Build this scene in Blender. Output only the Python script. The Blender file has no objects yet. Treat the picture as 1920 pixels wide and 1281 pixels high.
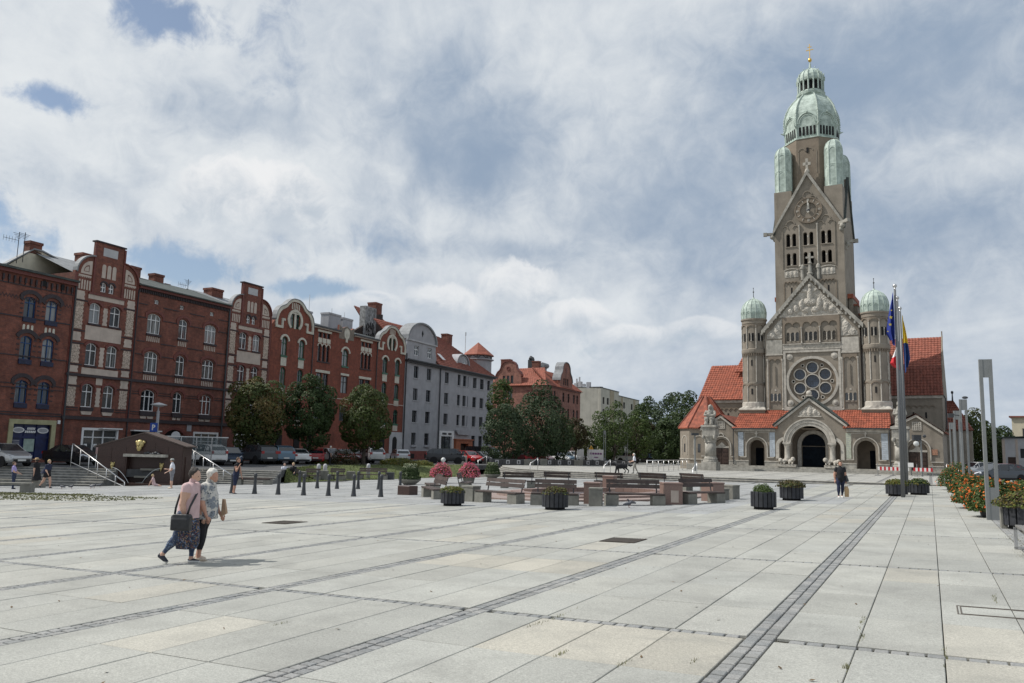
import bpy, bmesh, math, random
from mathutils import Vector, Matrix, noise
from mathutils.geometry import tessellate_polygon
random.seed(7)
R = math.radians
scene = bpy.context.scene
col = scene.collection
# ------------------------------------------------------------------ camera, sky, sun, exposure
cam_d = bpy.data.cameras.new('camera')
cam_d.sensor_width = 36.0
cam_d.lens = 36.0 * 1495.0 / 1920.0
cam_d.clip_start, cam_d.clip_end = 0.1, 6000
cam = bpy.data.objects.new('camera', cam_d)
col.objects.link(cam)
_yaw, _pit, _rol = R(27.6), R(7.56), R(1.40)
_fh = Vector((-math.sin(_yaw), math.cos(_yaw), 0))
_r0 = Vector((math.cos(_yaw), math.sin(_yaw), 0))
_z = Vector((0, 0, 1))
_fw = math.cos(_pit) * _fh + math.sin(_pit) * _z
_u0 = -math.sin(_pit) * _fh + math.cos(_pit) * _z
_rt = math.cos(_rol) * _r0 + math.sin(_rol) * _u0
_up = -math.sin(_rol) * _r0 + math.cos(_rol) * _u0
cam.matrix_world = Matrix(((_rt.x, _up.x, -_fw.x, 0), (_rt.y, _up.y, -_fw.y, 0), (_rt.z, _up.z, -_fw.z, 1.75), (0, 0, 0, 1)))
scene.camera = cam
SUN_EL = R(51.0)
SUN_DIR = Vector((-0.945 * math.cos(SUN_EL), -0.327 * math.cos(SUN_EL), math.sin(SUN_EL)))   # towards the sun
SUN_AZ = math.atan2(SUN_DIR.x, SUN_DIR.y)
world = bpy.data.worlds.new('World')
scene.world = world
world.use_nodes = True
wn, wl = world.node_tree.nodes, world.node_tree.links
wn.clear()
class NG:
 """tiny helper for wiring shader nodes"""
 def __init__(s, tree):
  s.n, s.l = tree.nodes, tree.links
 def put(s, sock, v):
  if v is None:
   return
  if isinstance(v, bpy.types.NodeSocket):
   s.l.new(v, sock)
  else:
   if sock.type == 'RGBA' and len(v) == 3:
    v = (*v, 1)
   sock.default_value = v
 def math(s, op, a, b=None, c=None, clamp=False):
  n = s.n.new('ShaderNodeMath'); n.operation = op; n.use_clamp = clamp
  for i, v in enumerate((a, b, c)):
   s.put(n.inputs[i], v)
  return n.outputs[0]
 def vmath(s, op, a, b=None):
  n = s.n.new('ShaderNodeVectorMath'); n.operation = op
  s.put(n.inputs[0], a); s.put(n.inputs[1], b)
  return n.outputs[0]
 def mix(s, f, a, b, mode='MIX'):
  n = s.n.new('ShaderNodeMix'); n.data_type = 'RGBA'; n.blend_type = mode
  s.put(n.inputs[0], f); s.put(n.inputs[6], a); s.put(n.inputs[7], b)
  return n.outputs[2]
 def noise(s, vec, scale, detail=4, rough=.55, dist=0.0, color=False):
  n = s.n.new('ShaderNodeTexNoise')
  s.put(n.inputs['Vector'], vec)
  n.inputs['Scale'].default_value = scale
  n.inputs['Detail'].default_value = detail
  n.inputs['Roughness'].default_value = rough
  n.inputs['Distortion'].default_value = dist
  return n.outputs['Color' if color else 'Fac']
 def smooth(s, v, a, b, lo=0.0, hi=1.0):
  n = s.n.new('ShaderNodeMapRange'); n.interpolation_type = 'SMOOTHSTEP'
  s.put(n.inputs[0], v)
  for i, x in enumerate((a, b, lo, hi)):
   s.put(n.inputs[i + 1], x)
  return n.outputs[0]
 def xyz(s, v):
  n = s.n.new('ShaderNodeSeparateXYZ'); s.put(n.inputs[0], v)
  return n.outputs
 def comb(s, x, y, z):
  n = s.n.new('ShaderNodeCombineXYZ')
  for i, v in enumerate((x, y, z)):
   s.put(n.inputs[i], v)
  return n.outputs[0]
g = NG(world.node_tree)
sky = wn.new('ShaderNodeTexSky')
sky.sky_type = 'NISHITA'
sky.sun_disc = False
sky.sun_elevation = SUN_EL
sky.sun_rotation = SUN_AZ
sky.air_density, sky.dust_density, sky.ozone_density = 1.0, 0.6, 1.5
tc = wn.new('ShaderNodeTexCoord')
D = tc.outputs['Generated']
dx, dy, dz = g.xyz(D)
az = g.math('ARCTAN2', dx, dy)
el = g.math('ARCSINE', dz)
den = g.math('ADD', g.math('MAXIMUM', dz, 0.0), 0.16)
qx, qy = g.math('DIVIDE', dx, den), g.math('DIVIDE', dy, den)
q = g.comb(qx, qy, 0.0)
# cloud deck: broad masses, streaks, and fine curdled detail
qs = g.comb(g.math('MULTIPLY', g.math('ADD', qx, g.math('MULTIPLY', qy, .35)), 1.0), g.math('MULTIPLY', qy, 0.75), 3.7)
n_big = g.noise(g.vmath('ADD', q, (4.3, 1.2, 0.0)), 0.8, 3, .5, .3)
n_mid = g.noise(qs, 1.9, 8, .60, .55)
n_fine = g.noise(D, 9.0, 9, .62, .35)
n_curl = g.noise(D, 24.0, 8, .62, .5)
n_rag = g.math('ADD', g.math('MULTIPLY', n_fine, .55), g.math('MULTIPLY', n_curl, .45))
cov = g.math('ADD', g.math('MULTIPLY', n_big, .40), g.math('ADD', g.math('MULTIPLY', n_mid, .45), g.math('MULTIPLY', n_fine, .15)))
def blob(a0, e0, wa, we, amp, fine=n_rag):
 u = g.math('DIVIDE', g.math('SUBTRACT', az, a0), wa)
 v = g.math('DIVIDE', g.math('SUBTRACT', el, e0), we)
 r2 = g.math('ADD', g.math('MULTIPLY', u, u), g.math('MULTIPLY', v, v))
 r = g.math('SQRT', r2)
 return g.math('ADD', r, g.math('MULTIPLY', g.math('SUBTRACT', fine, .5), amp)), v
# places where the deck opens on blue sky
gap = None
for (a0, e0, wa, we) in ((-1.06, .215, .085, .042), (-.90, .200, .10, .022), (-1.04, .36, .04, .017), (-.93, .47, .06, .03), (-.74, .185, .07, .012)):
 r, v = blob(a0, e0, wa, we, 1.6, n_rag)
 m = g.smooth(r, 1.9, .0)
 gap = m if gap is None else g.math('MAXIMUM', gap, m)
rag = g.math('ADD', g.math('MULTIPLY', cov, .62), g.math('MULTIPLY', n_rag, .38))
dens = g.smooth(g.math('SUBTRACT', g.math('ADD', rag, .135), g.math('MULTIPLY', gap, .19)), .44, .575)
# light and shade inside the deck; brighter towards the sun's side
n_sh = g.noise(g.vmath('ADD', qs, (1.7, 8.1, 0.0)), 1.25, 7, .52, .45)
n_sh2 = g.noise(g.vmath('ADD', qs, (7.7, 2.1, 5.0)), 3.4, 6, .6, .4)
side = g.smooth(az, -.10, -1.05)
n_soft = g.noise(D, 4.2, 9, .60, .6)
lit = g.math('ADD', g.math('ADD', g.math('MULTIPLY', n_sh, .40), g.math('MULTIPLY', n_sh2, .16)), g.math('MULTIPLY', n_soft, .44))
lit = g.math('ADD', g.math('ADD', lit, g.math('MULTIPLY', side, .155)), g.math('MULTIPLY', g.math('SUBTRACT', n_rag, .5), .22))
shade = None
for (a0, e0, wa, we, k) in ((-.56, .37, .20, .11, .75), (.0, .43, .30, .12, .7), (.02, .25, .22, .07, .6), (-.97, .275, .12, .03, .6), (-.30, .30, .16, .10, .45), (-.36, .22, .22, .04, .5), (-.80, .375, .20, .035, .8), (-.94, .295, .05, .04, .7), (-.67, .31, .05, .06, .7), (-.52, .245, .25, .022, .8)):
 r, v = blob(a0, e0, wa, we, 1.5)
 m = g.math('MULTIPLY', g.smooth(r, 1.25, .1), k)
 shade = m if shade is None else g.math('MAXIMUM', shade, m)
lit = g.math('SUBTRACT', lit, g.math('MULTIPLY', shade, .15))
lit = g.math('ADD', lit, g.math('MULTIPLY', g.math('SUBTRACT', n_curl, .5), .12))
lit = g.smooth(lit, .27, .76)
deck = g.mix(lit, (.315, .405, .535), (.83, .865, .89))
deck = g.mix(g.math('MULTIPLY', g.smooth(el, .26, .02), .30), deck, (.52, .60, .71))
clear = g.mix(.22, g.vmath('MULTIPLY', sky.outputs[0], (.10, .10, .10)), (.60, .68, .78))
base = g.mix(dens, clear, deck)
# heaped clouds with crisp sunlit tops
for (a0, e0, wa, we, k) in ((-.812, .288, .112, .056, 1.0), (-.478, .196, .065, .04, .8), (-.565, .176, .06, .03, .7), (-.40, .160, .06, .03, .75), (-.664, .165, .05, .025, .55), (-.24, .145, .06, .02, .5), (-.33, .138, .05, .022, .6)):
 r, v = blob(a0, e0, wa, we, 2.3)
 edge = g.smooth(r, 1.0, .74)
 fade = g.smooth(v, -.95, -.1)
 m = g.math('MULTIPLY', g.math('MULTIPLY', edge, fade), k)
 top = g.smooth(g.math('ADD', v, g.math('MULTIPLY', g.math('SUBTRACT', n_rag, .5), 5.0)), -.8, .9)
 base = g.mix(m, base, g.mix(top, (.54, .61, .69), (.92, .93, .94)))
bg = wn.new('ShaderNodeBackground')
bg.inputs['Strength'].default_value = 0.10
wl.new(g.vmath('MULTIPLY', base, (10.0, 10.0, 10.0)), bg.inputs['Color'])
wo = wn.new('ShaderNodeOutputWorld')
wl.new(bg.outputs[0], wo.inputs['Surface'])
world.cycles.sampling_method = 'MANUAL'
world.cycles.sample_map_resolution = 512
sun_d = bpy.data.lights.new('sun', 'SUN')
sun_d.energy = 4.3
sun_d.angle = R(0.5)
sun_d.color = (1.0, .955, .89)
sun = bpy.data.objects.new('sun', sun_d)
col.objects.link(sun)
sun.rotation_euler = (-SUN_DIR).to_track_quat('-Z', 'Y').to_euler()
sun.location = (0, 0, 60)
scene.view_settings.view_transform = 'Standard'
scene.view_settings.look = 'None'
scene.view_settings.exposure = -0.10
scene.view_settings.gamma = 1.0
scene.view_settings.use_curve_mapping = False
scene.cycles.max_bounces = 6
scene.cycles.transparent_max_bounces = 6
# ------------------------------------------------------------------ helpers
class MB:
 """collects shapes; build() links them as one mesh object"""
 def __init__(s):
  s.v, s.f, s.m, s.sm = [], [], [], []
  s.M = Matrix.Identity(4)
  s.mi = 0
  s.smooth = False
 def add(s, vs, fs):
  o = len(s.v)
  M = s.M
  s.v.extend([M @ Vector(p) for p in vs])
  for f in fs:
   s.f.append([o + i for i in f]); s.m.append(s.mi); s.sm.append(s.smooth)
  return s
 def box(s, x0, x1, y0, y1, z0, z1):
  return s.add([(x0, y0, z0), (x1, y0, z0), (x1, y1, z0), (x0, y1, z0), (x0, y0, z1), (x1, y0, z1), (x1, y1, z1), (x0, y1, z1)],
      [(0, 3, 2, 1), (4, 5, 6, 7), (0, 1, 5, 4), (1, 2, 6, 5), (2, 3, 7, 6), (3, 0, 4, 7)])
 def bev(s, x0, x1, y0, y1, z0, z1, b):
  """box with chamfered upper edges"""
  v = [(x0, y0, z0), (x1, y0, z0), (x1, y1, z0), (x0, y1, z0), (x0, y0, z1 - b), (x1, y0, z1 - b), (x1, y1, z1 - b), (x0, y1, z1 - b),
    (x0 + b, y0 + b, z1), (x1 - b, y0 + b, z1), (x1 - b, y1 - b, z1), (x0 + b, y1 - b, z1)]
  return s.add(v, [(0, 1, 5, 4), (1, 2, 6, 5), (2, 3, 7, 6), (3, 0, 4, 7), (4, 5, 9, 8), (5, 6, 10, 9), (6, 7, 11, 10), (7, 4, 8, 11), (8, 9, 10, 11)])
 def plate(s, outline, y0, y1, holes=(), back=False):
  """outline and holes in (x, z); front face at y0 looking to -y, edges back to y1"""
  loops = [list(outline)] + [list(h) for h in holes]
  pts = [p for l in loops for p in l]
  tris = tessellate_polygon([[Vector((p[0], p[1], 0)) for p in l] for l in loops])
  vs = [(p[0], y0, p[1]) for p in pts] + [(p[0], y1, p[1]) for p in pts]
  n = len(pts)
  fs = []
  for t in tris:
   a, b, c = (pts[i] for i in t)
   ar = (b[0] - a[0]) * (c[1] - a[1]) - (b[1] - a[1]) * (c[0] - a[0])
   if abs(ar) < 1e-9:
    continue
   t = tuple(t) if ar > 0 else tuple(reversed(t))
   fs.append(t)
   if back:
    fs.append(tuple(n + i for i in reversed(t)))
  k = 0
  for li, l in enumerate(loops):
   m = len(l)
   ar = sum(l[i][0] * l[(i + 1) % m][1] - l[(i + 1) % m][0] * l[i][1] for i in range(m))
   ccw = (ar > 0) == (li == 0)
   for i in range(m):
    a, b = k + i, k + (i + 1) % m
    fs.append((b, a, n + a, n + b) if ccw else (a, b, n + b, n + a))
   k += m
  return s.add(vs, fs)
 def lathe(s, prof, n=16, c=(0, 0, 0), a0=0.0, a1=2 * math.pi, sx=1.0, sy=1.0):
  full = abs(a1 - a0 - 2 * math.pi) < 1e-6
  k = n if full else n + 1
  vs, fs = [], []
  for r, z in prof:
   for i in range(k):
    a = a0 + (a1 - a0) * i / n
    vs.append((c[0] + r * sx * math.cos(a), c[1] + r * sy * math.sin(a), c[2] + z))
  for j in range(len(prof) - 1):
   for i in range(n):
    i2 = (i + 1) % k
    fs.append((j * k + i, j * k + i2, (j + 1) * k + i2, (j + 1) * k + i))
  if full:
   if prof[0][0] > 1e-4: fs.append(tuple(reversed(range(k))))
   if prof[-1][0] > 1e-4: fs.append(tuple((len(prof) - 1) * k + i for i in range(k)))
  return s.add(vs, fs)
 def tube(s, pts, rad, n=8, cap=True):
  pts = [Vector(p) for p in pts]
  rs = rad if isinstance(rad, (list, tuple)) else [rad] * len(pts)
  vs, fs = [], []
  t0 = None
  for i, p in enumerate(pts):
   t = (pts[min(i + 1, len(pts) - 1)] - pts[max(i - 1, 0)]).normalized()
   if t0 is None:
    a = t.orthogonal().normalized()
   else:
    a = (a - t * a.dot(t)).normalized()
   t0 = t
   b = t.cross(a)
   r = rs[i]
   ra, rb = r if isinstance(r, (list, tuple)) else (r, r)
   for k in range(n):
    w = 2 * math.pi * k / n
    vs.append(p + a * ra * math.cos(w) + b * rb * math.sin(w))
  for i in range(len(pts) - 1):
   for k in range(n):
    k2 = (k + 1) % n
    fs.append((i * n + k, i * n + k2, (i + 1) * n + k2, (i + 1) * n + k))
  if cap:
   fs.append(tuple(reversed(range(n)))); fs.append(tuple((len(pts) - 1) * n + k for k in range(n)))
  return s.add(vs, fs)
 def ball(s, c, r, nu=12, nv=8):
  rx, ry, rz = r if isinstance(r, (list, tuple)) else (r, r, r)
  vs, fs = [(c[0], c[1], c[2] - rz)], []
  for j in range(1, nv):
   t = math.pi * j / nv
   for i in range(nu):
    a = 2 * math.pi * i / nu
    vs.append((c[0] + rx * math.sin(t) * math.cos(a), c[1] + ry * math.sin(t) * math.sin(a), c[2] - rz * math.cos(t)))
  vs.append((c[0], c[1], c[2] + rz))
  L = len(vs) - 1
  for i in range(nu):
   i2 = (i + 1) % nu
   fs.append((0, 1 + i2, 1 + i)); fs.append((L, L - nu + i, L - nu + i2))
   for j in range(nv - 2):
    fs.append((1 + j * nu + i, 1 + j * nu + i2, 1 + (j + 1) * nu + i2, 1 + (j + 1) * nu + i))
  return s.add(vs, fs)
 def loft(s, rings, cap=True):
  n = len(rings[0])
  vs = [p for r in rings for p in r]
  fs = []
  for j in range(len(rings) - 1):
   for i in range(n):
    i2 = (i + 1) % n
    fs.append((j * n + i, j * n + i2, (j + 1) * n + i2, (j + 1) * n + i))
  if cap:
   fs.append(tuple(reversed(range(n)))); fs.append(tuple((len(rings) - 1) * n + i for i in range(n)))
  return s.add(vs, fs)
 def mesh(s, name, mats):
  me = bpy.data.meshes.new(name)
  me.from_pydata([tuple(p) for p in s.v], [], s.f)
  mats = mats if isinstance(mats, (list, tuple)) else [mats]
  for m in mats:
   me.materials.append(m)
  if any(s.m):
   me.polygons.foreach_set('material_index', s.m)
  if any(s.sm):
   me.polygons.foreach_set('use_smooth', s.sm)
  me.update()
  return me
 def build(s, name, mats, parent=None, kind=None):
  return link(name, s.mesh(name, mats), parent, kind)
def link(name, data, parent=None, kind=None, M=None):
 o = bpy.data.objects.new(name, data)
 col.objects.link(o)
 if parent is not None:
  o.parent = parent
 if M is not None:
  o.matrix_basis = M
 if kind:
  o['kind'] = kind
 return o
def tag(o, label, cat, group=None):
 o['label'] = label; o['category'] = cat
 if group: o['group'] = group
 return o
def thing(name, label, cat, M=None, group=None):
 o = bpy.data.objects.new(name, None)
 o.empty_display_size = .2
 col.objects.link(o)
 if M is not None:
  o.matrix_world = M
 return tag(o, label, cat, group)
def at(x, y, z, rz=0.0, s=1.0):
 return Matrix.Translation((x, y, z)) @ Matrix.Rotation(rz, 4, 'Z') @ Matrix.Scale(s, 4)
def dup(o, M=None, label=None, parent=None, group=None):
 c = o.copy(); col.objects.link(c)
 c.parent = parent
 if M is not None:
  c.matrix_basis = M
 if label: c['label'] = label
 if group: c['group'] = group
 for ch in o.children:
  dup(ch, None, None, c)
 return c
def arch(x0, x1, z0, z1, rise=None, n=8):
 """opening outline: straight sides, segmental or round head; z1 is the crown. counter-clockwise"""
 w = (x1 - x0) / 2
 rise = w if rise is None else rise
 rise = min(rise, w)
 r = (w * w + rise * rise) / (2 * rise)
 cx, cz = (x0 + x1) / 2, z1 - r
 a = math.asin(min(1, w / r))
 if rise >= w - 1e-6: a = math.pi / 2
 pts = [(x0, z0), (x1, z0)]
 for i in range(n + 1):
  t = a - 2 * a * i / n
  pts.append((cx + r * math.sin(t), cz + r * math.cos(t)))
 return pts
def rect(x0, x1, z0, z1):
 return [(x0, z0), (x1, z0), (x1, z1), (x0, z1)]
def circ(cx, cz, r, n=20, rz=None):
 return [(cx + r * math.cos(2 * math.pi * i / n), cz + (rz or r) * math.sin(2 * math.pi * i / n)) for i in range(n)]
def arc_band(mb, x0, x1, zs, rise, t, y0, y1, n=8, drop=0.0):
 """an arched strip of width t over an opening springing at zs"""
 w = (x1 - x0) / 2; rise = min(rise, w)
 r = (w * w + rise * rise) / (2 * rise)
 cx, cz = (x0 + x1) / 2, zs + rise - r
 a = math.asin(min(1, w / r)) if rise < w - 1e-6 else math.pi / 2
 inner = [(cx + r * math.sin(-a + 2 * a * i / n), cz + r * math.cos(-a + 2 * a * i / n)) for i in range(n + 1)]
 outer = [(cx + (r + t) * math.sin(-a + 2 * a * i / n), cz + (r + t) * math.cos(-a + 2 * a * i / n)) for i in range(n + 1)]
 if drop:
  inner = [(inner[0][0], inner[0][1] - drop)] + inner + [(inner[-1][0], inner[-1][1] - drop)]
  outer = [(outer[0][0], outer[0][1] - drop)] + outer + [(outer[-1][0], outer[-1][1] - drop)]
 strip(mb, inner, outer, y0, y1)
def strip(mb, inner, outer, y0, y1):
 """solid band between two polylines in (x, z)"""
 n = len(inner)
 vs = [(p[0], y0, p[1]) for p in inner] + [(p[0], y0, p[1]) for p in outer] + [(p[0], y1, p[1]) for p in inner] + [(p[0], y1, p[1]) for p in outer]
 fs = []
 for i in range(n - 1):
  fs += [(i, i + 1, n + i + 1, n + i)]
  fs += [(n + i, n + i + 1, 3 * n + i + 1, 3 * n + i), (i + 1, i, 2 * n + i, 2 * n + i + 1)]
 fs += [(0, n, 3 * n, 2 * n), (2 * n - 1, n - 1, 3 * n - 1, 4 * n - 1)]
 mb.add(vs, fs)
# ------------------------------------------------------------------ materials
def mat(name, c, rough=.8, var=.12, scale=4.0, bump=0.0, bscale=None, metal=0.0, rnd=0.0, c2=None, spec=None, stain=0.0, coat=0.0):
 m = bpy.data.materials.new(name); m.use_nodes = True
 t = m.node_tree; b = t.nodes['Principled BSDF']; g = NG(t)
 tcn = t.nodes.new('ShaderNodeTexCoord'); P = tcn.outputs['Object']
 n = g.noise(P, scale, 5, .6)
 lo = tuple(x * (1 - var) for x in c)
 hi = tuple(min(1, x * (1 + var)) for x in (c2 or c))
 out = g.mix(g.smooth(n, .3, .7), lo, hi)
 if rnd:
  oi = t.nodes.new('ShaderNodeObjectInfo')
  out = g.mix(1.0, out, g.mix(oi.outputs['Random'], (1 - rnd,) * 3, (1 + rnd,) * 3), 'MULTIPLY')
 if stain:
  px, py, pz = g.xyz(P)
  sv = g.noise(g.comb(g.math('MULTIPLY', px, 1.6), g.math('MULTIPLY', py, 1.6), g.math('MULTIPLY', pz, .22)), 1.0, 6, .65)
  out = g.mix(g.math('MULTIPLY', g.smooth(sv, .48, .75), stain), out, tuple(x * .35 for x in c))
 t.links.new(out, b.inputs['Base Color'])
 b.inputs['Roughness'].default_value = rough
 b.inputs['Metallic'].default_value = metal
 if spec is not None: b.inputs['Specular IOR Level'].default_value = spec
 if coat: b.inputs['Coat Weight'].default_value = coat; b.inputs['Coat Roughness'].default_value = .05
 if bump:
  bn = t.nodes.new('ShaderNodeBump'); bn.inputs['Strength'].default_value = bump; bn.inputs['Distance'].default_value = .02
  t.links.new(g.noise(P, bscale or scale * 6, 4, .6), bn.inputs['Height'])
  t.links.new(bn.outputs[0], b.inputs['Normal'])
 return m
def brick_mat(name, c1, c2, mortar, bw=.26, bh=.085, var=.3):
 """brickwork laid in the wall plane (x along the wall, z up)"""
 m = bpy.data.materials.new(name); m.use_nodes = True
 t = m.node_tree; b = t.nodes['Principled BSDF']; g = NG(t)
 P = t.nodes.new('ShaderNodeTexCoord').outputs['Object']
 x, y, z = g.xyz(P)
 uv = g.comb(g.math('ADD', x, y), z, 0.0)
 bt = t.nodes.new('ShaderNodeTexBrick')
 g.put(bt.inputs['Vector'], uv)
 bt.inputs['Scale'].default_value = 1.0
 bt.inputs['Brick Width'].default_value = bw
 bt.inputs['Row Height'].default_value = bh
 bt.inputs['Mortar Size'].default_value = .008
 g.put(bt.inputs['Color1'], c1); g.put(bt.inputs['Color2'], c2); g.put(bt.inputs['Mortar'], mortar)
 n = g.noise(P, .7, 6, .65)
 n2 = g.noise(g.comb(g.math('MULTIPLY', x, 1.3), g.math('MULTIPLY', y, 1.3), g.math('MULTIPLY', z, .35)), 1.0, 5, .6)
 out = g.mix(1.0, bt.outputs['Color'], g.mix(g.smooth(n, .3, .7), (1 - var,) * 3, (1 + var * .7,) * 3), 'MULTIPLY')
 n3 = g.noise(P, 3.2, 4, .7)
 out = g.mix(1.0, out, g.mix(g.smooth(n3, .35, .65), (.80, .80, .82), (1.18, 1.14, 1.1)), 'MULTIPLY')
 out = g.mix(g.math('MULTIPLY', g.smooth(n2, .47, .76), .55), out, tuple(v * .35 for v in c1))
 t.links.new(out, b.inputs['Base Color'])
 b.inputs['Roughness'].default_value = .85
 bn = t.nodes.new('ShaderNodeBump'); bn.inputs['Strength'].default_value = .4; bn.inputs['Distance'].default_value = .01
 t.links.new(bt.outputs['Fac'], bn.inputs['Height']); bn.invert = True
 t.links.new(bn.outputs[0], b.inputs['Normal'])
 return m
def glass_mat(name, c, rnd=.6, rough=.06):
 """window glass in front of a dim room: dark, mirror-like, some panes with pale curtains"""
 m = bpy.data.materials.new(name); m.use_nodes = True
 t = m.node_tree; b = t.nodes['Principled BSDF']; g = NG(t)
 oi = t.nodes.new('ShaderNodeObjectInfo')
 P = t.nodes.new('ShaderNodeTexCoord').outputs['Object']
 x, y, z = g.xyz(P)
 fold = g.noise(g.comb(g.math('MULTIPLY', x, 7.0), 0.0, g.math('MULTIPLY', z, .4)), 1.5, 3, .5)
 cur = g.smooth(g.math('ADD', oi.outputs['Random'], g.math('MULTIPLY', g.math('SUBTRACT', fold, .5), .7)), .45, .62)
 out = g.mix(g.math('MULTIPLY', cur, rnd), c, (.34, .35, .35))
 t.links.new(out, b.inputs['Base Color'])
 b.inputs['Roughness'].default_value = rough
 b.inputs['Specular IOR Level'].default_value = .8
 return m
def tile_mat(name, c, var=.28):
 m = mat(name, c, .75, var, 2.2, .25, 30)
 return m
M = {}
M['brick'] = brick_mat('red brick', (.215, .068, .043), (.148, .050, .035), (.17, .10, .08))
M['brick_bright'] = brick_mat('orange red brick', (.235, .066, .039), (.20, .057, .035), (.17, .07, .05), var=.14)
M['brick_pale'] = brick_mat('pinkish brick', (.30, .13, .095), (.24, .10, .075), (.24, .14, .11))
M['brick_trim'] = mat('glazed dark red brick', (.14, .036, .027), .55, .25, 9)
M['brick_dark'] = mat('dark clinker brick', (.032, .022, .026), .6, .3, 9)
M['cream'] = mat('cream render', (.50, .42, .36), .85, .10, 1.5, stain=.35)
M['sgraffito'] = mat('rough patterned render', (.42, .34, .28), .95, .5, 9, .6, 22)
M['cream_bright'] = mat('pale stone trim', (.56, .53, .45), .8, .12, 2, stain=.3)
M['grey_wall'] = mat('grey roughcast render', (.36, .36, .38), .9, .10, .8, .3, 50, stain=.28)
M['grey_light'] = mat('light grey render', (.45, .45, .46), .9, .1, 1)
M['plinth_red'] = mat('dark red painted plinth', (.20, .055, .045), .8, .2, 2)
M['white_frame'] = mat('white window paint', (.72, .72, .72), .4, .05, 3)
M['blue_frame'] = mat('blue window paint', (.008, .055, .17), .4, .15, 3)
M['green_frame'] = mat('green window paint', (.02, .11, .065), .4, .15, 3)
M['dark_frame'] = mat('dark brown window paint', (.03, .026, .028), .5, .2, 3)
M['glass'] = glass_mat('window glass', (.035, .042, .05))
M['glass_dark'] = glass_mat('dark window glass', (.012, .015, .02), .15)
M['roof_felt'] = mat('dark green roofing felt', (.060, .072, .068), .8, .25, 1.2, .1)
M['zinc'] = mat('weathered zinc', (.22, .23, .24), .7, .2, 2)
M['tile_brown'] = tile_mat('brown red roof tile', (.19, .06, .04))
M['tile_orange'] = tile_mat('bright orange roof tile', (.275, .074, .040), .34)
M['tile_dull'] = tile_mat('dull orange roof tile', (.25, .075, .046))
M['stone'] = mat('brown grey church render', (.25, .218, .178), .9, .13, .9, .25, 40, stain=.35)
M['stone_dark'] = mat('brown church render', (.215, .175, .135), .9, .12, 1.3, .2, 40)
M['stone_pale'] = mat('pale carved limestone', (.44, .41, .36), .85, .2, 2.5, .35, 14, stain=.4)
M['stone_grey'] = mat('weathered grey limestone', (.33, .315, .28), .9, .25, 2.0, .5, 12, stain=.6)
M['copper'] = mat('green copper sheet', (.355, .435, .385), .65, .2, 1.6, c2=(.44, .515, .465), stain=.3)
M['copper_dark'] = mat('shadowy copper seams', (.26, .38, .33), .6, .2, 2)  # one darker copper tone, worn by the dome studs
M['gold'] = mat('gilded metal', (.75, .48, .12), .3, .1, 3, metal=.9)
M['iron'] = mat('dark painted iron', (.042, .045, .050), .5, .2, 5)
M['black'] = mat('unlit interior', (.008, .008, .009), .9, .1, 2)
M['steel'] = mat('brushed stainless steel', (.58, .58, .58), .35, .1, 8, metal=.85)
M['grey_paint'] = mat('grey powder coated metal', (.20, .205, .21), .45, .08, 3)
M['lamp_paint'] = mat('silver grey lamp paint', (.205, .215, .215), .45, .08, 3)
M['door_wood'] = mat('dark brown door wood', (.045, .025, .018), .55, .3, 4)
M['door_blue'] = mat('blue black door', (.006, .009, .014), .8, .3, 3, spec=.1)
M['bin_wood'] = mat('black stained planter slats', (.022, .024, .03), .6, .35, 6, rnd=.25)
M['bench_wood'] = mat('dark stained bench slats', (.052, .036, .031), .65, .35, 5, .2, rnd=.2)
M['concrete'] = mat('grey washed concrete', (.205, .20, .175), .9, .2, 3, .3, 40, stain=.3)
M['granite_red'] = mat('polished red granite', (.22, .145, .12), .45, .18, 40)
M['granite_dark'] = mat('dark red granite cladding', (.048, .024, .019), .4, .25, 18)
M['granite_black'] = mat('black polished granite', (.018, .018, .02), .2, .3, 30)
M['step_stone'] = mat('worn step stone', (.31, .30, .27), .9, .2, 3, .2, rnd=.12)
M['riser_dark'] = mat('dark step riser', (.19, .19, .185), .9, .3, 3)
M['asphalt'] = mat('asphalt', (.075, .077, .08), .9, .2, 2, .3, 90)
M['road'] = mat('pale worn concrete road', (.27, .27, .265), .9, .15, .5, .2, 60)
M['kerb'] = mat('kerb stone', (.33, .32, .30), .9, .15, 3)
M['earth'] = mat('sandy joint filling', (.10, .095, .08), 1.0, .3, 6)
M['soil'] = mat('dark soil', (.03, .022, .016), 1.0, .3, 6)
M['bark'] = mat('tree bark', (.06, .048, .038), .95, .4, 6, .6, 20)
M['plaza_far'] = mat('far paving', (.40, .395, .37), .9, .12, 1)
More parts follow.
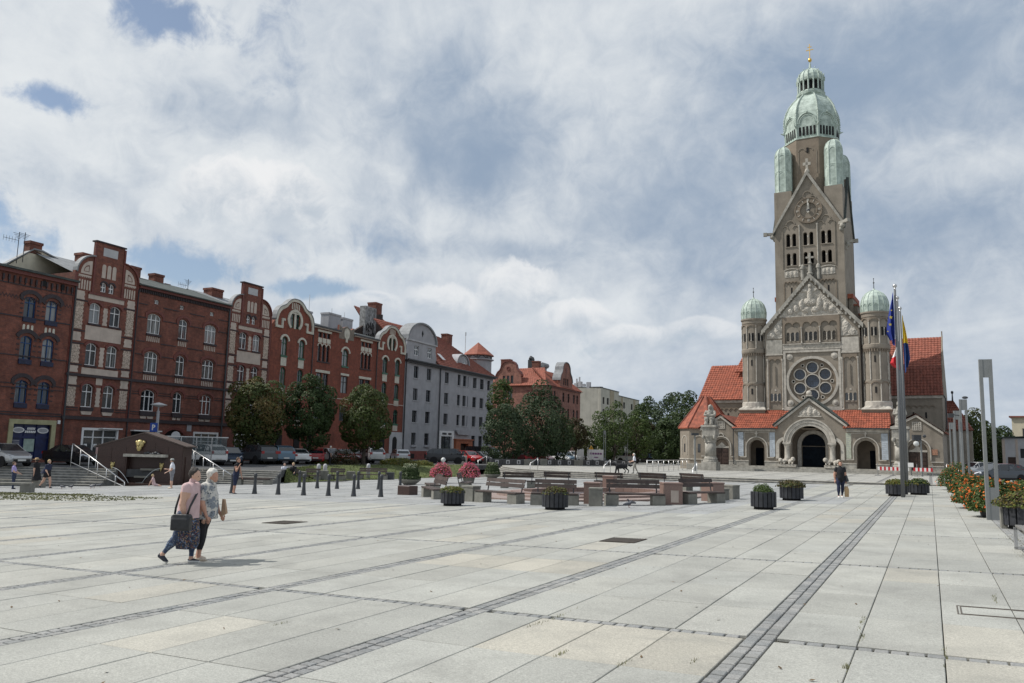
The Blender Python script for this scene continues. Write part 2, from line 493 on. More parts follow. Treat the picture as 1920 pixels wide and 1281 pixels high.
# ------------------------------------------------------------------ ground
def gz(x, y):
 """the square falls gently to the left"""
 return .0266 * x - .0011 * y
def zt(x):
 """the terrace before the church, nearly level"""
 return max(.03 + .010 * x, -.30)
def F(u, w, z=0.0):
 p = _r0 * u + _fh * w
 return Vector((p.x, p.y, z))
STREET = -.27
def slab_mat(name, c, cream):
 """exposed-aggregate concrete: grains, cloudy soiling, a tint of its own per slab (attribute tint)"""
 m = bpy.data.materials.new(name); m.use_nodes = True
 t = m.node_tree; b = t.nodes['Principled BSDF']; g = NG(t)
 P = t.nodes.new('ShaderNodeNewGeometry').outputs['Position']
 at_ = t.nodes.new('ShaderNodeAttribute'); at_.attribute_name = 'tint'
 tr, tg, tb = g.xyz(at_.outputs['Vector'])
 base = g.mix(tg, c, cream)
 base = g.mix(1.0, base, g.mix(tr, (.90, .90, .90), (1.07, 1.07, 1.07)), 'MULTIPLY')
 grain = g.noise(P, 62, 4, .85)
 grain2 = g.noise(P, 34, 4, .7)
 cloud = g.noise(P, 1.1, 6, .65, .4)
 spots = g.noise(P, 4.0, 5, .7)
 base = g.mix(1.0, base, g.mix(g.smooth(grain, .28, .72), (.68, .68, .68), (1.26, 1.26, 1.25)), 'MULTIPLY')
 base = g.mix(1.0, base, g.mix(g.smooth(grain2, .3, .7), (.88, .88, .88), (1.1, 1.1, 1.1)), 'MULTIPLY')
 base = g.mix(g.math('MULTIPLY', g.smooth(cloud, .42, .72), .42), base, (.20, .20, .185))
 wash = g.noise(P, .35, 4, .6)
 base = g.mix(1.0, base, g.mix(g.smooth(wash, .3, .7), (.92, .92, .92), (1.10, 1.10, 1.09)), 'MULTIPLY')
 base = g.mix(g.math('MULTIPLY', g.smooth(spots, .64, .74), .35), base, (.15, .145, .13))
 t.links.new(base, b.inputs['Base Color'])
 b.inputs['Roughness'].default_value = .85
 bn = t.nodes.new('ShaderNodeBump'); bn.inputs['Strength'].default_value = .35; bn.inputs['Distance'].default_value = .004
 t.links.new(grain, bn.inputs['Height']); t.links.new(bn.outputs[0], b.inputs['Normal'])
 return m
M['slab'] = slab_mat('pale aggregate slabs', (.352, .356, .332), (.40, .382, .332))
M['slab_grey'] = slab_mat('bluish grey slabs', (.30, .31, .315), (.36, .36, .35))
M['sett'] = slab_mat('grey granite setts', (.20, .21, .215), (.30, .30, .295))
mb = MB()
cs = [(-75, -12), (2.0, -12), (2.0, 62), (-75, 90)]
mb.add([(x, y, gz(x, y) - .035) for x, y in cs], [(0, 1, 2, 3)])
plaza = mb.build('plaza', M['earth'], kind='structure')
rs = random.Random(11)
XS = [-1.55 - 3.2 * k for k in range(-1, 17)]      # centres of the sett bands running towards the church
YS = [8.38 + 6.32 * k for k in range(-2, 9)]       # centres of the thin sett bands across
edge_line = [(2.4, 58.6), (-1, 59.0), (-6.5, 59.9), (-13, 61.3), (-22, 64.0), (-29, 66.6), (-36, 70.5), (-40.5, 76.0), (-47, 88)]
def edge_y(x):
 for (xa, ya), (xb, yb) in zip(edge_line, edge_line[1:]):
  if xb <= x <= xa:
   return ya + (yb - ya) * (x - xa) / (xb - xa)
 return edge_line[0][1] if x > 0 else edge_line[-1][1]
def in_ring(x, y, m=0.0):
 return (x + 14.6) ** 2 / (5.2 + m) ** 2 + (y - 36.4) ** 2 / (6.0 + m) ** 2 < 1
slabs, setts = [], []
for xc in XS:
 x0 = xc + .14
 for yc in YS:
  y0 = yc + .075
  for i in range(4):
   for j in range(4):
    xa, xb = x0 + i * .73, x0 + (i + 1) * .73
    ya, yb = y0 + j * 1.5425, y0 + (j + 1) * 1.5425
    xm, ym = (xa + xb) / 2, (ya + yb) / 2
    if xb > 1.53 or ym > edge_y(xm) + .4 or in_ring(xm, ym):
     continue
    u, w = xm * _r0.x + ym * _r0.y, xm * _fh.x + ym * _fh.y
    if w > 50 and u < -23 or w < 3.5 or w > 52 and u < -12 and w - 52 > .6 * (u + 25):
     continue
    slabs.append((xm * xm + ym * ym, xa, xb, ya, yb, xm, ym, abs(u) < .70 * w + 1.2))
 for r in (-1, 1):
  y = 1.0
  while y < 58:
   yb = y + rs.uniform(.115, .16)
   setts.append((xc + (.008 if r > 0 else -.126), xc + (.126 if r > 0 else -.008), y + .012, yb - .012))
   y = yb
for yc in YS:
 x = -48.0
 while x < 1.50:
  xb = x + rs.uniform(.12, .17)
  if min(abs((x + xb) / 2 - xc) for xc in XS) > .20:
   setts.append((x + .010, xb - .010, yc - .058, yc + .058))
  x = xb
# a two-row sett edging beside the lamp posts
for r in range(3):
 y = 3.0
 while y < 58:
  yb = y + rs.uniform(.12, .17)
  setts.append((1.545 + r * .115, 1.545 + r * .115 + .105, y + .006, yb - .006)); y = yb
def piece(mbx, xa, xb, ya, yb, dz, b, h=.03):
 """a paving piece lying on the sloping square, edges eased"""
 v = []
 for k, (ix, z) in enumerate(((0, -h), (0, -b * .8), (b, 0))):
  for x, y in ((xa + ix, ya + ix), (xb - ix, ya + ix), (xb - ix, yb - ix), (xa + ix, yb - ix)):
   v.append((x, y, gz(x, y) + z + dz))
 f = [(8, 9, 10, 11)]
 for k in (0, 4):
  f += [(k + i, k + (i + 1) % 4, k + 4 + (i + 1) % 4, k + 4 + i) for i in range(4)]
 mbx.add(v, f)
def tinted(name, items, mats, parent, kind=None):
 """items: list of (geometry args, tint); one mesh with a face attribute"""
 mbx = MB(); tints = []
 for args, tint, mi in items:
  n0 = len(mbx.f); mbx.mi = mi
  piece(mbx, *args)
  tints += [tint] * (len(mbx.f) - n0)
 me = mbx.mesh(name, mats)
 a = me.attributes.new('tint', 'FLOAT_VECTOR', 'FACE')
 a.data.foreach_set('vector', [c for t in tints for c in t])
 return link(name, me, parent, kind)
def slab_tint(xm, ym):
 # patches where warmer replacement slabs were laid
 warm = 1.0 if (-3.7 < xm < -1.6 and 6.6 < ym < 8.4) or (-8.1 < xm < -4.9 and 11.6 < ym < 13.3) else (.8 if rs.random() < .06 else rs.random() * .2)
 return (rs.random(), warm, 0)
slabs.sort(key=lambda s: (not s[7], s[0]))
far = []
for k, (d, xa, xb, ya, yb, xm, ym, vis) in enumerate(slabs):
 grey = ym > 26.6 + .05 * xm and xm < -6.2 or ym > 33 and xm < -3 and ym < 40
 args = (xa + .005, xb - .005, ya + .009, yb - .009, rs.uniform(-.003, .002), .006)
 it = (args, slab_tint(xm, ym), 1 if grey else 0)
 if k < 300:
  tinted('paving_slab', [it], [M['slab'], M['slab_grey']], plaza)
 else:
  far.append(it)
tinted('paving_slabs', far, [M['slab'], M['slab_grey']], plaza, 'stuff')
near, farS = [], []
for s in setts:
 xm, ym = (s[0] + s[1]) / 2, (s[2] + s[3]) / 2
 if ym > edge_y(xm) - .1 or in_ring(xm, ym): continue
 u, w = xm * _r0.x + ym * _r0.y, xm * _fh.x + ym * _fh.y
 if w < 3.5 or abs(u) > .72 * w + 1 or w > 50 and u < -20: continue
 near.append((w, s))
near.sort()
for k, (w, s) in enumerate(near):
 it = ((s[0], s[1], s[2], s[3], rs.uniform(-.006, .001), .008), (rs.random(), rs.random(), 0), 0)
 if k < 300:
  tinted('sett', [it], [M['sett']], plaza)
 else:
  farS.append(it)
tinted('setts', farS, [M['sett']], plaza, 'stuff')
# wide ground, street, road, terrace
mb = MB(); mb.box(-1500, 1500, -1500, 3000, -3.2, -2.2)
mb.build('ground', mat('far grassland', (.07, .085, .035), 1, .3, .05), kind='structure')
mb = MB()
st = [F(-110, 53.0), F(-22.6, 53.0), F(-22.6, 56.5), F(-16.0, 56.5), F(-16.5, 60), F(-17.0, 70), F(-11, 82), F(-4.1, 88), F(0, 93), F(15, 109), F(32, 170), F(60, 300), F(-160, 300)]
mb.plate([(p.x, p.y) for p in st], 0, .5)
for i, v in enumerate(mb.v):
 mb.v[i] = Vector((v.x, v.z, STREET - v.y))
mb.f = [tuple(reversed(f)) for f in mb.f]
for i in range(len(mb.f)):
 a, b, c = (mb.v[k] for k in mb.f[i][:3])
 if all(abs(mb.v[k].z - STREET) < 1e-5 for k in mb.f[i]) and (b - a).cross(c - a).z < 0:
  mb.f[i] = tuple(reversed(mb.f[i]))
mb.build('street', M['asphalt'], kind='structure')
mb = MB(); mb.add([(1.98, -12, -.0), (90, -12, -.0), (90, 260, -.10), (2.6, 260, -.10), (2.6, 62, -.06), (1.98, 62, -.06)], [(0, 1, 2, 3, 4, 5)])
mb.build('road', M['road'], kind='structure')
def terrace_mat():
 m = bpy.data.materials.new('terrace paving'); m.use_nodes = True
 t = m.node_tree; b = t.nodes['Principled BSDF']; g = NG(t)
 P = t.nodes.new('ShaderNodeNewGeometry').outputs['Position']
 bt = t.nodes.new('ShaderNodeTexBrick'); g.put(bt.inputs['Vector'], P)
 bt.inputs['Scale'].default_value = 1.0; bt.inputs['Brick Width'].default_value = 1.5; bt.inputs['Row Height'].default_value = .74
 bt.inputs['Mortar Size'].default_value = .02; bt.offset = 0
 g.put(bt.inputs['Color1'], (.38, .375, .35)); g.put(bt.inputs['Color2'], (.33, .325, .305)); g.put(bt.inputs['Mortar'], (.12, .115, .10))
 b2 = t.nodes.new('ShaderNodeTexBrick'); g.put(b2.inputs['Vector'], P)
 b2.inputs['Scale'].default_value = 1.0; b2.inputs['Brick Width'].default_value = 3.2; b2.inputs['Row Height'].default_value = 12.6
 b2.inputs['Mortar Size'].default_value = .12; b2.offset = 0
 n = g.noise(P, .6, 6, .65)
 out = g.mix(b2.outputs['Fac'], bt.outputs['Color'], (.17, .17, .165))
 out = g.mix(1.0, out, g.mix(g.smooth(n, .3, .7), (.8, .8, .8), (1.12, 1.12, 1.10)), 'MULTIPLY')
 t.links.new(out, b.inputs['Base Color']); b.inputs['Roughness'].default_value = .9
 return m
M['terrace'] = terrace_mat()
mb = MB()
xs = [2.4, -1, -6.5, -13, -22, -29, -33, -36, -40.5, -47]
for xa, xb in zip(xs, xs[1:]):
 ya, yb = edge_y(xa) + .36, edge_y(xb) + .36
 mb.add([(xa, ya, zt(xa)), (xa, 230, zt(xa)), (xb, 230, zt(xb)), (xb, yb, zt(xb))], [(0, 1, 2, 3)])
terrace = mb.build('terrace', M['terrace'], kind='structure')
# steps from the square up to the terrace: each tread one slab course, its riser in front
for k in range(0, 6):
 off, mbk = .36 - .38 * (k + 1), MB()
 pts = [(x, y) for x, y in edge_line] if k else edge_line
 for (xa, ya), (xb, yb) in zip(pts, pts[1:]):
  n = Vector((-(yb - ya), xb - xa)).normalized()
  if n.y < 0: n = -n
  za, zb = zt(xa) - .145 * k, zt(xb) - .145 * k
  if max(zb - gz(xb, yb), za - gz(xa, ya)) < -.02:
   continue
  pa, pb = (xa, ya + off), (xb, yb + off)
  t = .045
  mbk.mi = 0
  mbk.add([(*pa, za), (*pb, zb), (pb[0], pb[1] + .40, zb), (pa[0], pa[1] + .40, za), (*pa, za - t), (*pb, zb - t)], [(0, 3, 2, 1), (1, 5, 4, 0)])
  mbk.mi = 1
  mbk.add([(pa[0], pa[1] + .03, za - t), (pb[0], pb[1] + .03, zb - t), (pb[0], pb[1] + .03, zb - .5), (pa[0], pa[1] + .03, za - .5)], [(1, 2, 3, 0)])
 if mbk.f:
  mbk.build('step', [M['step_stone'], M['riser_dark']], terrace)
def flight(name, u0, u1, w0, n, z0, z1, label):
 """straight steps facing the square"""
 t = thing(name, label, 'steps', Matrix.Identity(4))
 h = (z1 - z0) / n
 for k in range(n):
  mbk = MB()
  wa = w0 + .36 * k
  z = z0 + h * (k + 1)
  mbk.mi = 0
  a, b, c, d = F(u0, wa, z), F(u1, wa, z), F(u1, wa + .40, z), F(u0, wa + .40, z)
  e, f = F(u0, wa, z - .05), F(u1, wa, z - .05)
  e2, f2, c2, d2 = F(u0, wa + .03, z - .05), F(u1, wa + .03, z - .05), F(u1, wa + .4, z - .05), F(u0, wa + .4, z - .05)
  mbk.add([a, b, c, d, e, f, c2, d2], [(0, 1, 2, 3), (0, 4, 5, 1), (1, 5, 6, 2), (0, 3, 7, 4)])
  mbk.mi = 1
  q = [F(u0 + .01, wa + .03, z - .05), F(u1 - .01, wa + .03, z - .05), F(u1 - .01, wa + .03, z0 - .4), F(u0 + .01, wa + .03, z0 - .4), F(u1 - .01, wa + .4, z - .05), F(u1 - .01, wa + .4, z0 - .4), F(u0 + .01, wa + .4, z - .05), F(u0 + .01, wa + .4, z0 - .4)]
  mbk.add(q, [(0, 3, 2, 1), (1, 2, 5, 4), (0, 6, 7, 3)])
  mbk.build('step', [M['step_stone'], M['riser_dark']], t)
 return t
flight('stone_steps', -60, -25.55, 50.45, 7, -1.34, STREET, 'wide grey stone steps below the silver parked car')
flight('stone_steps', -22.4, -15.9, 54.0, 7, -1.16, STREET, 'narrower grey stone steps between the fountain and round tree')
# lawn
mb = MB()
lo = [F(-15.7, 56.6), F(-14.1, 61), F(-9.1, 68.5), F(-4.6, 76)]
hi = [F(-16.5, 60), F(-17.0, 70), F(-11, 82), F(-4.1, 88)]
N = 10
rows = []
for j in range(N + 1):
 s = j / N
 row = []
 for a, b in zip(lo, hi):
  p = a.lerp(b, s)
  za, zb = gz(a.x, a.y) + .02, STREET + .03
  sm = s * s * (3 - 2 * s)
  row.append((p.x, p.y, za + (zb - za) * sm))
 rows.append(row)
for j in range(N):
 for i in range(3):
  mb.add([rows[j][i], rows[j][i + 1], rows[j + 1][i + 1], rows[j + 1][i]], [(0, 1, 2, 3)])
M['lawn'] = mat('mown lawn', (.075, .095, .026), 1, .35, 1.5, .4, 30)
mb.build('lawn', M['lawn'], kind='structure')
# grass blades and weeds
M['grass'] = mat('grass blades', (.10, .12, .035), .9, .4, 8)
M['weed'] = mat('dry weeds', (.165, .165, .075), .95, .4, 9)
def blades(mbx, x, y, z, h, w, r):
 a = r.uniform(0, 6.283); lx, ly = r.uniform(-.6, .6) * h, r.uniform(-.6, .6) * h
 dx_, dy_ = math.cos(a) * w, math.sin(a) * w
 mbx.add([(x - dx_, y - dy_, z), (x + dx_, y + dy_, z), (x + lx, y + ly, z + h)], [(0, 1, 2)])
mb = MB()
for k in range(6500):
 s, i = rs.random(), rs.random() * 3
 a, b = int(i), i - int(i)
 lo_, hi_ = lo[a].lerp(lo[a + 1], b), hi[a].lerp(hi[a + 1], b)
 p = lo_.lerp(hi_, s)
 za, zb = gz(lo_.x, lo_.y), STREET + .03
 blades(mb, p.x, p.y, za + (zb - za) * s * s * (3 - 2 * s), rs.uniform(.06, .16), .02, rs)
mb.build('grass', M['grass'], kind='stuff')
mb = MB()
# grass growing in the joints of the older paving on the left
for k in range(44):
 x0 = -45 + k * .36
 for i in range(95):
  y = rs.uniform(18.2, 24.6); x = x0 + rs.gauss(0, .04)
  lo_y = 18.6 + .30 * max(0, x + 40); hi_y = 24.4 + .03 * (x + 40)
  if not lo_y < y < hi_y or x > -29.5 + rs.gauss(0, .8): continue
  blades(mb, x, y, gz(x, y) - .005, rs.uniform(.02, .06), .055, rs)
for i in range(2600):
 x = rs.uniform(-50, -35); y = 23.6 + .14 * (x + 43) + rs.gauss(0, .35)
 blades(mb, x, y, gz(x, y), rs.uniform(.02, .06), .05, rs)
mb.build('joint_grass', M['weed'], kind='stuff')
mb = MB()
for (x, y, n, sp) in ((-3.35, 5.2, 60, .07), (-.66, 8.9, 50, .10), (-.70, 7.6, 40, .06), (-3.02, 6.9, 45, .09), (-3.75, 8.42, 60, .22), (-2.4, 6.8, 30, .08), (-.72, 9.7, 60, .25), (-6.2, 6.7, 30, .05), (-.70, 6.9, 40, .12), (.66, 12.0, 40, .2), (1.6, 17.5, 220, .6), (1.6, 20.5, 260, .9), (1.6, 14.0, 200, .9), (-3.8, 7.9, 30, .1), (.05, 8.4, 40, .3), (-1.9, 7.2, 20, .08)):
 for i in range(n):
  xx, yy = x + rs.gauss(0, .012 if sp < 1 and x < 1 else .10), y + rs.gauss(0, sp)
  blades(mb, xx, yy, gz(xx, yy) - .02, rs.uniform(.02, .055), .006, rs)
mb.build('weeds', M['weed'], kind='stuff')
mb = MB()
M['leaf_dry'] = mat('dry fallen leaves', (.12, .075, .035), .9, .4, 20)
for k in range(150):
 w = rs.uniform(5, 30); u = rs.uniform(-.6, .6) * w
 p = F(u, w); z = gz(p.x, p.y) + .004
 if p.x > 1.2 or in_ring(p.x, p.y): continue
 a = rs.uniform(0, 6.28); L = rs.uniform(.012, .035)
 c, s_ = math.cos(a) * L, math.sin(a) * L
 mb.add([(p.x - c, p.y - s_, z), (p.x + s_ * .5, p.y - c * .5, z + .004), (p.x + c, p.y + s_, z + .012), (p.x - s_ * .5, p.y + c * .5, z + .006)], [(0, 1, 2, 3)])
mb.build('fallen_leaves', M['leaf_dry'], kind='stuff')
# drain gratings and the manhole frame set in the paving
M['grate'] = mat('rusty iron grating', (.10, .085, .07), .7, .3, 20)
def grating(cx, cy, hx, hy, label):
 z = gz(cx, cy)
 t = thing('drain_grating', label, 'drain', at(cx, cy, z + .004))
 t.rotation_euler = (0, -math.atan(.0266), 0)
 mbx = MB()
 for i in range(13):
  x = -hx + 2 * hx * i / 12
  mbx.box(x - .013, x + .013, -hy, hy, 0, .012)
 mbx.build('bars', M['grate'], t)
 mbx = MB(); mbx.box(-hx - .03, hx + .03, -hy - .03, hy + .03, -.02, .002)
 mbx.build('pit', M['soil'], t)
grating(-5.92, 16.72, .36, .42, 'rusty square drain grating lying in the pale slabs near the picture middle')
grating(-15.7, 16.9, .40, .42, 'small drain grating in the paving behind the two walking women')
t = thing('manhole_frame', 'steel frame of a slab-filled manhole cover by the lower right paving', 'manhole', at(.66, 10.98, gz(.66, 10.98) + .005))
t.rotation_euler = (0, -math.atan(.0266), 0)
mb = MB()
for k in (0, 1):
 o = .035 * k
 strip(mb, [(-.45 + o, -.30 + o), (.45 - o, -.30 + o), (.45 - o, .30 - o), (-.45 + o, .30 - o), (-.45 + o, -.30 + o)],
   [(-.45 + o + .014, -.30 + o + .014), (.45 - o - .014, -.30 + o + .014), (.45 - o - .014, .30 - o - .014), (-.45 + o + .014, .30 - o - .014), (-.45 + o + .014, -.30 + o + .014)], 0, .01)
mb.v = [Vector((v.x, v.z, -v.y * .6 + .002)) for v in mb.v]
mb.build('rim', M['grate'], t)
# ------------------------------------------------------------------ the church
CA = R(3.3)
MC = Matrix(((math.cos(CA), math.sin(CA), 0, -11.254), (-math.sin(CA), math.cos(CA), 0, 90.06), (0, 0, 1, 0), (0, 0, 0, 1)))
church = thing('church', 'brown grey stone church with green domed clock tower and rose window', 'church', MC)
S_, SD, SP, SG = M['stone'], M['stone_dark'], M['stone_pale'], M['stone_grey']
def tile_roof(name, a, b, c, d, mats, parent, pitch=.24, course=.34, depth=.05):
 """pan tiles on the quad a-b (eaves, left to right) c-d (ridge, right to left): real ribs and stepped courses"""
 a, b, c, d = (Vector(p) for p in (a, b, c, d))
 nrm = (b - a).cross(d - a).normalized()
 W = max((b - a).length, (c - d).length); L = (d - a).length
 nu = max(2, min(90, int(W / pitch))); nv = max(1, min(30, int(L / course)))
 vs, fs = [], []
 for j in range(nv):
  for e in (0, 1):
   t = (j + e) / nv
   lift = depth * (.9 if e == 0 else .1)
   p, q_ = a.lerp(d, t), b.lerp(c, t)
   for i in range(nu * 2 + 1):
    vs.append(p.lerp(q_, i / (nu * 2)) + nrm * (lift + (depth if i % 2 else 0)))
 k = nu * 2 + 1
 for j in range(nv):
  o = 2 * j * k
  for i in range(nu * 2):
   fs.append((o + i, o + i + 1, o + k + i + 1, o + k + i))
   if j: fs.append((o - k + i, o - k + i + 1, o + i + 1, o + i))
 for i in range(nu * 2):
  pass
 mbx = MB(); mbx.add(vs, fs)
 # under-side board, so that the eaves have thickness
 mbx.add([a - nrm * .1, b - nrm * .1, c - nrm * .1, d - nrm * .1], [(0, 3, 2, 1)])
 mbx.add([a - nrm * .1, b - nrm * .1, b + nrm * .05, a + nrm * .05], [(0, 1, 2, 3)])
 o = mbx.build(name, mats, parent)
 return o
def relief(mbx, x0, x1, z0, z1, y, bumps, inside, nx=36, nz=30, amp=.10, seed=0.0, fine=6.0):
 """carved figures: a height field standing proud of the wall"""
 idx = {}
 vs, fs = [], []
 for j in range(nz + 1):
  for i in range(nx + 1):
   x, z = x0 + (x1 - x0) * i / nx, z0 + (z1 - z0) * j / nz
   h = 0
   for bx, bz, rx, rz, hh in bumps:
    r = ((x - bx) / rx) ** 2 + ((z - bz) / rz) ** 2
    if r < 1: h = max(h, hh * math.sqrt(1 - r))
   n = noise.noise(Vector((x * fine, z * fine * .8, seed)))
   h += amp * (abs(n) * 1.2 + .3 * noise.noise(Vector((x * fine * 2.3, z * fine * 2.3, seed + 5))))
   idx[i, j] = len(vs); vs.append((x, y - .02 - h, z))
 for j in range(nz):
  for i in range(nx):
   xm, zm = x0 + (x1 - x0) * (i + .5) / nx, z0 + (z1 - z0) * (j + .5) / nz
   if inside(xm, zm):
    fs.append((idx[i, j], idx[i + 1, j], idx[i + 1, j + 1], idx[i, j + 1]))
 mbx.add(vs, fs)
def colonnette(mbx, x, y, z0, z1, r, n=8):
 mbx.lathe([(r * 1.7, z0), (r * 1.7, z0 + r), (r * 1.1, z0 + 2 * r), (r, z0 + 2.6 * r), (r * .92, z1 - 3.5 * r), (r * 1.2, z1 - 3 * r), (r * 1.7, z1 - r), (r * 1.8, z1)], n, (x, y, 0))
# podium with its steps
mb = MB()
mb.box(-13.2, 12.7, -.5, 4.0, -.6, .42)
mb.build('podium', SG, church)
for k, (d, z) in enumerate(((-.95, .25), (-1.4, .08))):
 mb = MB(); mb.box(-12.0 + .3 * k, 12.4 + .1 * k, d, -.49, -.6, z); mb.build('step', M['step_stone'], church)
# porch wall with its three openings
big = arch(-1.88, 1.88, .42, 4.76, n=16)
o1, o2 = arch(-6.33, -4.67, .42, 3.22, n=12), arch(4.61, 6.40, .42, 3.33, n=12)
def side_open(s):
 """narrow half arch beside the big portal"""
 pts = [(2.62, .9), (3.05, .9), (3.05, 2.55)]
 for i in range(1, 7):
  t = math.pi / 2 * i / 6
  pts.append((2.42 + .63 * math.cos(t), 2.55 + .63 * math.sin(t)))
 pts = [p for p in pts if p[0] >= 2.55] + [(2.55, 3.1)]
 return pts if s > 0 else [(-x, z) for x, z in reversed(pts)]
mb = MB()
out = [(-7.95, .42), (7.78, .42), (7.78, 4.5), (3.62, 4.68), (.1, 7.5), (-3.42, 4.6), (-7.95, 4.4)]
# openings reach the floor, so they are cut into the outline from below
def notch(o):
 return list(reversed([p for p in o]))
outline = [(-7.95, .42), (-6.33, .42)] + list(reversed(o1[2:])) + [(-4.67, .42), (-1.88, .42)] + list(reversed(big[2:])) + [(1.88, .42), (4.61, .42)] + list(reversed(o2[2:])) + [(6.40, .42), (7.78, .42), (7.78, 4.5), (3.62, 4.68), (.1, 7.5), (-3.42, 4.6), (-7.95, 4.4)]
mb.plate(outline, 0, .75, [side_open(1), side_open(-1)], back=True)
mb.box(-7.95, -7.4, .75, 2.5, .42, 4.4); mb.box(7.25, 7.78, .75, 2.5, .42, 4.5)
mb.build('porch_wall', S_, church)
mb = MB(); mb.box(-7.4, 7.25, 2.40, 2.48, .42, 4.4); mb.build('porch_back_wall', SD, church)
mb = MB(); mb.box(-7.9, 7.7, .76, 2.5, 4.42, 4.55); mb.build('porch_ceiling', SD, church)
# inner portal with dark doors
for x0, x1, zt_ in ((-1.15, 1.15, 2.6), (-6.15, -5.35, 2.35), (5.6, 6.3, 2.3)):
 mb = MB(); mb.box(x0, x1, 2.26, 2.39, .42, zt_)
 for k in range(3):
  for side in (0, 1):
   w = (x1 - x0) / 2
   mb.box(x0 + side * w + .06, x0 + side * w + w - .06, 2.23, 2.26, .55 + k * (zt_ - .6) / 3, .55 + (k + .85) * (zt_ - .6) / 3)
 mb.build('door', M['door_blue'], church)
mb = MB(); arc_band(mb, -1.25, 1.25, 2.75, 1.25, .4, 2.15, 2.39, 12, drop=2.3); mb.build('portal_moulding', SP, church)
mb = MB(); mb.plate(arch(-1.2, 1.2, 2.7, 3.95, n=12), 2.30, 2.39); mb.build('lunette_window', M['door_blue'], church)
# mouldings round the openings
mb = MB()
arc_band(mb, -1.90, 1.90, 2.9, 1.88, .30, -.10, .05, 20)
arc_band(mb, -2.22, 2.22, 2.9, 2.20, .30, -.17, .02, 20)
arc_band(mb, -2.54, 2.54, 2.9, 2.52, .14, -.24, .02, 20)
mb.build('portal_moulding', SP, church)
for x0, x1, zc in ((-6.33, -4.67, 3.22), (4.61, 6.40, 3.33)):
 w = (x1 - x0) / 2
 mb = MB()
 arc_band(mb, x0 - .26, x1 + .26, zc - w, w + .26, .11, -.13, .01, 14, drop=zc - w - 1.30)
 mb.box(x0 - 1.0, x0 - .37, -.12, .01, 1.28, 1.39); mb.box(x1 + .37, x1 + 1.0, -.12, .01, 1.28, 1.39)
 mb.box(x0 - .52, x0 - .46, -.05, .01, 3.2, 4.06); mb.box(x1 + .46, x1 + .52, -.05, .01, 3.2, 4.06); mb.box(x0 - .46, x1 + .46, -.05, .01, 4.0, 4.06)
 cx = (x0 + x1) / 2
 mb.box(cx - .06, cx + .06, -.16, .01, zc + .3, zc + .95); mb.box(cx - .16, cx + .16, -.15, .01, zc + .62, zc + .74)
 mb.build('arch_moulding', SP, church)
for s in (-1, 1):
 mb = MB()
 pts_i = [(s * (2.45 + .66 * math.cos(t * math.pi / 12)), 2.58 + .66 * math.sin(t * math.pi / 12)) for t in range(7)]
 pts_o = [(s * (2.45 + 1.0 * math.cos(t * math.pi / 12)), 2.58 + 1.0 * math.sin(t * math.pi / 12)) for t in range(7)]
 pi_, po_ = [(s * 3.11, 1.25)] + pts_i[:-1], [(s * 3.45, 1.25)] + pts_o[:-1]
 if s > 0: pi_, po_ = po_, pi_
 strip(mb, pi_, po_, -.14, .01)
 mb.build('arch_moulding', SP, church)
# boards with pale writing beside the side doors
M['board'] = mat('pale blue painted board', (.42, .47, .52), .7, .15, 3)
M['board_g'] = mat('pale greenish board', (.40, .42, .34), .7, .15, 3)
for x0, x1, m in ((-7.5, -6.93, 'board'), (-4.10, -3.55, 'board'), (3.62, 4.10, 'board_g'), (6.98, 7.58, 'board')):
 mb = MB(); mb.box(x0, x1, -.06, .01, 1.42, 4.05); mb.build('wall_board', M[m], church)
 mb = MB()
 for k in range(11):
  mb.box(x0 + .07, x1 - rs.uniform(.07, .25), -.066, -.05, 1.6 + k * .21, 1.63 + k * .21)
 mb.build('lettering', M['grey_wall'], church)
# plinth and cornice
for x0, x1 in ((-7.97, -6.36), (-4.64, -3.1), (3.1, 4.58), (6.43, 7.80)):
 mb = MB(); mb.box(x0, x1, -.16, .02, .42, .88); mb.mi = 1; mb.box(x0 - .02, x1 + .02, -.20, .02, .88, .98)
 mb.build('plinth', [SG, SP], church)
for x0, x1 in ((-8.0, -3.5), (3.7, 7.82)):
 mb = MB(); mb.box(x0, x1, -.12, .02, 4.14, 4.36); mb.box(x0, x1, -.22, .02, 4.36, 4.46)
 mb.build('cornice', SP, church)
# raking mouldings of the portal gable, carved field, little arch ornaments
mb = MB()
strip(mb, [(-3.60, 4.52), (.1, 7.48), (3.80, 4.60)], [(-3.60, 4.80), (.1, 7.76), (3.80, 4.88)], -.22, .6)
mb.build('gable_coping', SP, church)
mb = MB()
strip(mb, [(-3.75, 4.78), (.1, 7.84), (3.95, 4.86)], [(-3.75, 4.92), (.1, 7.98), (3.95, 5.0)], -.30, 2.5)
mb.build('gable_roof', M['roof_felt'], church)
mb = MB()
relief(mb, -.95, 1.15, 5.85, 7.0, -.02, [(.1, 6.3, .25, .55, .12), (-.4, 6.15, .2, .35, .1), (.6, 6.15, .2, .35, .1)], lambda x, z: z < 7.05 - abs(x - .1) * .82, 26, 16, .06)
mb.box(-1.1, 1.3, -.1, 0, 5.72, 5.84)
mb.build('carved_relief', SP, church)
mb = MB(); mb.ball((.1, -.1, 8.25), (.3, .3, .28)); mb.box(-.2, .4, -.4, .2, 7.9, 8.05); mb.build('gable_finial', SP, church)
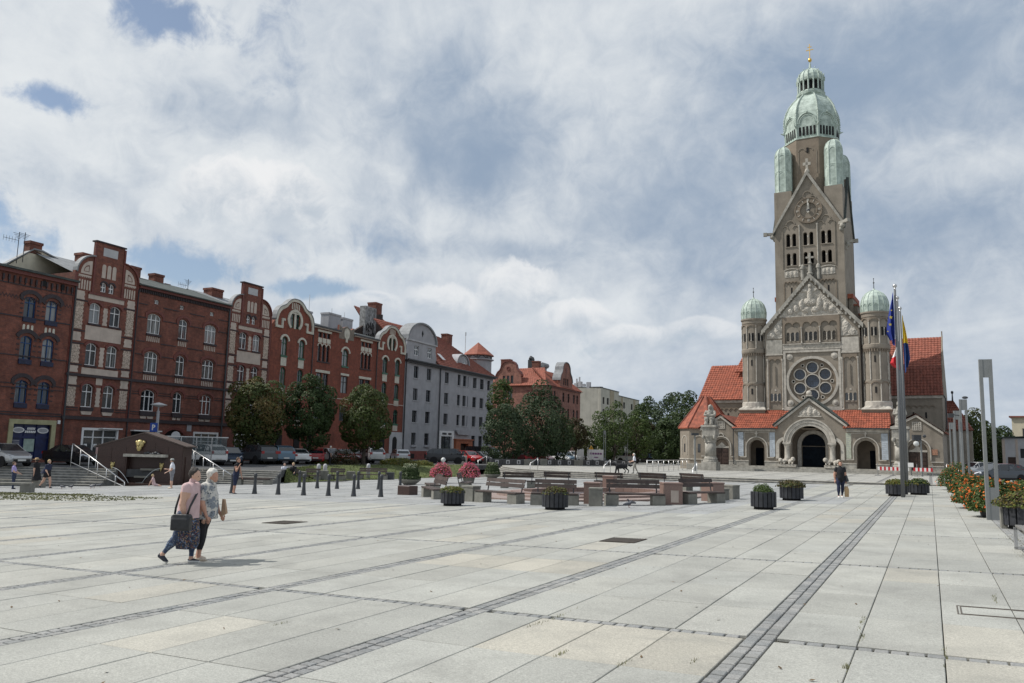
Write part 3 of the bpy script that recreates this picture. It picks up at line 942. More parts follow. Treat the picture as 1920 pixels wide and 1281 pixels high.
# portal columns on crouching lions
for s in (-1, 1):
 mb = MB(); mb.smooth = True
 x = s * 2.27
 mb.lathe([(.36, .98), (.36, 1.12), (.30, 1.2), (.34, 1.3), (.27, 1.42), (.255, 2.45), (.30, 2.52)], 16, (x, -.05, 0))
 c = mb.build('column', SP, church)
 mb = MB(); mb.box(x - .40, x + .40, -.42, .45, 2.84, 3.0); mb.lathe([(.27, 2.48), (.30, 2.6), (.40, 2.84)], 8, (x, -.05, 0))
 mb.build('capital', SP, c)
 mb = MB(); mb.box(x - .85 - (.1 if s < 0 else -.1), x + .95, -.62, .3, .42, .68); mb.build('lion_plinth', SP, church)
 for k in (-1, 1):
  mb = MB(); mb.smooth = True
  lx = x + k * .42
  mb.ball((lx - .05 * k, -.18, .98), (.32, .42, .26)); mb.ball((lx + k * .22, -.45, 1.22 if k * s < 0 else 1.08), (.24, .24, .25))
  mb.ball((lx + k * .22, -.64, 1.14 if k * s < 0 else 1.0), (.12, .14, .12)); mb.tube([(lx + .16, -.4, .9), (lx + .2, -.66, .72)], .09, 8); mb.tube([(lx - .16, -.4, .9), (lx - .14, -.66, .72)], .09, 8)
  mb.ball((lx - k * .18, .1, .9), (.26, .3, .24))
  mb.build('stone_lion', SP, church)
# porch roofs of ribbed tiles
tile_roof('porch_roof', (-8.15, -.30, 4.42), (-3.2, -.30, 4.50), (-3.2, 2.48, 6.55), (-7.75, 2.48, 6.55), M['tile_orange'], church)
tile_roof('porch_roof', (3.4, -.30, 4.58), (7.95, -.30, 4.55), (7.6, 2.48, 6.6), (3.4, 2.48, 6.58), M['tile_orange'], church)
tile_roof('porch_roof', (-3.22, 1.0, 5.3), (-1.7, 1.0, 5.3), (-1.7, 2.48, 6.55), (-3.22, 2.48, 6.55), M['tile_orange'], church)
tile_roof('porch_roof', (1.8, 1.0, 5.35), (3.42, 1.0, 5.35), (3.42, 2.48, 6.58), (1.8, 2.48, 6.58), M['tile_orange'], church)
mb = MB(); mb.box(-8.15, -3.5, -.42, -.30, 4.36, 4.46); mb.box(3.75, 7.95, -.42, -.30, 4.48, 4.58); mb.build('gutter', M['iron'], church)
for x in (-7.98, 7.75):
 mb = MB(); mb.tube([(x, -.24, 4.4), (x, -.24, .5)], .05, 8); mb.build('downpipe', M['iron'], church)
# main gable wall, 2.5 m behind the porch
YM = 2.5
mb = MB()
gable = [(-5.0, .4), (4.95, .4), (4.95, 15.85), (0, 21.3), (-5.0, 15.5)]
rose_hole = circ(0, 9.75, 2.50, 36)
mb.plate(gable, YM, YM + .8, [rose_hole])
mb.build('gable_wall', S_, church)
mb = MB()
# raised square frame round the rose, corner pilasters, string courses
strip(mb, [(-2.75, 6.55), (-2.75, 12.95), (2.75, 12.95), (2.75, 6.55)][::-1], [(-3.0, 6.55), (-3.0, 13.2), (3.0, 13.2), (3.0, 6.55)][::-1], YM - .14, YM + .01)
mb.box(-3.0, 3.0, YM - .16, YM, 6.55, 6.95)
mb.build('rose_frame', SP, church)
for x in (-3.12, 3.12, -4.72, 4.70):
 mb = MB(); colonnette(mb, x, YM - .06, 6.6, 12.3, .085, 8); mb.build('colonnette', SP, church)
# rose window: stone disc with seven round lights and small eyes
discs = [(0, 0, .72)] + [(1.52 * math.cos(R(90 + 60 * k)), 1.52 * math.sin(R(90 + 60 * k)), .57) for k in range(6)]
eyes = [(2.02 * math.cos(R(60 + 60 * k)), 2.02 * math.sin(R(60 + 60 * k)), .13) for k in range(6)]
mb = MB()
mb.plate(circ(0, 9.75, 2.5, 40), YM + .22, YM + .5, [circ(x, 9.75 + z, r, 20) for x, z, r in discs] + [circ(x, 9.75 + z, r, 10) for x, z, r in eyes])
rose = mb.build('rose_window', SD, church)
mb = MB()
for x, z, r in discs:
 n = 24
 strip(mb, [(x + r * math.cos(-2 * math.pi * i / n), 9.75 + z + r * math.sin(-2 * math.pi * i / n)) for i in range(n + 1)],
   [(x + (r + .11) * math.cos(-2 * math.pi * i / n), 9.75 + z + (r + .11) * math.sin(-2 * math.pi * i / n)) for i in range(n + 1)], YM + .12, YM + .23)
for x, z, r in eyes:
 n = 10
 strip(mb, [(x + r * math.cos(-2 * math.pi * i / n), 9.75 + z + r * math.sin(-2 * math.pi * i / n)) for i in range(n + 1)],
   [(x + (r + .08) * math.cos(-2 * math.pi * i / n), 9.75 + z + (r + .08) * math.sin(-2 * math.pi * i / n)) for i in range(n + 1)], YM + .16, YM + .23)
n = 48
mb.build('rims', SP, rose)
mb = MB()
strip(mb, [(2.48 * math.cos(-2 * math.pi * i / n), 9.75 + 2.48 * math.sin(-2 * math.pi * i / n)) for i in range(n + 1)], [(2.76 * math.cos(-2 * math.pi * i / n), 9.75 + 2.76 * math.sin(-2 * math.pi * i / n)) for i in range(n + 1)], YM - .10, YM + .24)
mb.build('rose_ring', SP, rose)
M['rose_glass'] = mat('dark leaded glass', (.03, .045, .075), .15, .4, 3, spec=.7)
for x, z, r in discs:
 mb = MB(); mb.plate(circ(x, 9.75 + z, r + .02, 20), YM + .36, YM + .40)
 mb.build('pane', M['rose_glass'], rose)
mb = MB()
for x, z, r in discs:
 for k in range(-2, 3):
  h = math.sqrt(max(0, r * r - (k * r / 2.6) ** 2))
  mb.box(x + k * r / 2.6 - .008, x + k * r / 2.6 + .008, YM + .345, YM + .358, 9.75 + z - h, 9.75 + z + h)
  mb.box(x - h, x + h, YM + .346, YM + .357, 9.75 + z + k * r / 2.6 - .008, 9.75 + z + k * r / 2.6 + .008)
mb.build('leading', M['iron'], rose)
mb = MB(); mb.box(-2.6, 2.6, YM + .5, YM + .55, 7.1, 12.4); mb.build('rose_backing', M['black'], rose)
for x, z in ((-2.35, 12.5), (2.35, 12.5), (-2.35, 7.35), (2.35, 7.35)):
 mb = MB(); mb.M = Matrix.Translation((x, YM, z)) @ Matrix.Rotation(R(90), 4, 'X'); mb.lathe([(.36, -.0), (.36, .07), (.22, .10), (.12, .16), (0.001, .18)], 14)
 mb.build('boss', SP, church)
# inscription band
mb = MB(); mb.box(-3.05, 3.05, YM - .16, YM + .01, 13.25, 13.34); mb.box(-3.05, 3.05, YM - .08, YM + .01, 13.34, 13.86); mb.box(-3.05, 3.05, YM - .18, YM + .01, 13.86, 13.96)
mb.build('inscription_band', SP, church)
mb = MB()
x = -.9
while x < 2.85:
 w = rs.uniform(.05, .10)
 if rs.random() < .85:
  mb.box(x, x + .03, YM - .115, YM - .07, 13.45, 13.75 if rs.random() < .7 else 13.8)
  if rs.random() < .7: mb.box(x, x + w, YM - .11, YM - .07, rs.choice((13.45, 13.58, 13.70)), rs.choice((13.50, 13.63, 13.75)))
 x += w + .03
mb.build('lettering', SG, church)
# gallery of three bays above the band
mb = MB()
bays = [(-2.78, -1.10), (-.86, .82), (1.06, 2.74)]
def twin(x0, x1, z0, z1):
 """blind bay closed by two small round arches"""
 m = (x0 + x1) / 2; w = (m - x0) / 2
 p = [(x0, z0), (x1, z0)]
 for c in ((m + x1) / 2, (x0 + m) / 2):
  for i in range(9):
   t = math.pi * i / 8
   p.append((c + w * math.cos(t), z1 - w + w * math.sin(t)))
 return p
mb.plate(rect(-3.0, 3.0, 13.98, 16.95), YM - .16, YM - .0, [twin(a, b, 14.0, 16.35) for a, b in bays])
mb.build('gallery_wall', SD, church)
for a, b in bays:
 mb = MB()
 m = (a + b) / 2
 lights = [arch(m + k * .50 - .17, m + k * .50 + .17, 14.25, 15.25, n=6) for k in (-1, 0, 1)]
 mb.plate(arch(a + .12, b - .12, 14.02, 15.86, .75, n=10), YM - .075, YM - .005, lights)
 w = mb.build('gallery_window', S_, church)
 mb = MB(); mb.box(m - .7, m + .7, YM - .0, YM + .004, 14.2, 15.4); mb.build('pane', M['glass_dark'], w)
 mb = MB()
 for k in (-.5, .5): colonnette(mb, m + k * .5, YM - .09, 14.25, 15.1, .045, 6)
 mb.build('colonnette', SP, w)
mb = MB()
for x in (-.98, .94): colonnette(mb, x, YM - .2, 14.0, 15.8, .06, 8)
mb.build('gallery_columns', SP, church)
# carved gable field
mb = MB()
fig = [(0, 19.3, .30, .95, .35), (0, 20.35, .22, .26, .32), (0, 18.6, .7, .5, .28), (-.9, 18.3, .28, .7, .3), (.95, 18.3, .3, .7, .3), (-1.5, 17.9, .3, .5, .25), (1.6, 17.9, .3, .5, .25), (-2.15, 17.6, .35, .35, .22), (2.2, 17.6, .35, .35, .22), (-.5, 17.7, .4, .35, .24), (.5, 17.7, .4, .35, .24), (-.45, 19.9, .5, .25, .14), (.45, 19.9, .5, .25, .14)]
relief(mb, -3.6, 3.6, 17.0, 20.9, YM, fig, lambda x, z: z < 20.95 - abs(x) * 1.14, 64, 44, .09)
relief(mb, -4.75, -3.1, 14.5, 17.4, YM, [(-3.6, 15.6, .4, .7, .14), (-4.2, 15.0, .4, .4, .12)], lambda x, z: z < 20.5 - abs(x) * 1.14 and z > 14.6, 16, 22, .08, 3)
relief(mb, 3.1, 4.75, 14.5, 17.4, YM, [(3.6, 15.6, .4, .7, .14), (4.2, 15.0, .4, .4, .12)], lambda x, z: z < 20.5 - abs(x) * 1.14 and z > 14.6, 16, 22, .08, 4)
mb.build('carved_relief', SP, church)
mb = MB(); mb.box(-2.9, 2.9, YM - .14, YM, 16.96, 17.06)
for k in range(34): mb.box(-2.85 + k * .17, -2.77 + k * .17, YM - .12, YM - .01, 16.86, 16.96)
mb.build('carved_sill', SP, church)
for s in (-1, 1):
 mb = MB(); mb.box(min(s * 3.1, s * 4.85), max(s * 3.1, s * 4.85), YM - .09, YM, 12.85, 14.45); mb.build('stone_panel', SP if s > 0 else SG, church)
 mb = MB(); mb.box(min(s * 3.05, s * 4.9), max(s * 3.05, s * 4.9), YM - .16, YM, 12.72, 12.85); mb.build('string_course', SP, church)
 mb = MB()
 a, b = (3.2, 4.62) if s > 0 else (-4.62, -3.2)
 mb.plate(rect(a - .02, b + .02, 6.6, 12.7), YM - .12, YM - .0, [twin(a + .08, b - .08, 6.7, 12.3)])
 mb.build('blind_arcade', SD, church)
 mb = MB(); m = (a + b) / 2
 mb.plate(arch(a + .12, b - .12, 7.45, 9.15, .6, n=10), YM - .08, YM - .004, [arch(m + k * .42 - .14, m + k * .42 + .14, 7.6, 8.45, n=6) for k in (-1, 0, 1)])
 w = mb.build('arcade_window', S_, church)
 mb = MB(); mb.box(m - .6, m + .6, YM - .003, YM + .002, 7.55, 8.6); mb.build('pane', M['glass_dark'], w)
 mb = MB()
 for k in (-.5, .5): colonnette(mb, m + k * .42, YM - .1, 7.6, 8.35, .05, 6)
 mb.box(m - .09, m + .09, YM - .11, YM - .02, 8.72, 8.90); mb.build('colonnette', SP, w)
 mb = MB(); mb.box(m - .02, m + .02, YM - .1, YM - .01, 9.4, 11.5); mb.build('mullion', S_, church)
# raking coping of the main gable and roof behind it
mb = MB()
strip(mb, [(-5.35, 15.05), (0, 21.25), (5.35, 15.35)], [(-5.35, 15.6), (0, 21.8), (5.35, 15.9)], YM - .30, YM + .9)
for s in (-1, 1):
 for k in range(12):
  t = (k + .5) / 12
  x, z = s * 5.2 * t, 21.28 - 6.05 * t
  mb.box(x - .09, x + .09, YM - .42, YM - .25, z - .12, z + .16)
mb.build('gable_coping', SG, church)
mb = MB(); mb.lathe([(.30, 21.7), (.34, 21.9), (.2, 22.0), (.16, 22.9), (.24, 23.0), (.1, 23.3)], 10, (0, YM + .3, 0)); mb.box(-.10, .10, YM + .2, YM + .4, 23.2, 24.2); mb.box(-.42, .42, YM + .22, YM + .38, 23.6, 23.8)
mb.build('gable_cross', SG, church)
mb = MB()
for x in (-.85, .85): mb.lathe([(.2, 21.2), (.2, 22.4), (.28, 22.5), (.24, 22.8), (.05, 23.1)], 10, (x, YM + .55, 0))
mb.box(-1.2, 1.2, YM + .52, YM + .58, 21.2, 22.9)
mb.build('gable_cross_screen', SG, church)
# nave body and roof
mb = MB()
mb.box(-5.0, 4.95, YM + .8, 44, .4, 15.5)
mb.build('nave', S_, church)
tile_roof('nave_roof', (-5.4, 3.4, 15.4), (-5.4, 44, 15.4), (0, 44, 21.2), (0, 3.4, 21.2), M['tile_dull'], church, .6, .6)
tile_roof('nave_roof', (5.4, 44, 15.5), (5.4, 3.4, 15.5), (0, 3.4, 21.2), (0, 44, 21.2), M['tile_dull'], church, .6, .6)
for s, z in ((-1, 19.2), (1, 19.0)):   # stumps of roof beside the tower
 mb = MB(); x = s * 4.15
 mb.box(min(x, s * 3.7), max(x, s * 3.7), 4.4, 9.0, 15, z); mb.build('tower_shoulder', S_, church)
 mb = MB(); mb.box(min(x + s * .06, s * 3.3), max(x + s * .06, s * 3.3), 4.2, 9.2, z, z + .5); mb.build('shoulder_roof', M['tile_orange'], church)
for k, (z, x) in enumerate(((18.2, 4.55), (17.2, 5.1))):
 mb = MB(); mb.box(3.7, x, 4.8 + k * .5, 9, 15, z); mb.build('tower_shoulder', S_, church)
 mb = MB(); mb.box(3.9, x + .08, 4.7 + k * .5, 9, z, z + .2); mb.build('shoulder_roof', M['tile_dull'], church)
# round stair turrets
M['copper_rib'] = mat('copper rib', (.44, .52, .47), .55, .1, 3)
def turret(cx, cy):
 t = bpy.data.objects.new('turret', None); col.objects.link(t); t.parent = church
 mb = MB()
 mb.box(cx - 1.5, cx + 1.5, cy - 1.5, cy + 1.5, 4.3, 6.0); mb.box(cx - 1.42, cx + 1.42, cy - 1.42, cy + 1.42, 6.0, 6.5); mb.box(cx - 1.52, cx + 1.52, cy - 1.52, cy + 1.52, 6.5, 6.62)
 mb.build('base_block', SD, t)
 mb = MB()
 n = 24
 ring = lambda r, z: [(cx + r * math.cos(2 * math.pi * i / n), cy + r * math.sin(2 * math.pi * i / n), z) for i in range(n)]
 def sq(r, z):
  o = []
  for i in range(n):
   a = 2 * math.pi * i / n; k = r / max(abs(math.cos(a)), abs(math.sin(a)))
   o.append((cx + k * math.cos(a), cy + k * math.sin(a), z))
  return o
 mb.loft([sq(1.5, 6.62), sq(1.42, 6.75), ring(1.42, 7.0), ring(1.40, 7.42), ring(1.32, 7.5)], cap=True)
 mb.build('apron', M['stone_pale'], t)
 mb = MB(); mb.smooth = False
 mb.lathe([(1.27, 7.4), (1.27, 9.7), (1.22, 9.75), (1.22, 13.0), (1.38, 13.05), (1.42, 13.2), (1.42, 13.5), (1.30, 13.6), (1.30, 16.4), (1.36, 16.5), (1.36, 16.8), (1.46, 16.9), (1.46, 17.05), (1.2, 17.1)], 32, (cx, cy, 0))
 mb.build('shaft', S_, t)
 mb = MB()
 for k in range(8):
  a = 2 * math.pi * (k + .5) / 8
  for r, z0, z1 in ((1.30, 7.45, 9.3), (1.26, 9.75, 12.95), (1.35, 13.6, 16.2)):
   mb.tube([(cx + r * math.cos(a), cy + r * math.sin(a), z0), (cx + r * math.cos(a), cy + r * math.sin(a), z1)], .07, 6)
 mb.build('colonnettes', SP, t)
 mb = MB()   # round heads between the strips
 for k in range(8):
  a0 = 2 * math.pi * k / 8
  for r, zs in ((1.31, 9.1), (1.38, 15.9)):
   pts_i, pts_o = [], []
   for i in range(9):
    u = math.pi * i / 8
    da = .34 * math.cos(u)
    for (kk, pl) in ((.34, pts_i), (.44, pts_o)):
     aa = a0 + kk * math.cos(u); zz = zs + kk * 1.15 * math.sin(u)
     pl.append((aa, zz))
   vs = [(cx + (r - .02) * math.cos(a), cy + (r - .02) * math.sin(a), z) for a, z in pts_i + pts_o]
   vs2 = [(cx + (r + .03) * math.cos(a), cy + (r + .03) * math.sin(a), z) for a, z in pts_i + pts_o]
   fs = []
   for i in range(8):
    fs.append((18 + i, 18 + i + 1, 27 + i + 1, 27 + i)); fs.append((18 + i + 1, 18 + i, i, i + 1)); fs.append((27 + i, 27 + i + 1, 9 + i + 1, 9 + i))
   mb.add(vs + vs2, fs)
 for k in range(32):
  a = 2 * math.pi * k / 32
  for zz, rr in ((12.75, 1.34),):
   mb.M = Matrix.Translation((cx, cy, 0)) @ Matrix.Rotation(a, 4, 'Z'); mb.box(rr - .12, rr + .03, -.05, .05, zz, zz + .32); mb.M = Matrix.Identity(4)
 mb.build('arch_heads', SD, t)
 mb = MB()
 for k in range(8):
  a = 2 * math.pi * k / 8
  mb.M = Matrix.Translation((cx, cy, 0)) @ Matrix.Rotation(a, 4, 'Z')
  for dy in (-.17, .17):
   mb.box(1.25, 1.325, dy - .12, dy + .12, 14.45, 15.35)
  if k % 2 == 0:
   mb.box(1.2, 1.29, -.09, .09, 8.35, 9.0); mb.box(1.1, 1.24, -.08, .08, 11.6, 12.3)
 mb.M = Matrix.Identity(4)
 mb.build('slit_windows', M['black'], t)
 mb = MB()
 for k in range(8):
  a = 2 * math.pi * k / 8
  colonnette(mb, cx + 1.34 * math.cos(a), cy + 1.34 * math.sin(a), 14.4, 15.3, .05, 6)
 mb.build('window_columns', SP, t)
 mb = MB()
 prof = [(1.36, 17.05), (1.40, 17.5), (1.42, 17.8), (1.36, 18.25), (1.18, 18.75), (.86, 19.15), (.45, 19.42), (.16, 19.52), (.1, 19.7)]
 mb.lathe(prof, 16, (cx, cy, 0))
 d = mb.build('dome', M['copper'], t)
 mb = MB()
 for k in range(16):
  a = 2 * math.pi * k / 16
  mb.tube([(cx + (r + .02) * math.cos(a), cy + (r + .02) * math.sin(a), z) for r, z in prof[:-1]], .03, 5)
  am = a + math.pi / 16
  mb.tube([(cx + 1.42 * math.cos(a + math.pi / 8 * i / 6), cy + 1.42 * math.sin(a + math.pi / 8 * i / 6), 17.55 + .38 * math.sin(math.pi * i / 6)) for i in range(7)], .025, 4)
 mb.build('ribs', M['copper_rib'], d)
 mb = MB()
 for k in range(16):
  a = 2 * math.pi * (k + .5) / 16
  mb.ball((cx + 1.38 * math.cos(a), cy + 1.38 * math.sin(a), 17.68), .055, 6, 4)
 mb.build('studs', M['copper_dark'], d)
 mb = MB(); mb.tube([(cx, cy, 19.5), (cx, cy, 20.75)], [.05, .025], 6); mb.ball((cx, cy, 20.35), .09, 8, 6); mb.ball((cx, cy, 20.8), .06, 6, 5)
 mb.build('finial', M['iron'], t)
turret(-6.42, 3.35)
turret(6.42, 3.35)
# tower
tower = bpy.data.objects.new('tower', None); col.objects.link(tower); tower.parent = church
TX, TY, TH = -.10, 6.74, 3.72
YT = TY - TH                       # front face
mb = MB()
wins = []
for u in (-2.0, -.14, 1.78):
 for z0, z1 in ((25.2, 26.72), (23.0, 24.45)):
  for s in (-1, 1):
   wins.append((u + s * .33, z0, z1))
holes = [arch(u - .21, u + .21, z0, z1, n=6) for u, z0, z1 in wins]
face = [(TX - TH, 15.0), (TX + TH, 15.0), (TX + TH, 27.1), (TX, 33.6), (TX - TH, 26.9)]
mb.plate(face, YT, YT + .5, holes)
mb.build('front_wall', S_, tower)
mb = MB()
mb.box(TX - TH, TX - TH + .5, YT + .5, TY + TH, 15, 27); mb.box(TX + TH - .5, TX + TH, YT + .5, TY + TH, 15, 27)
bw = [arch(u - .21, u + .21, z0, z1, n=6) for u, z0, z1 in wins]
mb.plate(face, TY + TH - .5, TY + TH, bw, back=True)
mb.build('side_walls', S_, tower)
mb = MB()   # solid corner piers rising above the gables
for sx in (-1, 1):
 for sy in (-1, 1):
  cx, cy = TX + sx * (TH - .98), TY + sy * (TH - .98)
  mb.box(cx - .96, cx + .96, cy - .96, cy + .96, 26.95, 31.8)
mb.build('corner_piers', S_, tower)
mb = MB()   # flank gables
for sx in (-1, 1):
 x = TX + sx * TH
 vs = [(x, TY - TH, 27), (x, TY + TH, 27), (x, TY, 33.5), (x - sx * .5, TY - TH, 27), (x - sx * .5, TY + TH, 27), (x - sx * .5, TY, 33.5)]
 mb.add(vs, [(0, 1, 2), (3, 5, 4), (0, 2, 5, 3), (2, 1, 4, 5)] if sx > 0 else [(0, 2, 1), (3, 4, 5), (0, 3, 5, 2), (2, 5, 4, 1)])
mb.build('flank_gables', S_, tower)
mb = MB()
for sx in (-1, 1):
 x = TX + sx * (TH + .05)
 for sy in (-1, 1):
  mb.tube([(x, TY + sy * (TH + .1), 26.8), (x, TY, 33.6)], .2, 4)
mb.build('flank_roof_edges', M['roof_felt'], tower)
# octagon
OA = 3.0
oct_r = OA / math.cos(math.pi / 8)
mb = MB(); mb.lathe([(oct_r, 27.5), (oct_r, 38.05)], 8, (TX, TY, 0), math.pi / 8, 2 * math.pi + math.pi / 8)
mb.build('octagon', SD, tower)
mb = MB()
yo = TY - OA
for s in (-1, 1):
 arc_band(mb, TX - .55 + s * .43 - .0, TX - .0 + s * .43 + .12, 36.5, .33, .07, yo - .05, yo + .01, 6, drop=.0)
strip(mb, [(TX - .95, 33.8), (TX - .95, 36.4)], [(TX - 1.02, 33.8), (TX - 1.02, 36.4)], yo - .04, yo + .01)
mb.box(TX + .95, TX + 1.02, yo - .04, yo + .01, 33.8, 36.4)
mb.build('octagon_blind_arch', S_, tower)
mb = MB(); mb.box(TX - .12, TX + .12, yo - .06, yo + .01, 36.3, 36.9); mb.build('octagon_slit', M['black'], tower)
# raking coping of the clock gable
mb = MB()
strip(mb, [(TX - TH - .15, 26.75), (TX, 33.35), (TX + TH + .15, 26.85)], [(TX - TH - .15, 27.2), (TX, 33.95), (TX + TH + .15, 27.3)], YT - .28, YT + .5)
mb.build('gable_coping', SG, tower)
mb = MB(); mb.box(TX - .13, TX + .13, YT - .05, YT + .2, 33.8, 35.35); mb.box(TX - .42, TX + .42, YT - .05, YT + .2, 34.55, 34.9); mb.lathe([(.3, 33.7), (.2, 34.1)], 8, (TX, YT + .08, 0))
mb.build('stone_cross', SP, tower)
# trefoil-headed recess lines and arches
mb = MB()
for c, zc in ((-2.05, 27.75), (1.80, 28.0), (-.12, 31.0)):
 arc_band(mb, c - .42, c + .42, zc, .42, .12, YT - .10, YT + .01, 8)
 arc_band(mb, c - .86, c - .30, zc - .45, .28, .10, YT - .08, YT + .01, 6); arc_band(mb, c + .30, c + .86, zc - .45, .28, .10, YT - .08, YT + .01, 6)
mb.box(-3.02, -2.91, YT - .08, YT + .01, 22.7, 27.3); mb.box(2.62, 2.73, YT - .08, YT + .01, 22.7, 27.6)
mb.build('blind_tracery', S_, tower)
mb = MB()
for x in (-1.07, .86):
 colonnette(mb, x, YT - .07, 22.8, 27.6, .075, 8)
mb.build('tall_colonnettes', SP, tower)
mb = MB()
for u in (-2.0, -.14, 1.78):
 for z0, z1 in ((25.2, 26.3), (23.0, 24.05)):
  colonnette(mb, u, YT + .08, z0, z1, .075, 8)
mb.build('belfry_colonnettes', SP, tower)
mb = MB()
for u in (-2.0, -.14, 1.78):
 for z0 in (25.2, 23.0): mb.box(u - .62, u + .62, YT - .08, YT + .02, z0 - .10, z0 - .005)
mb.build('belfry_sills', S_, tower)
mb = MB(); mb.box(TX - TH + .5, TX + TH - .5, YT + .55, TY + TH - .55, 22.7, 22.8); mb.box(TX - TH + .55, TX + 1.4, YT + .75, TY, 22.8, 27); mb.box(TX + 1.4, TX + TH - .55, YT + .75, TY, 24.9, 27)  # black boxes added behind the openings to put shade in the belfry
mb.build('bell_frame', M['black'], tower)
for cx, cz in ((-2.05, 22.05), (1.88, 22.1)):
 mb = MB(); relief(mb, cx - .75, cx + .75, cz - .42, cz + .36, YT, [(cx - .45, cz, .16, .3, .09), (cx, cz, .16, .34, .09), (cx + .45, cz, .16, .3, .09)], lambda x, z: True, 20, 12, .05)
 arc_band(mb, cx - .75, cx + .75, cz + .36, .16, .09, YT - .10, YT + .01, 8)
 mb.build('carved_relief', SP, tower)
 mb = MB()
 for k in range(4): arc_band(mb, cx - .74 + k * .37, cx - .74 + k * .37 + .30, 20.95, .15, .07, YT - .12, YT + .01, 6, drop=.1)
 mb.box(cx - .86, cx - .78, YT - .06, YT + .01, 18.8, 21.0); mb.box(cx + .78, cx + .86, YT - .06, YT + .01, 18.8, 21.0)
 mb.build('corbel_table', SD, tower)
 mb = MB(); mb.box(cx - .09, cx + .09, YT - .012, YT + .01, 19.7, 20.45); mb.build('slit_window', M['black'], tower)
# clock: pierced ring, numeral bars and two hands near noon
CX, CZ = -.03, 29.2
mb = MB()
n = 36
def ring2(mbx, r0, r1, y0, y1):
 strip(mbx, [(CX + r0 * math.cos(-2 * math.pi * i / n), CZ + r0 * math.sin(-2 * math.pi * i / n)) for i in range(n + 1)], [(CX + r1 * math.cos(-2 * math.pi * i / n), CZ + r1 * math.sin(-2 * math.pi * i / n)) for i in range(n + 1)], y0, y1)
ring2(mb, .92, 1.47, YT - .16, YT + .01); ring2(mb, 1.40, 1.50, YT - .22, YT - .1); ring2(mb, .90, .98, YT - .22, YT - .1)
clock = mb.build('clock', SD, tower)
M['clock_pale'] = mat('pale clock numerals', (.62, .60, .54), .6, .1, 5)
for k in range(12):
 a = math.pi / 2 - 2 * math.pi * k / 12
 mb = MB(); mb.M = Matrix.Translation((CX + 1.19 * math.cos(a), YT - .19, CZ + 1.19 * math.sin(a))) @ Matrix.Rotation(-(a - math.pi / 2), 4, 'Y')
 for dx_ in ((-.06, .06) if k % 3 == 0 else (0,)): mb.box(dx_ - .02, dx_ + .02, -.02, .03, -.14, .14)
 mb.build('numeral', M['clock_pale'], clock)
for L, w, a in ((1.28, .05, 3.0), (.85, .08, -2.0)):
 mb = MB(); mb.M = Matrix.Translation((CX, YT - .26 - w, CZ)) @ Matrix.Rotation(R(-a), 4, 'Y')
 mb.add([(-w * 1.5, 0, -.3), (w * 1.5, 0, -.3), (w * 1.4, 0, .3), (w, 0, L * .8), (0, 0, L), (-w, 0, L * .8), (-w * 1.4, 0, .3)], [(0, 1, 2, 3, 4, 5, 6)])
 mb.box(-w, w, 0, .02, -.28, L * .75)
 mb.build('clock_hand', M['clock_pale'], clock)
mb = MB(); mb.M = Matrix.Translation((CX, YT - .1, CZ)) @ Matrix.Rotation(R(90), 4, 'X'); mb.lathe([(.2, 0), (.2, .2), (.08, .26)], 12); mb.build('clock_hub', M['iron'], clock)
# gargoyle beams
for x, y, dxx, dyy, z in ((TX - TH, YT + .3, -1.1, -.25, 26.8), (TX + TH - .3, YT, .9, -.8, 27.2), (TX + TH, YT + 1.2, 1.1, .1, 25.3)):
 mb = MB(); a = math.atan2(dyy, dxx)
 mb.M = Matrix.Translation((x, y, z)) @ Matrix.Rotation(a, 4, 'Z')
 mb.box(-.3, 1.1, -.16, .16, 0, .3); mb.box(.9, 1.3, -.2, .2, -.05, .34); mb.smooth = True; mb.ball((.25, 0, -.2), (.35, .25, .3), 10, 6); mb.ball((.05, 0, -.5), (.22, .2, .3), 8, 6)
 mb.build('waterspout', SG, tower)
# copper corner turrets
for sx in (-1, 1):
 for sy in (-1, 1):
  cx, cy = TX + sx * (TH - .96), TY + sy * (TH - .96)
  mb = MB(); r = .98
  prof = [(r * 1.04, 31.78), (r * 1.04, 31.9), (r, 31.95), (r, 34.3), (r * 1.02, 34.35), (r, 34.45), (r, 36.0), (r * .96, 36.5), (r * .80, 36.95), (r * .55, 37.25), (r * .25, 37.42), (.02, 37.46)]
  mb.lathe(prof, 8, (cx, cy, 0), math.pi / 8, 2 * math.pi + math.pi / 8)
  ct = mb.build('copper_turret', M['copper'], tower)
  mb = MB()
  for k in range(8):
   a = math.pi / 8 + k * math.pi / 4
   mb.tube([(cx + (rr + .015) * math.cos(a), cy + (rr + .015) * math.sin(a), z) for rr, z in prof[2:-1]], .04, 5)
   for zz in (33.9, 36.0):
    p0 = Vector((cx + r * math.cos(a), cy + r * math.sin(a), zz)); p1 = Vector((cx + r * math.cos(a + math.pi / 4), cy + r * math.sin(a + math.pi / 4), zz))
    mb.tube([p0.lerp(p1, i / 6) + Vector((0, 0, .30 * math.sin(math.pi * i / 6))) for i in range(7)], .03, 4)
  mb.build('ribs', M['copper_rib'], ct)
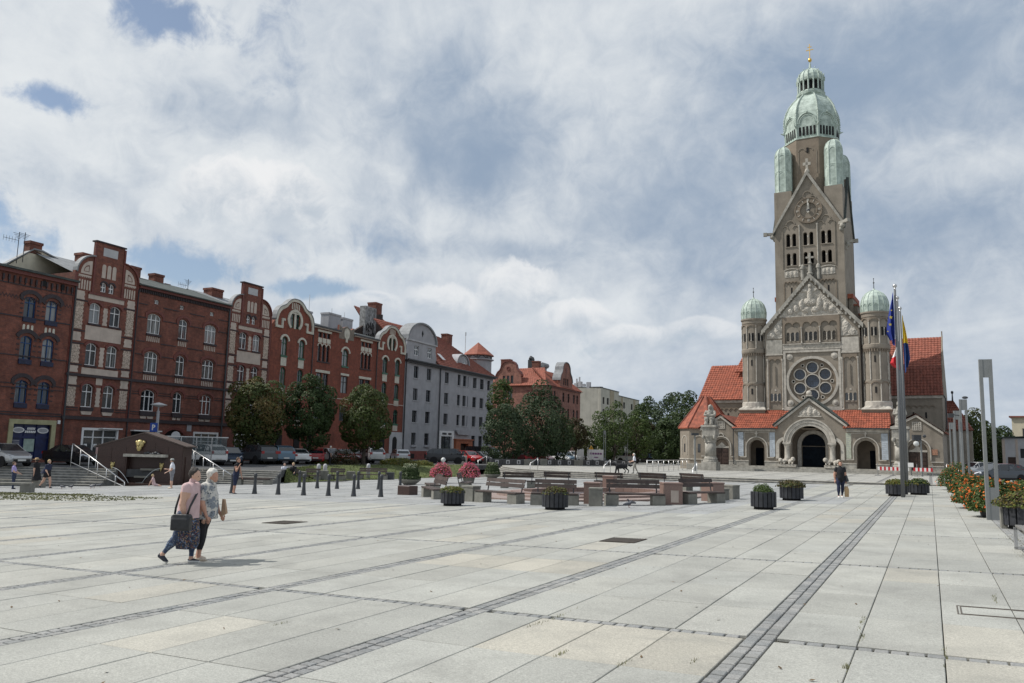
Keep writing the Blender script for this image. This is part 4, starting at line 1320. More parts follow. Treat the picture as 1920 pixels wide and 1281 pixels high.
# copper drum, dome and lantern
DR = 3.12
mb = MB()
mb.lathe([(oct_r + .06, 38.05), (oct_r + .06, 38.2), (DR - .1, 38.22), (DR - .02, 39.6), (DR, 40.6), (DR - .05, 41.4), (DR - .28, 42.2), (DR - .62, 42.9), (DR - 1.05, 43.5), (DR - 1.55, 44.0), (1.62, 44.2), (1.62, 44.4)], 8, (TX, TY, 0), math.pi / 8, 2 * math.pi + math.pi / 8)
dome = mb.build('dome', M['copper'], tower)
dprof = [(DR - .1, 38.25), (DR - .02, 39.6), (DR, 40.6), (DR - .05, 41.4), (DR - .28, 42.2), (DR - .62, 42.9), (DR - 1.05, 43.5), (DR - 1.55, 44.0)]
mb = MB()
for k in range(8):
 a = math.pi / 8 + k * math.pi / 4
 mb.tube([(TX + (r + .02) * math.cos(a), TY + (r + .02) * math.sin(a), z) for r, z in dprof], .07, 6)
 for i in range(26):       # crockets along the ribs
  t = i / 25 * (len(dprof) - 2) + 1; j = min(int(t), len(dprof) - 2); f = t - j
  r = dprof[j][0] + (dprof[j + 1][0] - dprof[j][0]) * f; z = dprof[j][1] + (dprof[j + 1][1] - dprof[j][1]) * f
  mb.ball((TX + (r + .10) * math.cos(a), TY + (r + .10) * math.sin(a), z), .09, 5, 4)
 mb.tube([(TX + DR * math.cos(a), TY + DR * math.sin(a), 39.6), (TX + (DR + .45) * math.cos(a), TY + (DR + .45) * math.sin(a), 39.75)], [.14, .03], 6)
 # round-headed gable on each face
 am = a + math.pi / 8
 c, s = math.cos(am), math.sin(am)
 hw = DR * math.sin(math.pi / 8) - .12; ap = (DR - .03) * math.cos(math.pi / 8)
 for rr, th in ((1.0, .07), (.8, .04)):
  mb.tube([(TX + (ap + .06) * c - hw * rr * math.cos(u * math.pi / 12) * s, TY + (ap + .06) * s + hw * rr * math.cos(u * math.pi / 12) * c, 39.95 + 1.25 * rr * math.sin(u * math.pi / 12)) for u in range(13)], th, 5)
 mb.ball((TX + (ap + .1) * c, TY + (ap + .1) * s, 41.3), .12, 6, 5)
mb.build('ribs', M['copper_rib'], dome)
mb = MB()
for k in range(8):
 am = k * math.pi / 4; ap = (DR - .06) * math.cos(math.pi / 8)
 mb.M = Matrix.Translation((TX, TY, 0)) @ Matrix.Rotation(am, 4, 'Z')
 for i in range(5):
  y = (i - 2) * .40
  mb.box(ap - .2, ap + .035, y - .12, y + .12, 38.5, 39.55)
mb.M = Matrix.Identity(4)
mb.build('arcade_openings', M['black'], dome)
mb = MB()
LP = [(1.62, 44.2), (1.66, 44.5), (1.5, 44.6), (1.42, 44.75)]
mb.lathe(LP, 16, (TX, TY, 0))
LD = [(1.52, 46.0), (1.54, 46.3), (1.46, 46.7), (1.22, 47.15), (.85, 47.5), (.4, 47.72), (.16, 47.8), (.12, 48.2), (.05, 48.75)]
mb.lathe(LD, 16, (TX, TY, 0)); mb.lathe([(.05, 45.95), (1.5, 45.98), (1.52, 46.0)], 16, (TX, TY, 0))
lan = mb.build('lantern', M['copper'], tower)
mb = MB()
for k in range(16):
 a = 2 * math.pi * k / 16
 mb.tube([(TX + (r + .02) * math.cos(a), TY + (r + .02) * math.sin(a), z) for r, z in LD[:-2]], .045, 5)
 mb.tube([(TX + 1.46 * math.cos(a), TY + 1.46 * math.sin(a), 44.7), (TX + 1.46 * math.cos(a), TY + 1.46 * math.sin(a), 46.0)], .10, 6)
 if k % 2 == 0:
  for i in range(8):
   j = i % (len(LD) - 4); r, z = LD[j]
   mb.ball((TX + (r + .08) * math.cos(a), TY + (r + .08) * math.sin(a), z + .15 * (i // 4)), .07, 5, 4)
mb.build('ribs', M['copper_rib'], lan)
mb = MB(); mb.lathe([(1.2, 44.7), (1.2, 46.0)], 12, (TX, TY, 0)); mb.build('lantern_core', M['black'], lan)
mb = MB(); mb.smooth = True; mb.ball((TX, TY, 48.95), (.22, .22, .26)); mb.smooth = False
mb.tube([(TX, TY, 49.1), (TX, TY, 51.0)], .045, 6); mb.box(TX - .42, TX + .42, TY - .03, TY + .03, 50.2, 50.29); mb.box(TX - .24, TX + .24, TY - .03, TY + .03, 50.58, 50.66)
mb.build('gilded_cross', M['gold'], tower)
# transepts and side chapels
mb = MB()
mb.box(-16.2, -5.0, 14, 24, -.3, 8.6); mb.build('transept', S_, church)
tile_roof('transept_roof', (-16.4, 13.7, 8.55), (-5, 13.7, 8.55), (-5, 18.5, 13.5), (-15.9, 18.5, 13.5), M['tile_orange'], church, .34, .4)
tile_roof('transept_roof', (-16.4, 24.3, 8.55), (-16.4, 13.7, 8.55), (-15.9, 18.5, 13.5), (-15.9, 18.6, 13.5), M['tile_orange'], church, .5, .5)
tile_roof('high_roof', (-12.3, 16.5, 12.4), (-9, 16.5, 12.4), (-9, 22, 18), (-11.0, 22, 18), M['tile_orange'], church, .34, .4)
mb = MB(); mb.box(-16.3, -5, 13.85, 14.01, 8.15, 8.5); mb.build('cornice', SP, church)
mb = MB()
for k in range(9): arc_band(mb, -16.0 + k * .62, -16.0 + k * .62 + .46, 7.2, .23, .10, 13.92, 14.01, 6)
mb.build('corbel_table', SD, church)
mb = MB()
for k in range(4): mb.box(-15.4 + k * 1.4, -15.2 + k * 1.4, 13.98, 14.02, 6.0, 6.8)
mb.build('slit_windows', M['black'], church)
mb = MB(); mb.box(4.95, 12.0, 14, 26, -.3, 8.95); mb.build('transept', S_, church)
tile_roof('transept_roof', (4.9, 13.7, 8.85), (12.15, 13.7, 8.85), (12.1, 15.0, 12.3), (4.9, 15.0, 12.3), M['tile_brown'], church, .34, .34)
tile_roof('transept_roof', (4.9, 15.05, 12.3), (12.1, 15.05, 12.3), (12.0, 19.0, 16.2), (4.9, 19.0, 16.2), M['tile_dull'], church, .34, .4)
mb = MB()
mb.add([(12.05, 14, 8.9), (12.05, 26, 8.9), (12.05, 23, 12.3), (12.05, 19.05, 16.2), (12.05, 15, 12.3)], [(0, 1, 2, 3, 4)]); mb.tube([(12.1, 13.8, 8.9), (12.1, 15, 12.35), (12.05, 19, 16.3)], .10, 5)
mb.tube([(12.05, 19, 16.2), (12.05, 19, 16.9)], .07, 5)
mb.build('transept_gable', S_, church)
mb = MB(); mb.box(4.95, 12.1, 13.85, 14.01, 8.5, 8.85); mb.build('cornice', SP, church)
mb = MB()
for k in range(7): arc_band(mb, 7.0 + k * .62, 7.0 + k * .62 + .46, 7.4, .23, .10, 13.92, 14.01, 6)
mb.build('corbel_table', SD, church)
mb = MB()
for k in range(3): mb.box(7.6 + k * 1.3, 7.78 + k * 1.3, 13.98, 14.02, 6.2, 6.9)
mb.build('slit_windows', M['black'], church)
mb = MB(); mb.tube([(12.15, 13.8, 8.8), (12.35, 13.8, 8.4), (12.35, 13.8, 5)], .07, 6); mb.build('downpipe', M['iron'], church)
tile_roof('low_roof', (12.1, 17, 5.0), (14.9, 17, 5.0), (12.9, 20.5, 8.6), (12.1, 20.5, 8.6), M['tile_brown'], church, .34, .4)
mb = MB(); mb.box(12.0, 14.7, 17.3, 22, -.3, 5.0); mb.build('low_wing', S_, church)
mb = MB(); mb.lathe([(.1, 8.6), (.06, 9.4), (.14, 9.5), (.14, 9.7), (.02, 9.8)], 8, (12.8, 20.4, 0)); mb.build('roof_finial', M['iron'], church)
for (x0, x1, xp, zl, zr, zp, d0, d1) in ((-11.7, -7.96, -9.45, 4.5, 4.75, 5.9, -10.2, -8.65), (7.79, 12.46, 10.22, 4.75, 4.35, 6.0, 9.4, 11.05)):
 dm = (d0 + d1) / 2
 mb = MB()
 mb.plate([(x0, .0), (x1, .0), (x1, zr), (xp, zp), (x0, zl)], .10, .6, [arch(d0 - .05, d1 + .05, .43, 3.25, .8, n=10)])
 mb.box(x0, x0 + .3, .6, 9, 0, zl); mb.box(x1 - .3, x1, .6, 9, 0, zr)
 ch = mb.build('chapel_wall', S_, church)
 mb = MB()
 strip(mb, [(x0 - .1, zl - .35), (xp, zp - .28), (x1 + .1, zr - .35)], [(x0 - .1, zl - .1), (xp, zp - .03), (x1 + .1, zr - .1)], -.10, .4)
 mb.build('chapel_coping', SP, ch)
 mb = MB()
 for a, b in (((x0 - .25, zl - .12), (xp, zp + .02)), ((xp, zp + .02), (x1 + .25, zr - .12))):
  tile_roof('chapel_roof', (a[0], -.15, a[1]), (a[0], 9, a[1]), (b[0], 9, b[1]), (b[0], -.15, b[1]), M['tile_dull'], church, .5, .4) if a[1] < b[1] else tile_roof('chapel_roof', (b[0], 9, b[1]), (b[0], -.15, b[1]), (a[0], -.15, a[1]), (a[0], 9, a[1]), M['tile_dull'], church, .5, .4)
 mb = MB(); w = (d1 - d0) / 2
 arc_band(mb, d0 - .25, d1 + .25, 2.45, w + .25, .12, -.03, .12, 12, drop=1.0)
 if x0 < 0: arc_band(mb, dm - .22, dm + .22, 3.62, .22, .12, -.04, .12, 8, drop=.1)
 mb.box(x0, d0 - .3, -.02, .12, 1.25, 1.36); mb.box(d1 + .3, x1, -.02, .12, 1.25, 1.36)
 mb.build('arch_moulding', SP, ch)
 for side in (0, 1):
  a = d0 + side * w
  mb = MB(); mb.box(a + .01, a + w - .01, .34, .42, .45, 2.25)
  for k in range(4):
   mb.box(a + .10, a + w - .10, .31, .34, .55 + k * .42, .55 + k * .42 + .34)
  mb.build('door_leaf', M['door_wood'], ch)
 mb = MB(); mb.plate(arch(d0, d1, 2.26, 3.2, .75, n=10), .36, .42); mb.build('tympanum', SD, ch)
 mb = MB(); mb.box(d0 - .02, d1 + .02, .28, .40, 2.26, 2.46); mb.add([(dm - .5, .3, 2.46), (dm + .5, .3, 2.46), (dm, .3, 2.9)], [(0, 1, 2)]); mb.build('door_lintel', SP, ch)
 mb = MB(); g0 = 4.4
 mb.plate(rect(dm - .42, dm + .42, g0, g0 + .85), .04, .11, [circ(dm - .28 + i * .187, g0 + .14 + j * .19, .065, 6) for i in range(4) for j in range(4)])
 mb.build('pierced_panel', SP, ch)
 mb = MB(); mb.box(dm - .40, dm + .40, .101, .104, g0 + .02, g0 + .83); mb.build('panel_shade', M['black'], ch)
 mb = MB(); mb.box(x0, d0 - .1, -.06, .12, .42, .85); mb.box(d1 + .1, x1, -.06, .12, .42, .85); mb.mi = 1; mb.box(x0, d0 - .1, -.10, .12, .85, .93); mb.box(d1 + .1, x1, -.10, .12, .85, .93)
 mb.build('plinth', [SG, SP], ch)
M['plaque'] = mat('reddish stone plaque', (.33, .17, .11), .7, .3, 12)
mb = MB(); mb.box(11.45, 11.98, .02, .10, 2.0, 2.55); mb.build('wall_plaque', M['plaque'], church)
# polygonal chapel at the far left
mb = MB(); mb.lathe([(3.1, -.3), (3.1, 4.55)], 8, (-13.0, 6.2, 0), math.pi / 8, 2 * math.pi + math.pi / 8); apse = mb.build('apse_wall', S_, church)
mb = MB(); mb.lathe([(3.35, 4.5), (3.35, 4.62), (.5, 8.4)], 8, (-13.0, 6.2, 0), math.pi / 8, 2 * math.pi + math.pi / 8); mb.build('apse_roof', M['tile_orange'], church)
mb = MB()
for k in range(8):
 a = math.pi / 8 + k * math.pi / 4
 mb.tube([(-13 + 3.36 * math.cos(a), 6.2 + 3.36 * math.sin(a), 4.64), (-13 + .5 * math.cos(a), 6.2 + .5 * math.sin(a), 8.45)], .09, 5)
mb.build('hip_tiles', M['tile_brown'], church)
mb = MB()
for k in range(8):
 am = k * math.pi / 4; ap = 3.1 * math.cos(math.pi / 8)
 mb.M = Matrix.Translation((-13, 6.2, 0)) @ Matrix.Rotation(am - math.pi / 2, 4, 'Z') @ Matrix.Rotation(math.pi, 4, 'Z')
 arc_band(mb, -.6, .6, 3.0, .6, .10, -ap - .05, -ap + .02, 10, drop=1.6)
 mb.box(-1.2, 1.2, -ap - .08, -ap + .02, .85, .98)
mb.build('apse_mouldings', SP, apse)
mb = MB()
for k in range(8):
 am = k * math.pi / 4; ap = 3.1 * math.cos(math.pi / 8)
 mb.M = Matrix.Translation((-13, 6.2, 0)) @ Matrix.Rotation(am - math.pi / 2, 4, 'Z') @ Matrix.Rotation(math.pi, 4, 'Z')
 mb.box(-.16, .16, -ap - .012, -ap + .02, 1.7, 2.7)
mb.build('apse_windows', M['glass_dark'], apse)
# ------------------------------------------------------------------ the row of houses on the left
RA = R(3.7)
MR = Matrix(((-math.sin(RA), -math.cos(RA), 0, -60.363), (math.cos(RA), -math.sin(RA), 0, 39.617), (0, 0, 1, 0), (0, 0, 0, 1)))
_win = {}
def inset(outline, d):
 cx = sum(p[0] for p in outline) / len(outline); cz = (min(p[1] for p in outline) + max(p[1] for p in outline)) / 2
 w = (max(p[0] for p in outline) - min(p[0] for p in outline)) / 2; h = (max(p[1] for p in outline) - min(p[1] for p in outline)) / 2
 return [(cx + (x - cx) * (w - d) / w, cz + (z - cz) * (h - d) / h) for x, z in outline]
def window(parent, x0, x1, z0, z1, rise=.2, frame='white_frame', glass='glass', lights=2, transom=.66, y=.16, bar=.055, sill=None):
 """casement window set back in its opening: frame with bars, glass behind it"""
 w, h = round(x1 - x0, 2), round(z1 - z0, 2)
 key = (w, h, rise, frame, glass, lights, transom)
 if key not in _win:
  out = arch(0, w, 0, h, rise, 6) if rise else rect(0, w, 0, h)
  mb = MB()
  inn = inset(out, bar)
  strip(mb, inn + inn[:1], out + out[:1], -.03, .05) if False else None
  o2, i2 = list(reversed(out)), list(reversed(inn))
  strip(mb, i2 + i2[:1], o2 + o2[:1], -.03, .05)
  for k in range(1, lights):
   x = w * k / lights
   mb.box(x - bar * .55, x + bar * .55, -.045, .04, bar, h - bar * .8 - (rise or 0) * (abs(2 * k / lights - 1)))
  if transom:
   mb.box(bar * .5, w - bar * .5, -.055, .04, h * transom - bar * .6, h * transom + bar * .6)
  mb.box(-.02, w + .02, -.09, .02, -.03, .02)
  fm = mb.mesh('window', M[frame])
  mb = MB(); mb.plate(out, .02, .04)
  _win[key] = (fm, mb.mesh('pane', M[glass]))
 fm, pm = _win[key]
 o = link('window', fm, parent, M=Matrix.Translation((x0, y, z0)))
 link('pane', pm, o)
 if sill:
  mb = MB(); mb.box(-.06, w + .06, -y - .07, 0, -.10, -.03); mb.build('sill', M[sill], o)
 return o
def bandpart(parent, name, x0, x1, z0, z1, y, m, y1=.02):
 mb = MB(); mb.box(x0, x1, y, y1, z0, z1)
 return mb.build(name, m, parent)
def wall(parent, outline, holes, m, depth=.32, back=11.0, top=None, body=None):
 mb = MB(); mb.plate(outline, 0, depth, holes)
 xs_ = [p[0] for p in outline]
 t = top or max(p[1] for p in outline)
 mb.box(min(xs_) + .01, max(xs_) - .01, depth, back, -.6, t)
 return mb.build('wall', m, parent)
def gable_pediment(c):
 """stepped outline of the two narrow gabled houses"""
 p = [(c + 3.1, 15.05)]
 for i in range(9):
  a = math.pi / 2 * i / 8
  p.append((c + 1.40 + 1.55 * math.cos(a), 14.95 + 1.55 * math.sin(a)))
 p += [(c + 1.38, 17.8), (c - 1.38, 17.8)]
 for i in range(9):
  a = math.pi / 2 * (8 - i) / 8
  p.append((c - 1.40 - 1.55 * math.cos(a), 14.95 + 1.55 * math.sin(a)))
 p.append((c - 3.1, 15.05))
 return p
# --- house with blue windows, cut by the left edge of the picture
h1 = thing('tenement_house', 'dark red brick house with blue windows and blue shopfront', 'house', MR)
M['navy_box'] = mat('navy window box', (.008, .014, .045), .5, .3, 4)
cols1 = [(-4.12, -3.17), (-2.35, -1.38), (-9.45, -8.50), (-7.68, -6.71)]
rows1 = [(4.15, 5.86), (7.42, 9.20), (10.6, 12.2)]
holes = [arch(a, b, z0, z1, .22, 6) for a, b in cols1 for z0, z1 in rows1]
holes += [rect(-4.0, -.95, .02, 2.62), rect(-9.4, -6.4, .02, 2.62)]
wall(h1, [(-13, -.5), (-.04, -.5), (-.04, 14.0), (-13, 14.0)], holes, M['brick'])
for a, b in cols1:
 for k, (z0, z1) in enumerate(rows1):
  w = window(h1, a, b, z0, z1, .22, 'blue_frame', transom=.70)
  mb = MB(); mb.box(a - .03, b + .03, -.10, .05, z0 - .36, z0 - .02); mb.build('window_box', M['navy_box'], h1)
  mb = MB(); arc_band(mb, a - .16, b + .16, z1 - .12, .34, .30, -.08, .02, 10, drop=.3 if k != 1 else .1)
  for i in range(9):
   zz = z0 + .05 + i * (z1 - z0) / 9
   for xx, s in ((a, -1), (b, 1)):
    if i % 2: mb.box(min(xx + s * .08, xx + s * .30), max(xx + s * .08, xx + s * .30), -.03, .02, zz, zz + .09)
  mb.build('window_arch', M['brick_dark'], h1)
  if k == 1:
   for i in range(3):
    x = a + .14 + i * .33
    mb = MB(); mb.plate(arch(x - .09, x + .09, z1 + .32, z1 + .86, .09, 4), -.02, .02); mb.build('cream_niche', M['cream_bright'], h1)
for z0, z1 in ((3.22, 3.34), (3.42, 3.5), (5.25, 5.31), (5.55, 5.61), (7.62, 7.70), (10.52, 10.62), (12.92, 12.99)):
 bandpart(h1, 'brick_band', -13, -.05, z0, z1, -.045, M['brick_dark'])
mb = MB()
for k in range(50):
 x = -13 + k * .26
 mb.add([(x, -.03, 11.85), (x + .13, -.03, 12.1), (x + .26, -.03, 11.85), (x + .26, -.03, 11.95), (x + .13, -.03, 12.2), (x, -.03, 11.95)], [(0, 1, 4, 5), (1, 2, 3, 4)])
mb.build('zigzag_band', M['brick_dark'], h1)
mb = MB()
for k in range(30): mb.box(-12.9 + k * .43, -12.9 + k * .43 + .13, -.12, .02, 13.15, 13.55); mb.box(-12.86 + k * .43, -12.90 + k * .43 + .09, -.08, .02, 13.0, 13.2)
mb.build('corbel_frieze', M['brick_dark'], h1)
mb = MB()
for x in (-2.75, -1.2, -8.1, -6.5): mb.plate(arch(x - .13, x + .13, 13.2, 13.65, .13, 4), -.13, .02)
mb.build('attic_openings', M['black'], h1)
bandpart(h1, 'cornice', -13, -.02, 13.72, 14.0, -.22, M['brick_trim'])
mb = MB(); mb.box(-13.1, .02, -.42, .05, 14.0, 14.16); mb.build('gutter', M['roof_felt'], h1)
mb = MB(); mb.add([(-13.1, -.40, 14.16), (0, -.40, 14.16), (0, 4.9, 14.95), (-13.1, 4.9, 14.95), (-13.1, 10.5, 14.2), (0, 10.5, 14.2)], [(0, 1, 2, 3), (3, 2, 5, 4)]); mb.build('roof', M['roof_felt'], h1)
M['render_old'] = mat('stained yellowish render', (.66, .60, .47), .9, .12, 1.2, .2, 30, stain=.2)
mb = MB(); mb.plate([(-2.5, 14.5), (3.6, 14.5), (3.45, 16.2), (.35, 17.02), (-.4, 17.02), (-2.4, 15.3)], 5.0, 5.4, back=True); mb.build('party_wall', M['render_old'], h1)
mb = MB(); strip(mb, [(-2.6, 15.3), (-.4, 17.05), (.35, 17.05), (3.55, 16.2)], [(-2.6, 15.42), (-.4, 17.17), (.35, 17.17), (3.55, 16.32)], 4.9, 5.5); mb.build('wall_coping', M['zinc'], h1)
def chimney(parent, x0, x1, y0, y1, z0, z1, m='brick'):
 mb = MB(); mb.box(x0, x1, y0, y1, z0, z1 - .15); mb.box(x0 - .06, x1 + .06, y0 - .06, y1 + .06, z1 - .22, z1); mb.build('chimney', M[m], parent)
def antenna(parent, x, y, z0, z1, kind=0):
 mb = MB(); mb.tube([(x, y, z0), (x, y, z1)], .03, 5)
 for k in range(4):
  mb.tube([(x - .5 + k * .1, y, z1 - .15 - k * .12), (x + .5 - k * .1, y + .1, z1 - .15 - k * .12)], .018, 4)
 if kind:
  mb.tube([(x, y, z1 - .7), (x - 1.3, y - .1, z1 - .75)], .02, 4)
  for k in range(5): mb.tube([(x - .3 - k * .24, y, z1 - .95), (x - .3 - k * .24, y, z1 - .5)], .012, 4)
 mb.build('antenna', M['iron'], parent)
chimney(h1, -.75, .32, 5.0, 5.7, 16.7, 17.75)
antenna(h1, -1.75, 5, 15.6, 18.2, 1); antenna(h1, -1.25, 5, 15.8, 18.3)
# blue shopfront
for sx in (0, -5.4):
 mb = MB(); strip(mb, [(-4.0 + sx, -.27), (-4.0 + sx, 2.60), (-.95 + sx, 2.60), (-.95 + sx, -.27)][::-1], [(-4.35 + sx, -.27), (-4.35 + sx, 2.95), (-.60 + sx, 2.95), (-.60 + sx, -.27)][::-1], -.09, .3)
 M['shop_frame'] = M.get('shop_frame') or mat('yellowish shop surround', (.36, .34, .20), .8, .15, 2)
 shop = mb.build('shop_surround', M['shop_frame'], h1)
 M['shop_blue'] = M.get('shop_blue') or mat('deep blue shop paint', (.008, .016, .075), .35, .3, 2)
 mb = MB(); mb.box(-4.0 + sx, -.95 + sx, .22, .28, -.3, 2.6)
 for x in (-4.0, -3.0, -2.0, -1.03): mb.box(x + sx, x + sx + .10, .15, .22, -.3, 2.6)
 mb.box(-4.0 + sx, -.95 + sx, .14, .22, 1.55, 1.68)
 mb.build('shop_window', M['shop_blue'], h1)
for cx in (-3.45, -1.5):
 mb = MB(); mb.plate(circ(cx, 2.15, .46, 18, .22), .12, .20); s = mb.build('oval_sign', M['white_frame'], h1)
 mb = MB(); mb.plate(circ(cx, 2.15, .37, 18, .15), .112, .122); mb.build('sign_field', M['grey_wall'], s)
for z, a, b in ((2.27, -2.80, -2.15), (2.03, -2.95, -2.08)):
 for k in range(6):
  x = a + (b - a) * k / 6
  mb = MB(); mb.add([(x, .13, z - .08), (x + (b - a) / 7.5, .13, z - .08), (x + (b - a) / 7.5 + .04, .13, z + .09), (x + .04, .13, z + .09)], [(0, 1, 2, 3)]); mb.build('sign_letter', M['white_frame'], h1)
mb = MB(); mb.box(-2.95, -2.12, .13, .145, .55, 1.5); mb.build('poster', mat('pale green poster', (.30, .38, .33), .6, .2, 3), h1)
mb = MB()
for k in range(6): mb.box(-3.85 + (k % 2) * .05, -3.3, .135, .15, 1.35 - k * .13, 1.40 - k * .13)
mb.build('window_lettering', M['grey_wall'], h1)
mb = MB(); mb.box(-.48, -.28, -.10, .02, 2.70, 2.98); mb.build('alarm_box', M['white_frame'], h1)
mb = MB(); mb.tube([(-.04, -.12, 13.9), (-.04, -.12, -.2)], .07, 8); mb.build('downpipe', M['iron'], h1)
# --- the two gabled houses with cream panels
def gabled(c, label, shop=True):
 t = thing('gabled_house', label, 'house', MR, 'gabled brick houses with cream panels')
 cols = [(c - 1.50, c - .46), (c + .46, c + 1.50)]
 rows = [(4.15, 6.03), (7.55, 9.36), (11.0, 12.7)]
 holes = [arch(a, b, z0, z1, .25, 6) for a, b in cols for z0, z1 in rows]
 gw = [(c - .66, c - .10), (c + .10, c + .66)]
 holes += [arch(a, b, 13.72, 14.55, .27, 6) for a, b in gw]
 holes += [rect(c - 1.15, c + 2.25, .35, 2.45)]
 out = [(c - 3.1, -.5), (c + 3.1, -.5)] + gable_pediment(c)
 wall(t, out, holes, M['brick'], top=14.9)
 for i, (a, b) in enumerate(cols):
  for k, (z0, z1) in enumerate(rows):
   window(t, a, b, z0, z1, .25, lights=2, transom=.66, glass='glass' if k else 'glass_dark')
   mb = MB(); arc_band(mb, a - .05, b + .05, z1 - .24, .27, .20, -.09, .02, 10, drop=.1 if k else .45)
   mb.build('window_arch', M['brick_trim'], t)
   if k == 0:
    mb = MB(); mb.box(a - .06, b + .06, -.14, .02, z0 - .32, z0 - .02); mb.build('sill_box', M['brick_dark'], t)
    mb = MB(); mb.plate([(a + .12, z0 - .62), (b - .12, z0 - .62), (b, z0 - .34), (a, z0 - .34)], -.10, .02); mb.build('cream_apron', M['cream'], t)
   else:
    mb = MB(); mb.box(a - .06, b + .06, -.10, .02, z0 - .16, z0 - .02); mb.build('sill', M['brick_dark'], t)
 for a, b in gw:
  window(t, a, b, 13.72, 14.55, .27, lights=2, transom=.5, bar=.07)
  mb = MB(); arc_band(mb, a, b, 14.28, .27, .12, -.06, .02, 8); mb.build('window_arch', M['brick_dark'], t)
 # cream field between the windows, toothed against the brick
 def toothed(x0, x1, z0, z1, m, name='cream_panel', both=True):
  mb = MB(); n = max(2, int((z1 - z0) / .17))
  L, Rr = [], []
  for i in range(n):
   za, zb = z0 + (z1 - z0) * i / n, z0 + (z1 - z0) * (i + 1) / n
   d = .05 if i % 2 else 0
   L += [(x0 + d, za), (x0 + d, zb)]; Rr += [(x1 - d, za), (x1 - d, zb)]
  mb.plate(Rr + L[::-1], -.022, .02); return mb.build(name, m, t)
 mid = c
 for z0, z1 in ((4.2, 5.75), (7.5, 9.1), (10.95, 12.4)): toothed(c - .22, c + .22, z0, z1, M['cream'])
 for z0, z1 in ((9.62, 10.78), (12.98, 13.35)): bandpart(t, 'cream_panel', c - 1.72, c + 1.72, z0, z1, -.022, M['cream'])
 bandpart(t, 'cream_panel', c - 1.72, c + 1.72, 6.80, 7.32, -.022, M['cream'])
 bandpart(t, 'cream_panel', c - .3, c + .3, 6.0, 6.55, -.022, M['cream'])
 for s in (-1, 1):
  a, b = sorted((c + s * 2.05, c + s * 2.85))
  for z0, z1, m in ((12.78, 13.48, 'cream'), (10.38, 12.62, 'sgraffito'), (9.42, 10.12, 'cream'), (7.62, 9.12, 'sgraffito'), (6.88, 7.40, 'cream'), (5.88, 6.55, 'cream'), (4.15, 5.70, 'sgraffito')):
   toothed(a, b, z0, z1, M[m])
  a2, b2 = sorted((c + s * 1.62, c + s * 2.75))
  for i in range(5):
   x = a2 + .04 + i * (b2 - a2 - .18) / 4
   mb = MB(); mb.plate(arch(x, x + .13, 13.62, 14.42, .06, 4), -.022, .02); mb.build('cream_bar', M['cream'], t)
  # quarter-round ornament with its inner fan
  q0 = [(c + s * (1.62 + 1.0 * math.cos(i * math.pi / 16)), 14.92 + 1.15 * math.sin(i * math.pi / 16)) for i in range(9)] + [(c + s * 1.62, 14.92)]
  q1 = [(c + s * (1.86 + .52 * math.cos(i * math.pi / 16)), 15.1 + .58 * math.sin(i * math.pi / 16)) for i in range(9)] + [(c + s * 1.86, 15.1)]
  q2 = [(c + s * (1.92 + .38 * math.cos(i * math.pi / 16)), 15.15 + .42 * math.sin(i * math.pi / 16)) for i in range(9)] + [(c + s * 1.92, 15.15)]
  mb = MB(); mb.plate(q0 if s > 0 else q0[::-1], -.022, .02, [q1]); mb.build('quarter_fan', M['cream'], t)
  mb = MB(); mb.plate(q2 if s > 0 else q2[::-1], -.022, .02); mb.build('fan_centre', M['cream'], t)
  mb = MB(); x0 = min(c + s * 1.62, c + s * 2.78)
  mb.box(x0, x0 + 1.16, -.022, .02, 14.68, 14.82)
  for i in range(7): mb.box(x0 + i * .166, x0 + i * .166 + .08, -.0215, .02, 14.60, 14.68)
  mb.build('cream_fringe', M['cream'], t)
 for i in (-1, 0, 1):
  mb = MB(); mb.plate(arch(c + i * .50 - .18, c + i * .50 + .18, 14.9, 16.05, .18, 6), -.022, .02); mb.build('cream_niche', M['cream'], t)
 bandpart(t, 'name_panel', c - .70, c + .70, 16.75, 17.45, -.022, M['grey_light'])
 mb = MB(); mb.box(c - 1.48, c + 1.48, -.10, .45, 17.8, 17.92); mb.build('block_cap', M['brick_dark'], t)
 gp = gable_pediment(c)
 for s in (0, 1):
  seg = gp[1:10] if s == 0 else gp[12:21]
  o = [(x + (.10 if s == 0 else -.10) * max(0, (abs(x - c) - 1.4)) / 1.55, z + .10) for x, z in seg]
  mb = MB(); strip(mb, seg[::-1], o[::-1], -.12, .40); mb.build('gable_edge', M['zinc'] if s else M['brick_trim'], t)
 for s in (-1, 1):
  mb = MB()
  for x in (c + s * 1.42,): mb.box(x - .08, x + .08, -.07, .02, 13.5, 17.7)
  mb.build('pilaster', M['brick_trim'], t)
 for z0, z1 in ((12.66, 12.76), (10.20, 10.30), (9.16, 9.26), (7.46, 7.56), (5.74, 5.82), (4.02, 4.10), (3.84, 3.9)):
  for s in (-1, 1):
   a, b = sorted((c + s * 1.75, c + s * 3.1)); bandpart(t, 'brick_band', a, b, z0, z1, -.05, M['brick_dark'])
 bandpart(t, 'cornice', c - 3.1, c + 3.1, 6.58, 6.78, -.14, M['brick_dark'])
 bandpart(t, 'cornice', c - 3.1, c + 3.1, 3.12, 3.40, -.14, M['brick_dark'])
 bandpart(t, 'cornice', c - 1.75, c + 1.75, 13.36, 13.52, -.10, M['brick_trim'])
 for s in (-1, 1):
  mb = MB(); mb.box(c + s * 3.0 - .10, c + s * 3.0 + .10, -.06, .02, 3.4, 14.9); mb.build('corner_strip', M['brick_trim'], t)
